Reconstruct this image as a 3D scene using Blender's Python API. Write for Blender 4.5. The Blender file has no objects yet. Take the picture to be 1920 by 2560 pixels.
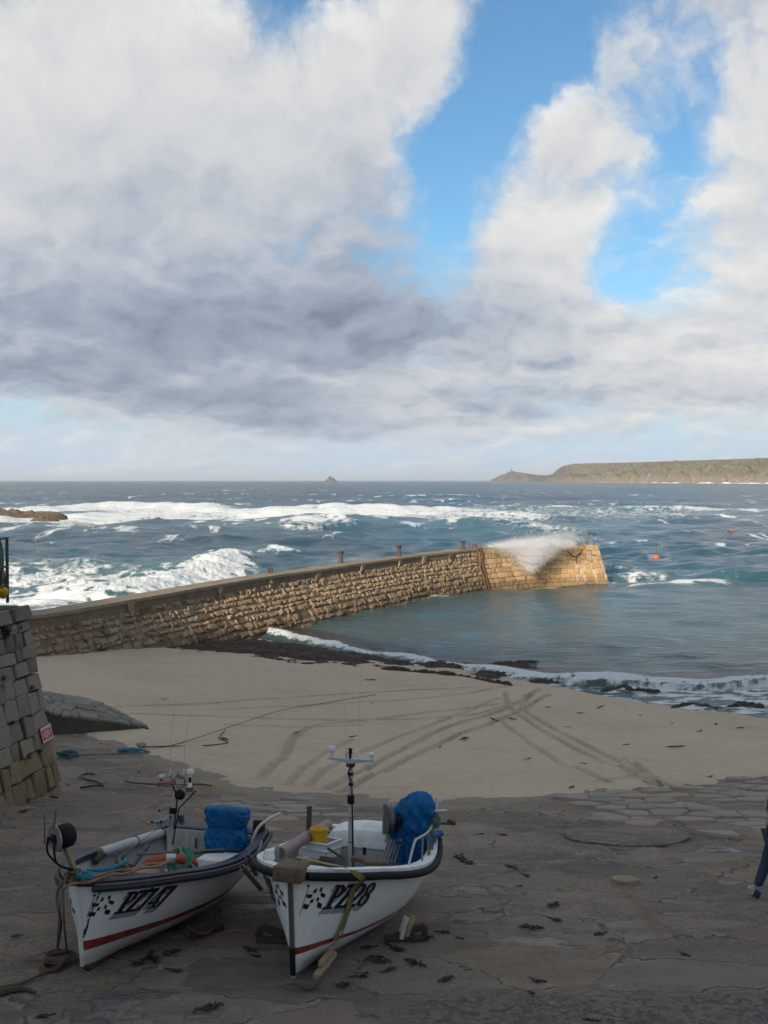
import bpy, bmesh, math, random
import numpy as np
from mathutils import Vector, Matrix, Quaternion
R = math.radians
rng = np.random.default_rng(7)
random.seed(7)
scene = bpy.context.scene
COL = scene.collection

# ------------------------------------------------------------------ camera
FPX = 2600.0                      # focal length in photograph pixels (1920 x 2560)
CAM_Z = 5.55                      # eye height above the slip under the bows; sea level is SEA
SEA = -4.0
PITCH = math.atan(80 / FPX)
cam_d = bpy.data.cameras.new('camera')
cam_d.sensor_fit = 'VERTICAL'
cam_d.sensor_height = 24.0
cam_d.lens = 24.0 * FPX / 2560
cam_d.clip_start = 0.1
cam_d.clip_end = 60000
cam = bpy.data.objects.new('camera', cam_d)
cam.location = (0, 0, CAM_Z)
cam.rotation_euler = (R(90) - PITCH, 0, 0)
COL.objects.link(cam)
scene.camera = cam

# ------------------------------------------------------------------ node helper
class NT:
    """small expression builder over a node tree"""
    def __init__(s, tree):
        s.t = tree
    def node(s, typ, **kw):
        n = s.t.nodes.new(typ)
        for k, v in kw.items():
            setattr(n, k, v)
        return n
    def put(s, sock, v):
        if hasattr(v, 'is_output'):
            s.t.links.new(v, sock)
        elif v is not None:
            if sock.type == 'RGBA' and not hasattr(v, '__len__'):
                v = (v, v, v, 1)
            elif sock.type == 'RGBA' and len(v) == 3:
                v = (*v, 1)
            sock.default_value = v
    def m(s, op, a, b=None, c=None, clamp=False):
        n = s.node('ShaderNodeMath', operation=op, use_clamp=clamp)
        for i, v in enumerate((a, b, c)):
            s.put(n.inputs[i], v) if v is not None else None
        return n.outputs[0]
    def add(s, *a):
        r = a[0]
        for x in a[1:]:
            r = s.m('ADD', r, x)
        return r
    def sub(s, a, b): return s.m('SUBTRACT', a, b)
    def mul(s, *a):
        r = a[0]
        for x in a[1:]:
            r = s.m('MULTIPLY', r, x)
        return r
    def vm(s, op, a, b=None, scale=None):
        n = s.node('ShaderNodeVectorMath', operation=op)
        s.put(n.inputs[0], a)
        if b is not None: s.put(n.inputs[1], b)
        if scale is not None: s.put(n.inputs['Scale'], scale)
        return n.outputs['Value'] if op in ('LENGTH', 'DOT_PRODUCT', 'DISTANCE') else n.outputs['Vector']
    def noise(s, vec=None, scale=5., detail=4., rough=.5, dist=0., color=False, lac=2.0):
        n = s.node('ShaderNodeTexNoise')
        if vec is not None: s.put(n.inputs['Vector'], vec)
        n.inputs['Scale'].default_value = scale
        n.inputs['Detail'].default_value = detail
        n.inputs['Roughness'].default_value = rough
        n.inputs['Lacunarity'].default_value = lac
        n.inputs['Distortion'].default_value = dist
        return n.outputs['Color' if color else 'Fac']
    def vor(s, vec=None, scale=5., feature='F1', out='Distance', rand=1.):
        n = s.node('ShaderNodeTexVoronoi', feature=feature)
        if vec is not None: s.put(n.inputs['Vector'], vec)
        n.inputs['Scale'].default_value = scale
        n.inputs['Randomness'].default_value = rand
        return n.outputs[out]
    def step(s, v, lo, hi, olo=0., ohi=1., smooth=True):
        n = s.node('ShaderNodeMapRange', interpolation_type='SMOOTHSTEP' if smooth else 'LINEAR')
        s.put(n.inputs['Value'], v)
        for k, x in (('From Min', lo), ('From Max', hi), ('To Min', olo), ('To Max', ohi)):
            s.put(n.inputs[k], x)
        return n.outputs['Result']
    def mix(s, f, a, b, blend='MIX'):
        n = s.node('ShaderNodeMix', data_type='RGBA', blend_type=blend)
        s.put(n.inputs['Factor'], f)
        s.put(n.inputs['A'], None); s.put(n.inputs[6], a); s.put(n.inputs[7], b)
        return n.outputs[2]
    def ramp(s, f, stops, interp='LINEAR'):
        n = s.node('ShaderNodeValToRGB')
        r = n.color_ramp; r.interpolation = interp
        while len(r.elements) < len(stops): r.elements.new(.5)
        for e, (p, c) in zip(r.elements, stops):
            e.position = p; e.color = (*c, 1) if len(c) == 3 else c
        s.put(n.inputs[0], f)
        return n.outputs[0]
    def xyz(s, v):
        n = s.node('ShaderNodeSeparateXYZ'); s.put(n.inputs[0], v); return n.outputs
    def comb(s, x, y, z):
        n = s.node('ShaderNodeCombineXYZ')
        for i, v in enumerate((x, y, z)): s.put(n.inputs[i], v)
        return n.outputs[0]

# ------------------------------------------------------------------ sun and sky
SUN_EL = R(17.5)
SUN_AZ = R(205.0)                  # compass style from +Y; the sun stands behind and a little left of the viewer
sun_dir = Vector((math.sin(SUN_AZ) * math.cos(SUN_EL), math.cos(SUN_AZ) * math.cos(SUN_EL), math.sin(SUN_EL)))
world = bpy.data.worlds.new('World')
scene.world = world
world.use_nodes = True
def build_sky(tree):
    tree.nodes.clear()
    k = NT(tree)
    out = k.node('ShaderNodeOutputWorld')
    bg = k.node('ShaderNodeBackground')
    sky = k.node('ShaderNodeTexSky', sky_type='NISHITA', sun_disc=False)
    sky.sun_elevation = SUN_EL
    sky.sun_rotation = SUN_AZ
    sky.air_density = 1.0; sky.dust_density = 0.6; sky.ozone_density = 2.0
    tc = k.node('ShaderNodeTexCoord')
    d = tc.outputs['Generated']
    x, y, z = k.xyz(d)
    zc = k.m('MAXIMUM', z, 0.0)
    az = k.m('ARCTAN2', x, y)
    el = k.m('ARCSINE', zc)
    # cloud coordinates: flatter towards the horizon
    g = k.mul(k.m('LOGARITHM', k.add(zc, 0.10), math.e), 0.46)
    p = k.comb(x, y, g)
    warp = k.vm('SCALE', k.vm('SUBTRACT', k.noise(p, 9.0, 5, .6, color=True), (.5, .5, .5)), scale=0.075)
    pw = k.vm('ADD', p, warp)
    off = (-0.010, 0.0, 0.026)
    def billow(v, sc, det, rough=.55):       # rounded lobes with creases between them
        return k.mul(k.m('ABSOLUTE', k.sub(k.noise(v, sc, det, rough), .5)), 3.6)
    n1 = k.noise(pw, 4.2, 10, .56)
    n1u = k.noise(k.vm('ADD', pw, (-.015, 0, .05)), 4.2, 5, .5); n1s = k.noise(pw, 4.2, 5, .5)
    b1 = billow(pw, 10., 6.); b1u = billow(k.vm('ADD', pw, off), 10., 4.)
    n2 = k.noise(k.vm('ADD', pw, (3.1, 1.7, .3)), 22.0, 6, .62)
    wx, wy, wz = k.xyz(warp)
    azw = k.add(az, k.mul(wx, .9)); elw = k.add(el, k.mul(wz, .9))
    def blobs(lst):
        acc = None
        for (u, v, rx, ry, rot, amp) in lst:      # picture-plane guide (1659 wide) turned into azimuth / elevation
            s = 1920 / 1659
            a0 = (u * s - 960) / FPX; e0 = (1200 - v * s) / FPX
            dx = k.sub(azw, a0); dy = k.sub(elw, e0)
            c, sn = math.cos(R(rot)), math.sin(R(rot))
            X = k.mul(k.add(k.mul(dx, c), k.mul(dy, sn)), FPX / (rx * s))
            Y = k.mul(k.add(k.mul(dx, -sn), k.mul(dy, c)), FPX / (ry * s))
            e = k.m('EXPONENT', k.mul(k.add(k.mul(X, X), k.mul(Y, Y)), -1.0))
            t = k.mul(e, amp)
            acc = t if acc is None else k.add(acc, t)
        return acc
    cover = blobs(COVER)
    dark = blobs(DARK)
    dens = k.add(k.mul(cover, .90), k.mul(k.sub(n1, .5), 2.5), k.mul(k.sub(b1, .36), .85), k.mul(k.sub(n2, .5), .35), .31)
    alpha = k.mul(k.step(dens, -.22, .66), .97)
    thick = k.step(dens, .15, 1.2)
    puff = k.add(k.mul(k.sub(n1s, n1u), .9), k.mul(k.sub(b1, b1u), k.step(el, .10, .24, .62, .34)))
    puff = k.mul(puff, k.step(dens, .2, 1.5, 1.0, PUFF_IN))
    light = k.add(.74, k.mul(puff, .9), k.mul(dark, -.56), k.mul(k.sub(.5, thick), .08), k.mul(k.sub(n1, .5), .30), k.mul(k.sub(n2, .5), .10))
    col = k.ramp(light, [(0.0, (.15, .18, .24)), (.30, (.265, .30, .365)), (.58, (.44, .455, .485)), (.80, (.555, .555, .545)), (1.0, (.69, .68, .655))])
    # low over the sea the far clouds fade into pale blue air
    far = k.step(el, 0.0, .085, 1.0, 0.0)
    col = k.mix(k.mul(far, .55), col, (.40, .47, .56, 1))
    base = k.vm('SCALE', sky.outputs[0], scale=SKY_STR)
    base = k.vm('MULTIPLY', base, (.70, .97, 1.08))
    base = k.mix(k.step(el, .0, .20, .95, 0.), base, (.40, .50, .62, 1))
    tot = k.mix(alpha, base, col)
    k.put(bg.inputs['Color'], k.vm('SCALE', tot, scale=1 / 0.1))
    bg.inputs['Strength'].default_value = 0.1
    k.put(out.inputs['Surface'], bg.outputs[0])
SKY_STR = 0.10
PUFF_IN = .40
COVER = [
    (200, 420, 480, 470, 0, .85), (700, 760, 560, 200, 8, .60), (250, 800, 560, 140, 0, .30),
    (925, 120, 100, 170, -28, .45), (740, 260, 130, 170, 0, .40),
    (1165, 520, 140, 200, -10, .50), (1210, 720, 300, 120, 0, .50),
    (1320, 250, 230, 100, 50, .50), (1640, 330, 150, 330, 0, .75), (1620, 20, 220, 110, 0, .75),
    (1560, 740, 300, 110, 0, .40),
    (670, 15, 200, 110, 24, -1.35), (1170, 80, 110, 150, -25, -1.0), (985, 330, 85, 150, -20, -1.05), (1060, 220, 95, 190, -30, -.75),
    (1345, 590, 75, 110, -10, -.8), (1440, 330, 80, 160, 0, -.40), (1450, 660, 110, 50, 0, -.45), (1230, 170, 110, 110, 0, -.35),
    (1000, 480, 60, 60, 0, -.4), (945, 790, 60, 22, 0, -.5), (60, 890, 160, 40, 0, -.5), (900, 890, 1500, 60, 0, .30), (900, 975, 1400, 25, 0, -.3), (350, 925, 200, 22, 0, -.3),
]
DARK = [
    (330, 730, 470, 140, -6, .80), (720, 680, 300, 170, 0, .50), (1020, 740, 260, 110, -12, .42),
    (560, 895, 420, 60, -4, .55), (60, 800, 200, 110, 0, .40), (1130, 860, 200, 40, 0, .40),
    (1600, 40, 240, 90, 0, .40), (1450, 850, 220, 40, 0, .25), (830, 440, 130, 150, 0, .28), (560, 440, 330, 200, 0, .22), (200, 420, 300, 120, 0, .10),
    (480, 790, 130, 22, 10, -.35), (700, 820, 140, 22, -6, -.35), (150, 760, 160, 30, 10, -.3), (1050, 820, 130, 22, 0, -.3), (300, 920, 150, 16, 0, -.35), (900, 880, 140, 20, 0, -.3),
    (1150, 480, 130, 150, 0, -.12), (420, 20, 120, 120, 0, -.12),
]
build_sky(world.node_tree)
world.cycles.sampling_method = 'MANUAL'
world.cycles.sample_map_resolution = 1024
sun_d = bpy.data.lights.new('sun', 'SUN')
sun_d.energy = 4.6
sun_d.angle = R(0.6)
sun_d.color = (1.0, .86, .68)
sun = bpy.data.objects.new('sun', sun_d)
sun.rotation_euler = (-sun_dir).to_track_quat('-Z', 'Y').to_euler()
sun.location = (-30, -60, 60)
COL.objects.link(sun)
vs = scene.view_settings
vs.view_transform = 'Standard'; vs.look = 'None'; vs.exposure = 0.45; vs.gamma = 1.0; vs.use_curve_mapping = False
scene.cycles.use_denoising = True
scene.cycles.volume_max_steps = 256
scene.cycles.max_bounces = 8
scene.cycles.volume_bounces = 5

# ------------------------------------------------------------------ helpers
_ct, _st = math.cos(PITCH), math.sin(PITCH)
def ray(px, py):
    a = (px - 960) / FPX; b = -(py - 1280) / FPX
    return Vector((a, _ct + b * _st, -_st + b * _ct))
def PZ(px, py, z):                     # photograph pixel -> point at height z
    d = ray(px, py); s = (z - CAM_Z) / d.z
    return Vector((d.x * s, d.y * s, z))
def PY(px, py, y):                     # photograph pixel -> point at distance y
    d = ray(px, py); s = y / d.y
    return Vector((d.x * s, y, CAM_Z + d.z * s))

def _hash(ix, iy, seed):
    h = (ix.astype(np.int64) * 374761393 + iy.astype(np.int64) * 668265263 + seed * 974634777) & 0xffffffff
    h = ((h ^ (h >> 13)) * 1274126177) & 0xffffffff
    return ((h ^ (h >> 16)) & 0xffff) / 65535.0
def vnoise(x, y, seed=0):
    x = np.asarray(x, float); y = np.asarray(y, float)
    ix = np.floor(x); iy = np.floor(y); fx = x - ix; fy = y - iy
    ux = fx * fx * fx * (fx * (fx * 6 - 15) + 10); uy = fy * fy * fy * (fy * (fy * 6 - 15) + 10)
    def g(a, b):
        t = _hash(ix + a, iy + b, seed) * 6.2831853
        return np.cos(t) * (fx - a) + np.sin(t) * (fy - b)
    return (g(0, 0) * (1 - ux) + g(1, 0) * ux) * (1 - uy) + (g(0, 1) * (1 - ux) + g(1, 1) * ux) * uy
def fbm(x, y, octs=4, seed=0, gain=.5):
    x = np.asarray(x, float); y = np.asarray(y, float)
    r = 0; a = 1.
    for i in range(octs):
        r = r + a * vnoise(x, y, seed + i * 13); x = x * 2.03 + 7.1; y = y * 2.03 + 3.7; a *= gain
    return r
def sstep(x, a, b):
    t = np.clip((np.asarray(x, float) - a) / (b - a), 0, 1); return t * t * (3 - 2 * t)
def catmull(pts, n=8):
    pts = [Vector(p) for p in pts]
    if len(pts) < 3: return pts
    P = [pts[0] * 2 - pts[1]] + pts + [pts[-1] * 2 - pts[-2]]
    out = []
    for i in range(1, len(P) - 2):
        a, b, c, d = P[i - 1:i + 3]
        for j in range(n):
            t = j / n
            out.append(.5 * ((2 * b) + (c - a) * t + (2 * a - 5 * b + 4 * c - d) * t * t + (3 * b - a - 3 * c + d) * t ** 3))
    out.append(pts[-1]); return out
def polydist(X, Y, pts):
    """distance, signed side and arclength to a polyline (numpy)"""
    best = np.full(np.shape(X), 1e9); side = np.zeros(np.shape(X)); arc = np.zeros(np.shape(X)); s0 = 0
    for (ax, ay), (bx, by) in zip(pts[:-1], pts[1:]):
        dx, dy = bx - ax, by - ay; L = math.hypot(dx, dy)
        t = np.clip(((X - ax) * dx + (Y - ay) * dy) / (L * L), 0, 1)
        qx = X - ax - t * dx; qy = Y - ay - t * dy
        dd = np.hypot(qx, qy); m = dd < best
        best = np.where(m, dd, best); side = np.where(m, np.sign(dx * qy - dy * qx), side); arc = np.where(m, s0 + t * L, arc)
        s0 += L
    return best, side, arc

def link(o, parent=None):
    COL.objects.link(o)
    if parent is not None: o.parent = parent
    return o
def mesh_np(name, verts, faces, mat, parent=None, smooth=True, attrs=None, sharp=None):
    me = bpy.data.meshes.new(name)
    verts = np.asarray(verts, np.float32); faces = np.asarray(faces, np.int32)
    nf, k = faces.shape
    me.vertices.add(len(verts)); me.vertices.foreach_set('co', verts.ravel())
    me.loops.add(nf * k); me.loops.foreach_set('vertex_index', faces.ravel())
    me.polygons.add(nf); me.polygons.foreach_set('loop_start', np.arange(0, nf * k, k, dtype=np.int32))
    me.polygons.foreach_set('loop_total', np.full(nf, k, np.int32))
    me.update(calc_edges=True)
    if smooth: me.polygons.foreach_set('use_smooth', np.ones(nf, bool))
    for nm, v in (attrs or {}).items():
        a = me.attributes.new(nm, 'FLOAT', 'POINT'); a.data.foreach_set('value', np.asarray(v, np.float32).ravel())
    if sharp: me.set_sharp_from_angle(angle=R(sharp))
    if mat: me.materials.append(mat)
    return link(bpy.data.objects.new(name, me), parent)
def gridfaces(nr, nc):
    i = np.arange(nr - 1)[:, None] * nc + np.arange(nc - 1)[None, :]
    return np.stack([i, i + 1, i + nc + 1, i + nc], -1).reshape(-1, 4)
def obj(name, bm, mat, parent=None, sharp=38, M=None):
    me = bpy.data.meshes.new(name)
    bmesh.ops.recalc_face_normals(bm, faces=bm.faces[:])
    bm.to_mesh(me); bm.free()
    me.polygons.foreach_set('use_smooth', np.ones(len(me.polygons), bool))
    if sharp: me.set_sharp_from_angle(angle=R(sharp))
    if mat: me.materials.append(mat)
    o = link(bpy.data.objects.new(name, me), parent)
    if M is not None: o.matrix_world = M
    return o
def tag(o, label=None, cat=None, group=None, kind=None):
    if label: o['label'] = label
    if cat: o['category'] = cat
    if group: o['group'] = group
    if kind: o['kind'] = kind
    return o
def empty(name, M, label=None, cat=None, group=None):
    o = bpy.data.objects.new(name, None); o.empty_display_size = .2
    if not isinstance(M, Matrix): M = Matrix.Translation(M)
    COL.objects.link(o); o.matrix_world = M
    return tag(o, label, cat, group)
def box(bm, c, s, rot=None, bev=0., seg=2):
    q = rot.to_quaternion() if isinstance(rot, Matrix) else (rot or Quaternion())
    r = bmesh.ops.create_cube(bm, size=1, matrix=Matrix.LocRotScale(Vector(c), q, Vector(s)))
    if bev:
        es = list({e for v in r['verts'] for e in v.link_edges})
        bmesh.ops.bevel(bm, geom=es, offset=bev, segments=seg, affect='EDGES', profile=.5)
    return bm
def tube(bm, pts, r, n=8, caps=True, ell=1.0):
    pts = [Vector(p) for p in pts]
    rr = [float(q) for q in r] if hasattr(r, '__len__') else [float(r)] * len(pts)
    if len(rr) != len(pts): rr = [float(q) for q in np.interp(np.linspace(0, 1, len(pts)), np.linspace(0, 1, len(rr)), rr)]
    rings = []; nrm = None
    for i, p in enumerate(pts):
        t = (pts[min(i + 1, len(pts) - 1)] - pts[max(i - 1, 0)])
        t = t.normalized() if t.length > 1e-9 else Vector((0, 0, 1))
        if nrm is None:
            nrm = t.orthogonal().normalized()
        nrm = (nrm - t * nrm.dot(t)).normalized(); b = t.cross(nrm)
        rings.append([bm.verts.new(p + rr[i] * (math.cos(2 * math.pi * k / n) * nrm + ell * math.sin(2 * math.pi * k / n) * b)) for k in range(n)])
    for a, b in zip(rings[:-1], rings[1:]):
        for k in range(n): bm.faces.new((a[k], a[(k + 1) % n], b[(k + 1) % n], b[k]))
    if caps and n > 2:
        bm.faces.new(rings[0][::-1]); bm.faces.new(rings[-1])
    return bm
def lathe(bm, prof, M=None, n=16):
    M = M or Matrix(); rings = []
    for r, z in prof:
        if r < 1e-6: rings.append([bm.verts.new(M @ Vector((0, 0, z)))])
        else: rings.append([bm.verts.new(M @ Vector((r * math.cos(2 * math.pi * k / n), r * math.sin(2 * math.pi * k / n), z))) for k in range(n)])
    for a, b in zip(rings[:-1], rings[1:]):
        for k in range(n):
            k2 = (k + 1) % n
            if len(a) == 1 and len(b) == 1: continue
            if len(a) == 1: bm.faces.new((a[0], b[k2], b[k]))
            elif len(b) == 1: bm.faces.new((a[k], a[k2], b[0]))
            else: bm.faces.new((a[k], a[k2], b[k2], b[k]))
    if len(rings[0]) > 1: bm.faces.new(rings[0][::-1])
    if len(rings[-1]) > 1: bm.faces.new(rings[-1])
    return bm
def loft(bm, rings, caps=True, closed=True):
    vr = [[bm.verts.new(p) for p in r] for r in rings]; n = len(rings[0])
    for a, b in zip(vr[:-1], vr[1:]):
        for k in range(n if closed else n - 1): bm.faces.new((a[k], a[(k + 1) % n], b[(k + 1) % n], b[k]))
    if caps: bm.faces.new(vr[0][::-1]); bm.faces.new(vr[-1])
    return bm
BM = bmesh.new
def align(p, d, up=(0, 0, 1)):
    """matrix at p whose z axis runs along d"""
    return Matrix.Translation(Vector(p)) @ Vector(d).to_track_quat('Z', 'Y').to_matrix().to_4x4()

# ------------------------------------------------------------------ materials
MATS = {}
def material(name, fn=None, **kw):
    if name in MATS: return MATS[name]
    m = bpy.data.materials.new(name); m.use_nodes = True
    t = m.node_tree; b = t.nodes['Principled BSDF']; k = NT(t)
    for a, v in kw.items():
        k.put(b.inputs[a.replace('_', ' ')], v)
    if fn: fn(k, b, t.nodes['Material Output'])
    MATS[name] = m; return m
def bump(k, b, h, strength=.4, dist=.02):
    n = k.node('ShaderNodeBump'); n.inputs['Strength'].default_value = strength; n.inputs['Distance'].default_value = dist
    k.put(n.inputs['Height'], h); k.put(b.inputs['Normal'], n.outputs[0])
def oc(k): return k.node('ShaderNodeTexCoord').outputs['Object']
def wc(k): return k.node('ShaderNodeNewGeometry').outputs['Position']
def orand(k): return k.node('ShaderNodeObjectInfo').outputs['Random']
def attr(k, name):
    n = k.node('ShaderNodeAttribute'); n.attribute_name = name; return n.outputs['Fac']
def worn(name, col, col2=None, rough=.5, scale=9., amt=.35, metallic=0., bmp=.15, spec=.4, dirt=None):
    """paint / plastic / wood with dirt and slight relief"""
    c2 = col2 or tuple(c * .55 for c in col)
    def f(k, b, o):
        v = oc(k)
        n1 = k.noise(v, scale, 6, .6); n2 = k.noise(v, scale * 6, 4, .6)
        c = k.mix(k.mul(k.step(n1, .42, .72), amt), col, c2)
        c = k.mix(k.mul(k.step(n2, .55, .8), amt * .5), c, c2)
        if dirt: c = k.mix(k.mul(k.step(k.noise(k.vm('MULTIPLY', v, (1, 1, .25)), scale * 1.5, 5, .6), .5, .75), .5), c, dirt)
        k.put(b.inputs['Base Color'], c)
        k.put(b.inputs['Roughness'], k.step(n1, .2, .8, rough - .08, rough + .12))
        b.inputs['Metallic'].default_value = metallic
        b.inputs['Specular IOR Level'].default_value = spec
        bump(k, b, n2, bmp, .01)
    return material(name, f)
def stone_mat(name, cols, speck=.25, wet=None, bscale=7., bstr=.6, lichen=None, objrand=True):
    def f(k, b, o):
        w = wc(k); r = orand(k)
        vv = k.vm('ADD', w, k.comb(k.mul(r, 37.), k.mul(r, 11.), 0)) if objrand else w
        n = k.noise(vv, 1.3, 4, .6)
        f1 = k.add(k.mul(n, .55), k.mul(r, .5)) if objrand else n
        st = [(i / (len(cols) - 1) * .7 + .15, c) for i, c in enumerate(cols)]
        c = k.ramp(f1, st)
        sp = k.noise(vv, 42., 3, .7)
        c = k.mix(k.mul(k.step(sp, .5, .75), speck), c, (.07, .06, .05, 1))
        c = k.mix(k.mul(k.step(sp, .48, .25), speck), c, (.55, .5, .44, 1))
        if lichen: c = k.mix(k.mul(k.step(k.noise(w, .9, 5, .65), .52, .7), .6), c, lichen)
        rough = .85
        if wet:                                    # dark wet band up from the water line / sand
            z = k.xyz(w)[2]
            wv = k.step(k.add(z, k.mul(k.sub(k.noise(w, .6, 4, .6), .5), 1.2)), wet[0], wet[1], 1., 0.)
            c = k.mix(k.mul(wv, .8), c, k.mix(1.0, c, wet[2], 'MULTIPLY'))
        k.put(b.inputs['Base Color'], c)
        b.inputs['Roughness'].default_value = rough
        b.inputs['Specular IOR Level'].default_value = .25
        h = k.add(k.noise(vv, bscale, 6, .62), k.mul(k.noise(vv, bscale * 5, 4, .6), .35))
        bump(k, b, h, bstr, .07)
    return material(name, f)

# ------------------------------------------------------------------ slipway and sand heights
def zslip(Y):
    Y = np.asarray(Y, float)
    return np.where(Y < 23, -(Y - 12) / 8, -1.375 - (Y - 23) * .085)
def on_slip(px, py):
    d = ray(px, py); Y = 15.
    for _ in range(40): Y = (float(zslip(Y)) - CAM_Z) / d.z * d.y
    return Vector((d.x / d.y * Y, Y, float(zslip(Y))))
edge_px = [(60, 1800), (180, 1822), (290, 1850), (440, 1905), (590, 1947), (700, 1964), (800, 1977), (1000, 1991), (1200, 1987), (1400, 1975), (1550, 1963), (1700, 1954), (1920, 1928)]
edge = [on_slip(*p) for p in edge_px]
ex = np.array([p.x for p in edge]); ey = np.array([p.y for p in edge])
ex = np.r_[-30, ex, 30]; ey = np.r_[ey[0] + 2, ey, ey[-1] + 3]
def Yb(X): return np.interp(X, ex, ey) + .22 * fbm(np.asarray(X) * 1.1, np.asarray(X) * 0 + 3.3, 4, 5)
shore_px = [(655, 1592), (760, 1612), (880, 1630), (1000, 1648), (1130, 1662), (1260, 1685), (1400, 1712), (1560, 1740), (1700, 1760), (1920, 1782)]
ctrl = [(*p[:2], p[2] - .0) for p in edge] + [(*PZ(a, b, SEA)[:2], SEA) for a, b in shore_px]
ctrl += [(-15.4, 46, -2.43), (-12.8, 50.5, -2.78), (-10.6, 56.5, -3.45), (-22, 40, -1.9), (-20, 48, -2.2), (-16, 60, -3.2), (-24, 30, -1.5), *[tuple(PZ(*q)) for q in ((900, 1690, -3.3), (1100, 1720, -3.35), (1300, 1760, -3.3), (1500, 1800, -3.35), (1700, 1825, -3.4), (1900, 1840, -3.45))], (25, 28, -1.9), (26, 37, -4.0), (16, 60, -5.5), (4, 66, -5.5), (-4, 72, -5.2)]
ctrl = np.array(ctrl)
def _tps(r): return np.where(r > 1e-9, r * r * np.log(np.maximum(r, 1e-9)), 0)
_d = np.hypot(ctrl[:, None, 0] - ctrl[None, :, 0], ctrl[:, None, 1] - ctrl[None, :, 1])
_n = len(ctrl); _A = np.zeros((_n + 3, _n + 3)); _A[:_n, :_n] = _tps(_d) + np.eye(_n) * 2.
_A[:_n, _n] = 1; _A[:_n, _n + 1:] = ctrl[:, :2]; _A[_n:, :_n] = _A[:_n, _n:].T
_w = np.linalg.solve(_A, np.r_[ctrl[:, 2], 0, 0, 0])
def zsand0(X, Y):
    X = np.asarray(X, float); Y = np.asarray(Y, float)
    z = _w[_n] + _w[_n + 1] * X + _w[_n + 2] * Y
    for i in range(_n): z = z + _w[i] * _tps(np.hypot(X - ctrl[i, 0], Y - ctrl[i, 1]))
    b = Y - Yb(X)
    zb = zslip(Y) + .012
    return np.where(b < 2.5, zb + (np.maximum(z, zb) - zb) * sstep(b, 0, 2.5) + np.minimum(b, 0) * .10 + .02 * sstep(b, -.1, .5), np.where(z > zb - 3, z, zb - 3))
def on_sand(px, py):
    d = ray(px, py); Y = 32.
    for _ in range(60): Y = .5 * Y + .5 * (float(zsand0(d.x / d.y * Y, Y)) - CAM_Z) / d.z * d.y
    return Vector((d.x / d.y * Y, Y, float(zsand0(d.x / d.y * Y, Y))))

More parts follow.
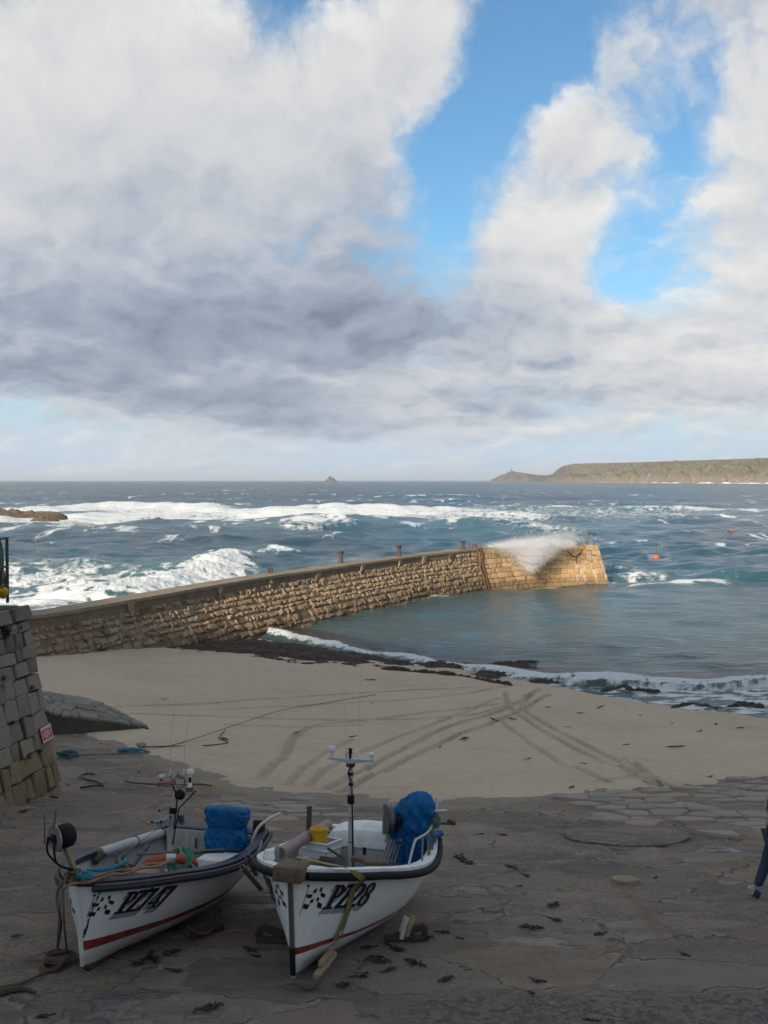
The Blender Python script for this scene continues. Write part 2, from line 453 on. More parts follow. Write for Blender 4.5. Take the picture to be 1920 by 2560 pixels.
# ------------------------------------------------------------------ slipway
def slip_mat(k, b, o):
    w = wc(k); x, y, z = k.xyz(w)
    sq = k.vm('MULTIPLY', w, (1., 2.2, 1.))
    n1 = k.noise(sq, .35, 6, .62, .4); n2 = k.noise(sq, 1.6, 7, .66, .6); n3 = k.noise(w, 22., 4, .7); n4 = k.noise(w, 70., 3, .7)
    c = k.ramp(k.add(k.mul(n1, .5), k.mul(n2, .5)), [(.34, (.125, .105, .085)), (.43, (.255, .208, .158)), (.51, (.355, .28, .202)), (.58, (.425, .335, .24)), (.68, (.35, .222, .147))])
    c = k.mix(k.mul(k.step(n3, .44, .70), .60), c, (.085, .072, .06, 1))
    c = k.mix(k.mul(k.step(n3, .48, .28), .40), c, (.44, .375, .30, 1))
    wv = k.vm('ADD', k.vm('MULTIPLY', w, (1, 1.7, 1)), k.vm('SCALE', k.noise(w, 1.1, 5, .62, color=True), scale=1.5))
    vcol = k.xyz(k.vor(wv, .62, 'F1', 'Color'))
    c = k.mix(k.mul(k.step(vcol[0], .55, .7), .45), c, (.165, .155, .14, 1)); c = k.mix(k.mul(k.step(vcol[1], .62, .75), .45), c, (.37, .255, .175, 1)); c = k.mix(k.mul(k.step(vcol[2], .7, .8), .30), c, (.41, .35, .28, 1))
    ce = k.vor(wv, .62, 'DISTANCE_TO_EDGE')
    c = k.mix(k.mul(k.step(ce, .03, .008), k.step(n2, .42, .58), .75), c, (.07, .06, .048, 1)); c = k.mix(k.mul(k.step(k.m('ABSOLUTE', k.sub(ce, .05)), .022, .005), k.step(n2, .5, .62), .5), c, (.52, .45, .36, 1))
    # worn rusty drag streaks down the slip
    rs = k.noise(k.vm('MULTIPLY', w, (2.2, .22, .22)), 1.1, 5, .6)
    c = k.mix(k.mul(k.step(rs, .56, .72), .45), c, (.27, .145, .09, 1))
    # cobbly aggregate concrete at the top of the slip
    vd = k.vor(w, 15., 'DISTANCE_TO_EDGE'); vc = k.vor(w, 15., 'F1', 'Color'); vx = k.xyz(vc)[0]
    agg = k.mul(k.step(k.add(y, k.mul(n2, 1.2)), 11.7, 11.2, 0, 1), k.step(k.add(x, k.mul(n1, 3.)), 1.2, 2.6))
    cc = k.ramp(vx, [(0, (.07, .075, .08)), (.45, (.16, .155, .145)), (.75, (.27, .235, .19)), (1, (.33, .28, .21))])
    cc = k.mix(k.step(vd, .10, .02), cc, (.30, .26, .20, 1))
    c = k.mix(k.mul(agg, .85), c, cc)
    # blown sand drifted over the foot of the slip
    sd = attr(k, 'sandy')
    sdm = k.step(k.add(sd, k.mul(k.sub(n2, .5), 1.2), k.mul(k.sub(n3, .5), .5)), .45, .85)
    c = k.mix(k.mul(sdm, .75), c, (.40, .335, .25, 1))
    # damp hollows
    damp = k.step(k.noise(k.vm('MULTIPLY', w, (1, 1.6, 1)), .55, 5, .6, .5), .56, .66)
    damp = k.mul(damp, k.sub(1., sdm))
    pud = k.mul(k.step(k.add(k.noise(k.vm('MULTIPLY', w, (.8, 1.5, 1)), .62, 4, .55, .6), k.mul(k.sub(n2, .5), .10)), .625, .655), k.sub(1., sdm), k.step(agg, .6, .1))
    c = k.mix(k.mul(pud, .6), c, (.10, .098, .095, 1))
    c = k.mix(k.mul(damp, .40), c, (.12, .12, .125, 1))
    k.put(b.inputs['Base Color'], c)
    k.put(b.inputs['Roughness'], k.sub(k.sub(.86, k.mul(damp, .30)), k.mul(pud, .26)))
    b.inputs['Specular IOR Level'].default_value = .35
    crack = k.vor(k.vm('ADD', k.vm('MULTIPLY', w, (1, 2.2, 1)), k.vm('SCALE', k.noise(w, 1.2, 4, .6, color=True), scale=.8)), .75, 'DISTANCE_TO_EDGE')
    h = k.add(k.mul(k.add(k.mul(n2, 1.2), k.mul(n3, 1.1), k.mul(n4, .6)), k.sub(1., k.mul(pud, .9))), k.mul(k.step(crack, .0, .03), .35), k.mul(agg, k.step(vd, 0, .12), .5))
    bump(k, b, h, 1., .06)
M_slip = material('slip_concrete', slip_mat)
ys = np.r_[np.linspace(2.6, 9, 20)[:-1], np.linspace(9, 27, 330), np.linspace(27.2, 40, 40)]
xs = np.r_[np.linspace(-26, -11, 40)[:-1], np.linspace(-11, 11, 360), np.linspace(11, 30, 50)[1:]]
X, Y = np.meshgrid(xs, ys)
rock = fbm(X * .5, Y * .9, 5, 40, .55)
ledge = .06 * rock + .035 * np.abs(fbm(X * .9, Y * 2.6, 4, 90)) + .010 * fbm(X * 4, Y * 7, 3, 60)
flat = 1 - .75 * np.exp(-((X + .4) / 1.9) ** 2 - ((Y - 13) / 3.5) ** 2)
Z = zslip(Y) + ledge * flat - .02
under = Y - Yb(X)
Z = Z - .35 * sstep(under, .2, 1.6) - .14 * np.maximum(under - .8, 0)
sandy = sstep(under, -3.2, .3)
sandy = sandy * (.55 + .6 * sstep(X, -9, -4)) * (1 - .75 * np.exp(-((X - 8) / 4.) ** 2)) 
slip = mesh_np('slipway', np.stack([X, Y, Z], -1).reshape(-1, 3), gridfaces(*X.shape), M_slip, attrs={'sandy': sandy})
tag(slip, kind='structure')
def slip_z(x, y):
    i = np.clip(np.searchsorted(ys, y), 1, len(ys) - 1); j = np.clip(np.searchsorted(xs, x), 1, len(xs) - 1)
    return float(Z_slip[i, j])
Z_slip = Z.copy()

# ------------------------------------------------------------------ sand with wheel tracks
TRACKS = [  # (pixel path, half width m, depth m, tread)
    ([(1350, 1722), (1270, 1770), (1130, 1815), (1000, 1878), (860, 1950), (820, 1972)], .14, .065, 1),
    ([(1372, 1738), (1290, 1782), (1140, 1842), (1010, 1905), (890, 1962), (850, 1982)], .14, .065, 1),
    ([(1262, 1732), (1275, 1768), (1320, 1802), (1400, 1852), (1500, 1902), (1600, 1945), (1650, 1966)], .13, .055, 1),
    ([(1330, 1735), (1308, 1772), (1370, 1814), (1450, 1857), (1560, 1912), (1640, 1950), (1675, 1966)], .14, .065, 0),
    ([(1250, 1800), (1330, 1860), (1420, 1920), (1520, 1955)], .13, .03, 1),
    ([(280, 1768), (500, 1759), (700, 1746), (900, 1733), (1280, 1716)], .14, .05, 1),
    ([(330, 1785), (500, 1789), (700, 1798), (900, 1800), (1150, 1792), (1260, 1765)], .13, .04, 1),
    ([(560, 1812), (760, 1818), (900, 1815)], .12, .03, 1),
    ([(650, 1945), (710, 1890), (735, 1845), (790, 1815), (950, 1797), (1250, 1760)], .17, .04, 1),
    ([(770, 1965), (850, 1905), (1000, 1842), (1150, 1785), (1250, 1745)], .13, .035, 1),
    ([(720, 1960), (800, 1890), (880, 1850)], .13, .03, 1),
    ([(540, 1775), (800, 1762), (1100, 1742), (1300, 1712)], .13, .03, 1),
    ([(1480, 1955), (1600, 1930), (1560, 1895), (1640, 1900)], .13, .015, 1),
]
xs2 = np.r_[np.linspace(-30, -12, 60)[:-1], np.linspace(-12, 15.5, 620), np.linspace(15.5, 32, 60)[1:]]
rs2 = np.r_[np.linspace(-.6, 22, 440)[:-1], np.linspace(22, 50, 120)]
X, Rr = np.meshgrid(xs2, rs2)
Y = np.interp(X, ex, ey) + Rr
Z = zsand0(X, Y)
dune = .035 * fbm(X * .35, Y * .35, 4, 11) + .012 * fbm(X * 1.3, Y * 2.4, 3, 21)
Z = Z + dune * sstep(Y - Yb(X), 0, 1.5)
trk_shade = np.zeros_like(X)
rough_all = fbm(X * 6, Y * 6, 3, 77)
for path, hw, dep, tread in TRACKS:
    wp = [on_sand(*p) for p in path]; wp = [(p.x, p.y) for p in catmull([(p.x, p.y, 0) for p in wp], 6)]
    bx = [min(p[0] for p in wp) - 1, max(p[0] for p in wp) + 1]; by = [min(p[1] for p in wp) - 1, max(p[1] for p in wp) + 1]
    m = (X > bx[0]) & (X < bx[1]) & (Y > by[0]) & (Y < by[1])
    d, sd, ar = polydist(X[m], Y[m], wp)
    w = hw * (1 + .25 * vnoise(ar * .8, ar * 0 + dep * 50, 3))
    inten = .75 + .5 * vnoise(ar * .35, ar * 0 + 9.1, 8)
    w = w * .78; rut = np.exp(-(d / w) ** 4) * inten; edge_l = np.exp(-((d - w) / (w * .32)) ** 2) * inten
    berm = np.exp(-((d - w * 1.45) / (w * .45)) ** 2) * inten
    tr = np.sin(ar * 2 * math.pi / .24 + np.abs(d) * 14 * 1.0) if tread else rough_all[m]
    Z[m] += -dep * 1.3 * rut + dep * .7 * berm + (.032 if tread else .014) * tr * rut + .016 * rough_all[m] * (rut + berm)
    trk_shade[m] = np.maximum(trk_shade[m], np.clip(rut * (.06 + dep * 3.) + np.clip(tr * 1.5, 0, 1) * rut * .55 + edge_l * (.15 + dep * 6), 0, 1) * (.75 + .6 * rough_all[m]))  # painted shade of ruts, treads and rut edges
foot = sstep(fbm(X * .25, Y * .25, 2, 31), .02, .3)
pits = np.clip(vnoise(X * 3.1, Y * 3.1, 51) - .32, 0, 1) * foot
Z -= pits * .10
wet = sstep(-Z, -SEA - .09, -SEA + .02)
def sand_mat(k, b, o):
    w = wc(k); n1 = k.noise(w, .25, 5, .6); n2 = k.noise(w, 3., 5, .6); n3 = k.noise(w, 55., 3, .7)
    c = k.ramp(k.add(k.mul(n1, .6), k.mul(n2, .4)), [(.3, (.39, .30, .205)), (.5, (.49, .385, .27)), (.7, (.53, .43, .31))])
    c = k.mix(k.mul(k.step(n3, .45, .8), .25), c, (.26, .21, .155, 1))
    c = k.mix(k.mul(attr(k, 'track_shade'), .85), c, (.215, .155, .098, 1))  # shading of the wheel ruts painted into the sand colour
    # thin grey slicks of damp sand
    c = k.mix(k.mul(k.step(k.noise(k.vm('MULTIPLY', w, (.5, 1, 1)), .5, 4, .6), .58, .7), .25), c, (.31, .285, .25, 1))
    sc = k.step(k.noise(k.vm('MULTIPLY', w, (1., 2., 1)), 4.5, 3, .55), .70, .74)
    c = k.mix(k.mul(sc, .6), c, (.05, .035, .025, 1))
    wt = k.step(k.add(attr(k, 'wet'), k.mul(k.sub(n2, .5), .6), k.mul(k.sub(n1, .5), .5)), .15, .95)
    c = k.mix(k.mul(wt, .85), c, (.21, .17, .135, 1))
    k.put(b.inputs['Base Color'], c)
    k.put(b.inputs['Roughness'], k.sub(.9, k.mul(wt, .72)))
    b.inputs['Specular IOR Level'].default_value = .35
    bump(k, b, k.add(k.mul(n2, .5), k.mul(n3, .5)), .25, .02)
M_sand = material('beach_sand', sand_mat)
sand = mesh_np('beach_sand', np.stack([X, Y, Z], -1).reshape(-1, 3), gridfaces(*X.shape), M_sand, attrs={'track_shade': trk_shade, 'wet': wet})
tag(sand, kind='structure')

# ------------------------------------------------------------------ pier lines (shared by the sea)
TOPZ = SEA + 3.36
top_px = [(-60, 1556), (65, 1540), (200, 1522), (380, 1490), (540, 1462), (720, 1434), (841, 1417), (998, 1395), (1074, 1385), (1191, 1373), (1300, 1366), (1399, 1362.5), (1495, 1362)]
pier_top = [PZ(a, b, TOPZ) for a, b in top_px]
pier_top = [Vector(p) for p in catmull(pier_top, 10)]
def resample(pts, step):
    s = np.r_[0, np.cumsum([(b - a).length for a, b in zip(pts[:-1], pts[1:])])]
    q = np.linspace(0, s[-1], int(s[-1] / step) + 1)
    return [Vector((float(np.interp(t, s, [p[i] for p in pts])) for i in range(3))) for t in q]
pier_top = resample(pier_top, .5)
PN = len(pier_top); PLEN = .5 * (PN - 1)
def pier_frame(s):
    i = min(max(s / .5, 0), PN - 1.001); a = int(i); f = i - a
    p = pier_top[a].lerp(pier_top[min(a + 1, PN - 1)], f)
    q0 = pier_top[max(a - 6, 0)]; q1 = pier_top[min(a + 7, PN - 1)]
    t = (q1 - q0).normalized(); n = Vector((t.y, -t.x, 0))     # n points into the harbour
    return p, t, n
def pier_face(s, z):
    """point on the harbour face at arclength s, height z below the top (batter opens towards the shore end)"""
    p, t, n = pier_frame(s)
    bat = np.interp(s, [0, 35, 50, PLEN - 6, PLEN], [.62, .62, .35, .10, .06])
    e = max(0., s - (PLEN - .01))
    return p + n * (bat * 1.31 * max(0., z - .8)) - Vector((0, 0, z)), t, n
pl2 = [(p.x, p.y) for p in pier_top[::4]] + [(pier_top[-1].x, pier_top[-1].y)]

# ------------------------------------------------------------------ the sea
rows = [36.]
while rows[-1] < 30000:
    y = rows[-1]; rows.append(y + max(.17, y * y / 9932 * .34))
rows[-1] = min(rows[-1], 30000.); ysea = np.array(rows); NR = len(ysea)
th = np.r_[np.linspace(-1.15, -.46, 90)[:-1], np.linspace(-.46, .46, 760), np.linspace(.46, 1.15, 90)[1:]]
Y, T = np.meshgrid(ysea, th, indexing='ij')
X = T * Y
dYm = np.gradient(ysea)[:, None] * np.ones_like(X); dXm = .00121 * Y
pd, ps, pa = polydist(X, Y, pl2)
inside = np.where(ps < 0, 1., 0.) * np.clip(1 - (Y - 88) / 30, 0, 1)
inside = np.where(Y < 75, 1., inside)
inside = np.where((ps > 0) & (Y < 110), 0., inside)
calm = np.clip(inside, 0, 1)
amp = (1 - .80 * calm)
H = np.zeros_like(X)
rs_ = np.random.default_rng(3)
for i in range(46):
    lam = 2.2 * 1.105 ** i * (1 + .1 * rs_.random())
    ang = R(rs_.normal(0, 26 if lam > 18 else 48))
    dx, dy = math.sin(ang), -math.cos(ang)
    A = (.0125 + .006 * (lam < 6)) * lam ** .86 * (.68 if lam > 12 else 1.) * np.exp(-(lam / 150) ** 2)
    kx, ky = 2 * math.pi / lam * dx, 2 * math.pi / lam * dy
    att = np.clip(1.3 - (np.abs(kx) * dXm + np.abs(ky) * dYm) / 2.2, 0, 1)
    if lam > 14: att = att * amp
    else: att = att * (1 - (.80 if lam > 5 else .66) * calm)
    ph = kx * X + ky * Y + rs_.random() * 6.28
    s = np.sin(ph)
    H += A * att * (s + .35 * s * s * np.sign(s))
far_fade = 1 - sstep(Y, 3000, 9000)
H *= .72 * far_fade
foam = np.zeros_like(X); teal = np.zeros_like(X)
lump = fbm(X * .9, Y * .55, 4, 200)
def breaker(px, hgt, wf, wb, ftrail, fstr=1., tealw=None, lumpy=.35, taper=.18, zc=None):
    """a breaking wave whose crest line runs through the given pixels; front faces the shore"""
    global H, foam, teal
    z = SEA + (zc if zc is not None else hgt * .6)
    wp = [PZ(a, b, z) for a, b in px]; wp = [(p.x, p.y) for p in catmull([(p.x, p.y, 0) for p in wp], 6)]
    y0 = min(p[1] for p in wp) - 60 - ftrail * 2; y1 = max(p[1] for p in wp) + 120
    m = (Y > y0) & (Y < y1)
    x_, y_ = X[m], Y[m]
    wob = 1.6 * fbm(x_ * .06, y_ * .06, 3, 17) * min(1, wb / 4)
    d, sd, ar = polydist(x_, y_ + wob, wp); L = ar.max()
    sg = d * np.where(sd > 0, 1, -1)            # + behind the crest, - in front (shore side)
    tap = sstep(ar, 0, L * taper) * (1 - sstep(ar, L * (1 - taper), L))
    bulk = np.where(sg > 0, np.exp(-(sg / wb) ** 2), np.exp(-(sg / wf) ** 2))
    mod = .75 + .5 * fbm(ar * .10, ar * 0 + hgt, 3, 5)
    H[m] += hgt * bulk * tap * mod
    fr = np.where(sg > 0, np.exp(-(sg / (wb * .35)) ** 2), np.exp(-(np.abs(sg) / ftrail) ** 1.5)) * tap
    lm = lump[m]
    f = np.clip(fr * fstr * (1.0 + .9 * lm), 0, 1.2)
    foam[m] = np.maximum(foam[m], f)
    H[m] += lumpy * np.clip(f, 0, 1) * hgt * (.25 * lm + .5 * np.abs(fbm(x_ * 1.1, y_ * .35, 4, 61, .65)) - .1)
    tw = tealw or (wb * 2.5 + ftrail)
    teal[m] = np.maximum(teal[m], np.exp(-(sg / tw) ** 2) * tap)
# far white line of surf, its second ridge, and the rollers between it and the pier
breaker([(-500, 1268), (-120, 1270), (120, 1266), (300, 1264), (470, 1268), (640, 1274), (780, 1280), (960, 1276), (1100, 1273), (1260, 1277), (1400, 1282)], 1.9, 9, 18, 26, .95, 60, .12)
breaker([(-300, 1300), (60, 1292), (250, 1284), (420, 1280), (520, 1275), (600, 1272)], 1.0, 7, 14, 26, .85, 40, .12)
breaker([(560, 1284), (800, 1283), (1000, 1284), (1300, 1288), (1500, 1294)], .6, 7, 10, 30, .55, 60, .1)
breaker([(700, 1322), (780, 1308), (830, 1305), (880, 1315)], 1.8, 6, 9, 10, .42, 30, .1)
breaker([(1300, 1262), (1480, 1268), (1700, 1273), (2100, 1276)], 1.2, 8, 12, 9, .62, 50)
breaker([(230, 1450), (300, 1434), (390, 1418), (470, 1398), (550, 1376), (600, 1368), (640, 1372)], 1.9, 3.2, 5.0, 4.5, 1.05, 22, .30, .16)
breaker([(1060, 1249), (1100, 1246), (1140, 1250)], 1.1, 7, 12, 5, .9, 20, .1)
breaker([(650, 1358), (700, 1352), (740, 1356)], 1.0, 3, 4, 3, .6, 8)
breaker([(1560, 1452), (1640, 1449), (1760, 1446), (1860, 1450)], .55, 2.2, 3, 1.2, .85, 8)
breaker([(1100, 1308), (1300, 1314), (1500, 1322)], .9, 6, 9, 8, .35, 30)
breaker([(1020, 1497), (1080, 1490), (1140, 1484)], .10, .8, 1.2, 1.2, .45, 3, .3, .4)
# churned white water in the bay left of the pier and under the far surf
field = np.exp(-(((X + 36) / 26) ** 2) - ((Y - 92) / 24) ** 2) * np.where(ps > 0, 1, 0)
lace = 1 - np.abs(fbm(X * .22, Y * .16, 5, 301, .6)) * 2.2
foam = np.maximum(foam, np.clip(field * 1.0 * (.38 + .55 * lace + .5 * lump), 0, .95)); teal = np.maximum(teal, field)
field2 = np.exp(-((Y - 262) / 34) ** 2) * (1 - sstep(X, -10, 60)) * np.where(Y > 120, 1, 0)
foam = np.maximum(foam, np.clip(field2 * .8 * (.35 + .6 * lace), 0, .8)); teal = np.maximum(teal, field2 * .7)
field3 = np.exp(-((Y - 292) / 50) ** 2) * sstep(X, -30, 40) * (1 - sstep(X, 70, 130))
foam = np.maximum(foam, np.clip(field3 * .55 * (.2 + .6 * lace), 0, .5)); teal = np.maximum(teal, field3 * .6)
lee = np.exp(-(pd / 14) ** 2) * np.where(ps > 0, 1, 0)                       # backwash against the outer face
foam = np.maximum(foam, np.clip(lee * .55 * (.2 + .8 * lace), 0, .6)); teal = np.maximum(teal, lee * .8)
f4 = np.exp(-((X - 33) / 16) ** 2 - ((Y - 103) / 16) ** 2); teal = np.maximum(teal, f4 * .55)
# shore break inside the harbour
wave_px = [(640, 1574), (700, 1584), (760, 1595), (900, 1619), (1080, 1644), (1250, 1668), (1400, 1688), (1500, 1694), (1600, 1698), (1750, 1705), (1850, 1700), (2050, 1694)]
wp = [PZ(a, b, SEA + .3) for a, b in wave_px]; wp = [(p.x, p.y) for p in catmull([(p.x, p.y, 0) for p in wp], 6)]
m = (Y < 80)
d, sd, ar = polydist(X[m], Y[m] + .25 * fbm(X[m] * .5, Y[m] * .5, 3, 71), wp); sg = d * np.where(sd > 0, 1, -1)
nz = fbm(X[m] * 3.0, Y[m] * 3.0, 4, 401); nlow = .75 + .6 * fbm(ar * .22, ar * 0, 2, 4)
hh = np.interp(ar, [0, 5, 12, 18, 30], [.32, .32, .24, .17, .16]) * nlow * sstep(ar, 0, .6)
bulk = np.where(sg > 0, np.exp(-(sg / 1.3) ** 2), np.exp(-(sg / .42) ** 2))
ff = np.where(sg > 0, np.exp(-(sg / .22) ** 2), np.exp(-(np.abs(sg) / np.interp(ar, [0, 14, 20, 30], [.40, .42, .60, .62])) ** 2)) * 1.05 + .04
wash = np.where(sg < 0, 1., 0.) * np.interp(ar, [0, 12, 17, 30], [.12, .22, .60, .66]) * (.5 + 1.0 * fbm(X[m] * .9, Y[m] * 1.8, 4, 411))
ff = np.where((sg < 0) & (sg > -1.3), np.maximum(ff, np.interp(ar, [0, 12, 18, 30], [0, 0, .35, .40])), ff)
ff = np.where((sg < .7), ff, 0)
fnew = np.clip(np.maximum(ff * (.8 + .9 * nz), wash), 0, 1.1) * sstep(-(Y[m] - 70), 0, 2)
keep = (ps[m] < 0)
H[m] += np.where(keep, hh * bulk + .20 * np.clip(ff, 0, 1) * (.6 * np.abs(nz) + .3 * nz) * hh / .4, 0)
H[m] = np.where(sg < -.8, H[m] * .35, H[m])
foam[m] = np.where(keep, np.maximum(foam[m], fnew), foam[m])
weedy = np.zeros_like(X); wd = np.exp(-((sg - 1.6) / 1.7) ** 2) * np.where(sg > -.2, 1, 0); weedy[m] = np.where(keep, wd, 0)
shallow = np.zeros_like(X); shallow[m] = np.exp(-np.clip(sg, 0, 99) / 9.)
shallow = np.maximum(shallow, np.exp(-(pd / 5.) ** 2) * np.where(ps < 0, 1, 0) * .8)
def sea_mat(k, b, o):
    w = wc(k); x, y, z = k.xyz(w)
    fo = attr(k, 'foam'); te = attr(k, 'teal'); sh = attr(k, 'shallow'); we = attr(k, 'weedy'); ca = attr(k, 'calm')
    big = k.noise(k.vm('MULTIPLY', w, (.5, 1, 1)), .035, 4, .6)
    deep = k.ramp(big, [(.3, (.011, .050, .082)), (.6, (.017, .070, .105)), (.75, (.028, .098, .130))])
    c = k.mix(k.mul(te, .42), deep, (.085, .205, .235, 1))
    c = k.mix(k.mul(ca, .75), c, (.030, .082, .096, 1))
    c = k.mix(k.mul(sh, .5), c, (.075, .105, .078, 1))
    wn = k.noise(k.vm('MULTIPLY', w, (1, 1.6, 1)), 1.2, 5, .6)
    c = k.mix(k.mul(k.step(k.mul(we, k.add(wn, .25)), .40, .62), .85), c, (.028, .018, .022, 1))
    # foam lace: attribute broken by ridged noise; scattered whitecaps on the open sea
    r1 = k.m('ABSOLUTE', k.sub(k.noise(k.vm('MULTIPLY', w, (.7, 1, .7)), .45, 6, .6, .6), .5))
    r2 = k.m('ABSOLUTE', k.sub(k.noise(w, 2.4, 5, .62, .4), .5))
    lace = k.sub(1., k.add(k.mul(r1, 3.2), k.mul(r2, 1.6)))
    f1 = k.step(k.add(k.mul(fo, 1.30), k.mul(lace, .75)), .78, 1.25)
    nearf = k.step(fo, .03, .25)
    f1 = k.mul(f1, nearf)
    wcp = k.noise(k.vm('MULTIPLY', w, (.8, .26, 0)), .22, 5, .62, .3)
    wc2 = k.noise(k.vm('MULTIPLY', w, (.35, .10, 0)), .030, 3, .5)
    caps = k.mul(k.step(k.add(wcp, k.mul(k.sub(wc2, .5), .25), k.mul(k.add(z, 4.), .05)), 0.600, .675), k.step(ca, .5, .1), k.step(y, 105, 150))
    streak = k.mul(k.step(k.noise(k.vm('MULTIPLY', w, (.25, 1.2, 0)), .5, 5, .65), .60, .78), k.step(ca, .5, .1), .20, k.step(te, .05, .5))
    f = k.m('MINIMUM', k.add(f1, k.mul(caps, .85), streak), 1.0)
    fcol = k.mix(k.noise(w, 3., 4, .6), (.62, .68, .69, 1), (.88, .89, .88, 1))
    k.put(b.inputs['Base Color'], k.mix(f, c, fcol))
    k.put(b.inputs['Roughness'], k.add(k.step(y, 60, 600, .13, .30), k.mul(f, .5)))
    k.put(b.inputs['Specular IOR Level'], k.sub(.5, k.mul(f, .4)))
    b.inputs['IOR'].default_value = 1.33
    n1 = k.noise(k.vm('MULTIPLY', w, (.8, 1.4, 1)), 1.5, 5, .62, .3)
    n2 = k.noise(k.vm('MULTIPLY', w, (.8, 1.4, 1)), .32, 4, .6, .3)
    n3 = k.noise(k.vm('MULTIPLY', w, (.6, 1., 1)), .07, 4, .62)
    n0 = k.noise(k.vm('MULTIPLY', w, (.7, 1.3, 1)), 4.5, 4, .6, .2)
    h = k.add(k.mul(n0, k.step(y, 110, 60, 0, .10)), k.mul(n1, k.step(y, 110, 60, .22, .34)), k.mul(n2, .9), k.mul(n3, k.step(y, 120, 400, 0, 4.)), k.mul(f, .55, k.noise(w, 1.6, 7, .7)))
    bump(k, b, h, .85, .55)
M_sea = material('sea_water', sea_mat)
sea = mesh_np('sea_water', np.stack([X, Y, SEA + H], -1).reshape(-1, 3), gridfaces(*X.shape), M_sea,
              attrs={'foam': foam, 'teal': np.clip(teal, 0, 1), 'shallow': shallow, 'weedy': weedy, 'calm': calm})
tag(sea, kind='structure')

# ------------------------------------------------------------------ land behind the viewer (it shades the slip and the beach)
xs_ = np.linspace(-420, 320, 150); ys_ = np.linspace(-420, 1.5, 130)
X, Y = np.meshgrid(xs_, ys_)
ridge = 66.0 + 1.6 * fbm(X * .02, X * 0 + 2.2, 3, 3) + .8 * fbm(X * .12, X * 0, 3, 9)
Z = 3.9 + (ridge - 3.9) * np.clip((-Y - 14) / 126, 0, 1) ** 1.25 + 1.2 * fbm(X * .04, Y * .04, 4, 14) * sstep(-Y, 14, 40) * (1 - sstep(-Y, 110, 140))
Z = np.where(Y < -140, ridge + (-Y - 140) * .05, Z)
def turf_mat(k, b, o):
    w = wc(k); n = k.noise(w, .12, 6, .6)
    c = k.ramp(n, [(.3, (.05, .075, .025)), (.5, (.085, .10, .04)), (.65, (.12, .09, .05)), (.8, (.2, .18, .15))])
    k.put(b.inputs['Base Color'], c); b.inputs['Roughness'].default_value = .95
M_turf = material('coastal_turf', turf_mat)
hill = tag(mesh_np('hillside', np.stack([X, Y, Z], -1).reshape(-1, 3), gridfaces(*X.shape), M_turf), kind='structure')
M_conc = stone_mat('weathered_concrete', [(.16, .15, .135), (.24, .22, .19), (.30, .27, .23)], .2, objrand=False, bscale=5, bstr=.35)
bm = BM(); box(bm, (0, 1.9, 1.4), (60, 1.4, 5.0), bev=.03); tag(obj('promenade', bm, M_conc), kind='structure')

# ------------------------------------------------------------------ far shore
def land_mat(k, b, o):
    w = wc(k); x, y, z = k.xyz(w)
    n1 = k.noise(w, .006, 6, .62); n2 = k.noise(w, .028, 6, .65); n3 = k.noise(k.vm('MULTIPLY', w, (1, 1, 1.6)), .05, 5, .7)
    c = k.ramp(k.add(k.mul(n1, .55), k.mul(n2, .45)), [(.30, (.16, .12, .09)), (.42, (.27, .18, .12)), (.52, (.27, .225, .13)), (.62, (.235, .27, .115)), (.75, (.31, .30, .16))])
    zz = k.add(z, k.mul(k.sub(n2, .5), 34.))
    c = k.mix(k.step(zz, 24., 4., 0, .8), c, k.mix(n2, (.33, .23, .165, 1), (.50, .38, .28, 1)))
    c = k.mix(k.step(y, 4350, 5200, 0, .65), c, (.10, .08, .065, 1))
    gr = k.mul(k.step(n3, .60, .70), k.step(zz, 85., 40.))
    c = k.mix(k.mul(gr, .75), c, (.52, .45, .37, 1))
    k.put(b.inputs['Base Color'], c); b.inputs['Roughness'].default_value = .95; b.inputs['Specular IOR Level'].default_value = .1
    bump(k, b, k.add(k.mul(n2, 1.6), k.mul(n3, 1.2)), 1., 16.)
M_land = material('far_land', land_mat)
sky_px = [(1225, 1201, 5600), (1238, 1195, 5600), (1256, 1187, 5600), (1278, 1178, 5600), (1300, 1181, 5500), (1325, 1185, 5400), (1345, 1187.5, 5200), (1365, 1189, 4900), (1380, 1186, 4600), (1392, 1175, 4450), (1402, 1168, 4300), (1415, 1163, 4200), (1432, 1159.5, 4100), (1500, 1158, 3800), (1600, 1155.5, 3500), (1700, 1152, 3250), (1800, 1149, 3050), (1920, 1145, 2850), (2150, 1136, 2500), (2500, 1120, 2100), (3000, 1100, 1700)]
u = np.r_[np.linspace(1225, 1940, 360), np.linspace(1945, 3000, 60)]
hp = np.interp(u, [p[0] for p in sky_px], [p[1] for p in sky_px]); dist = np.interp(u, [p[0] for p in sky_px], [p[2] for p in sky_px])
hp = hp + 1.0 * fbm(u * .09, u * 0, 3, 8) * np.interp(u, [1380, 1440, 1500], [1.3, .8, .3])
top = SEA + (dist) * (1200 + 9.55 * FPX / dist - hp) / FPX
top = np.maximum(top, SEA - 3)
nv = 46; v = np.linspace(0, 1, nv)[:, None]
prof = np.interp(v, [0, .06, .16, .5, .8, 1.0], [-.06, .10, .30, .72, .93, 1.0])
U = np.ones((nv, 1)) * u
hgt = (top - SEA)[None, :]
front = np.interp(u, [1225, 1345, 1400, 1500, 1700, 3000], [50, 40, 60, 190, 260, 380])[None, :]
rel = fbm(U * .05, v * 5 + U * .004, 6, 44, .66)
ravine = np.abs(fbm(U * .02, v * 1.2, 4, 55))
Dv = dist[None, :] + (v - 1) * front + (rel * 26 - ravine * 95) * np.minimum(1, front / 150) * np.sin(np.pi * np.clip(v, .0, .98)) 
Zv = SEA + hgt * prof + hgt * .20 * rel * np.sin(np.pi * v)
a = (U - 960) / FPX
back = [Dv[-1] + 60, Dv[-1] + 500]
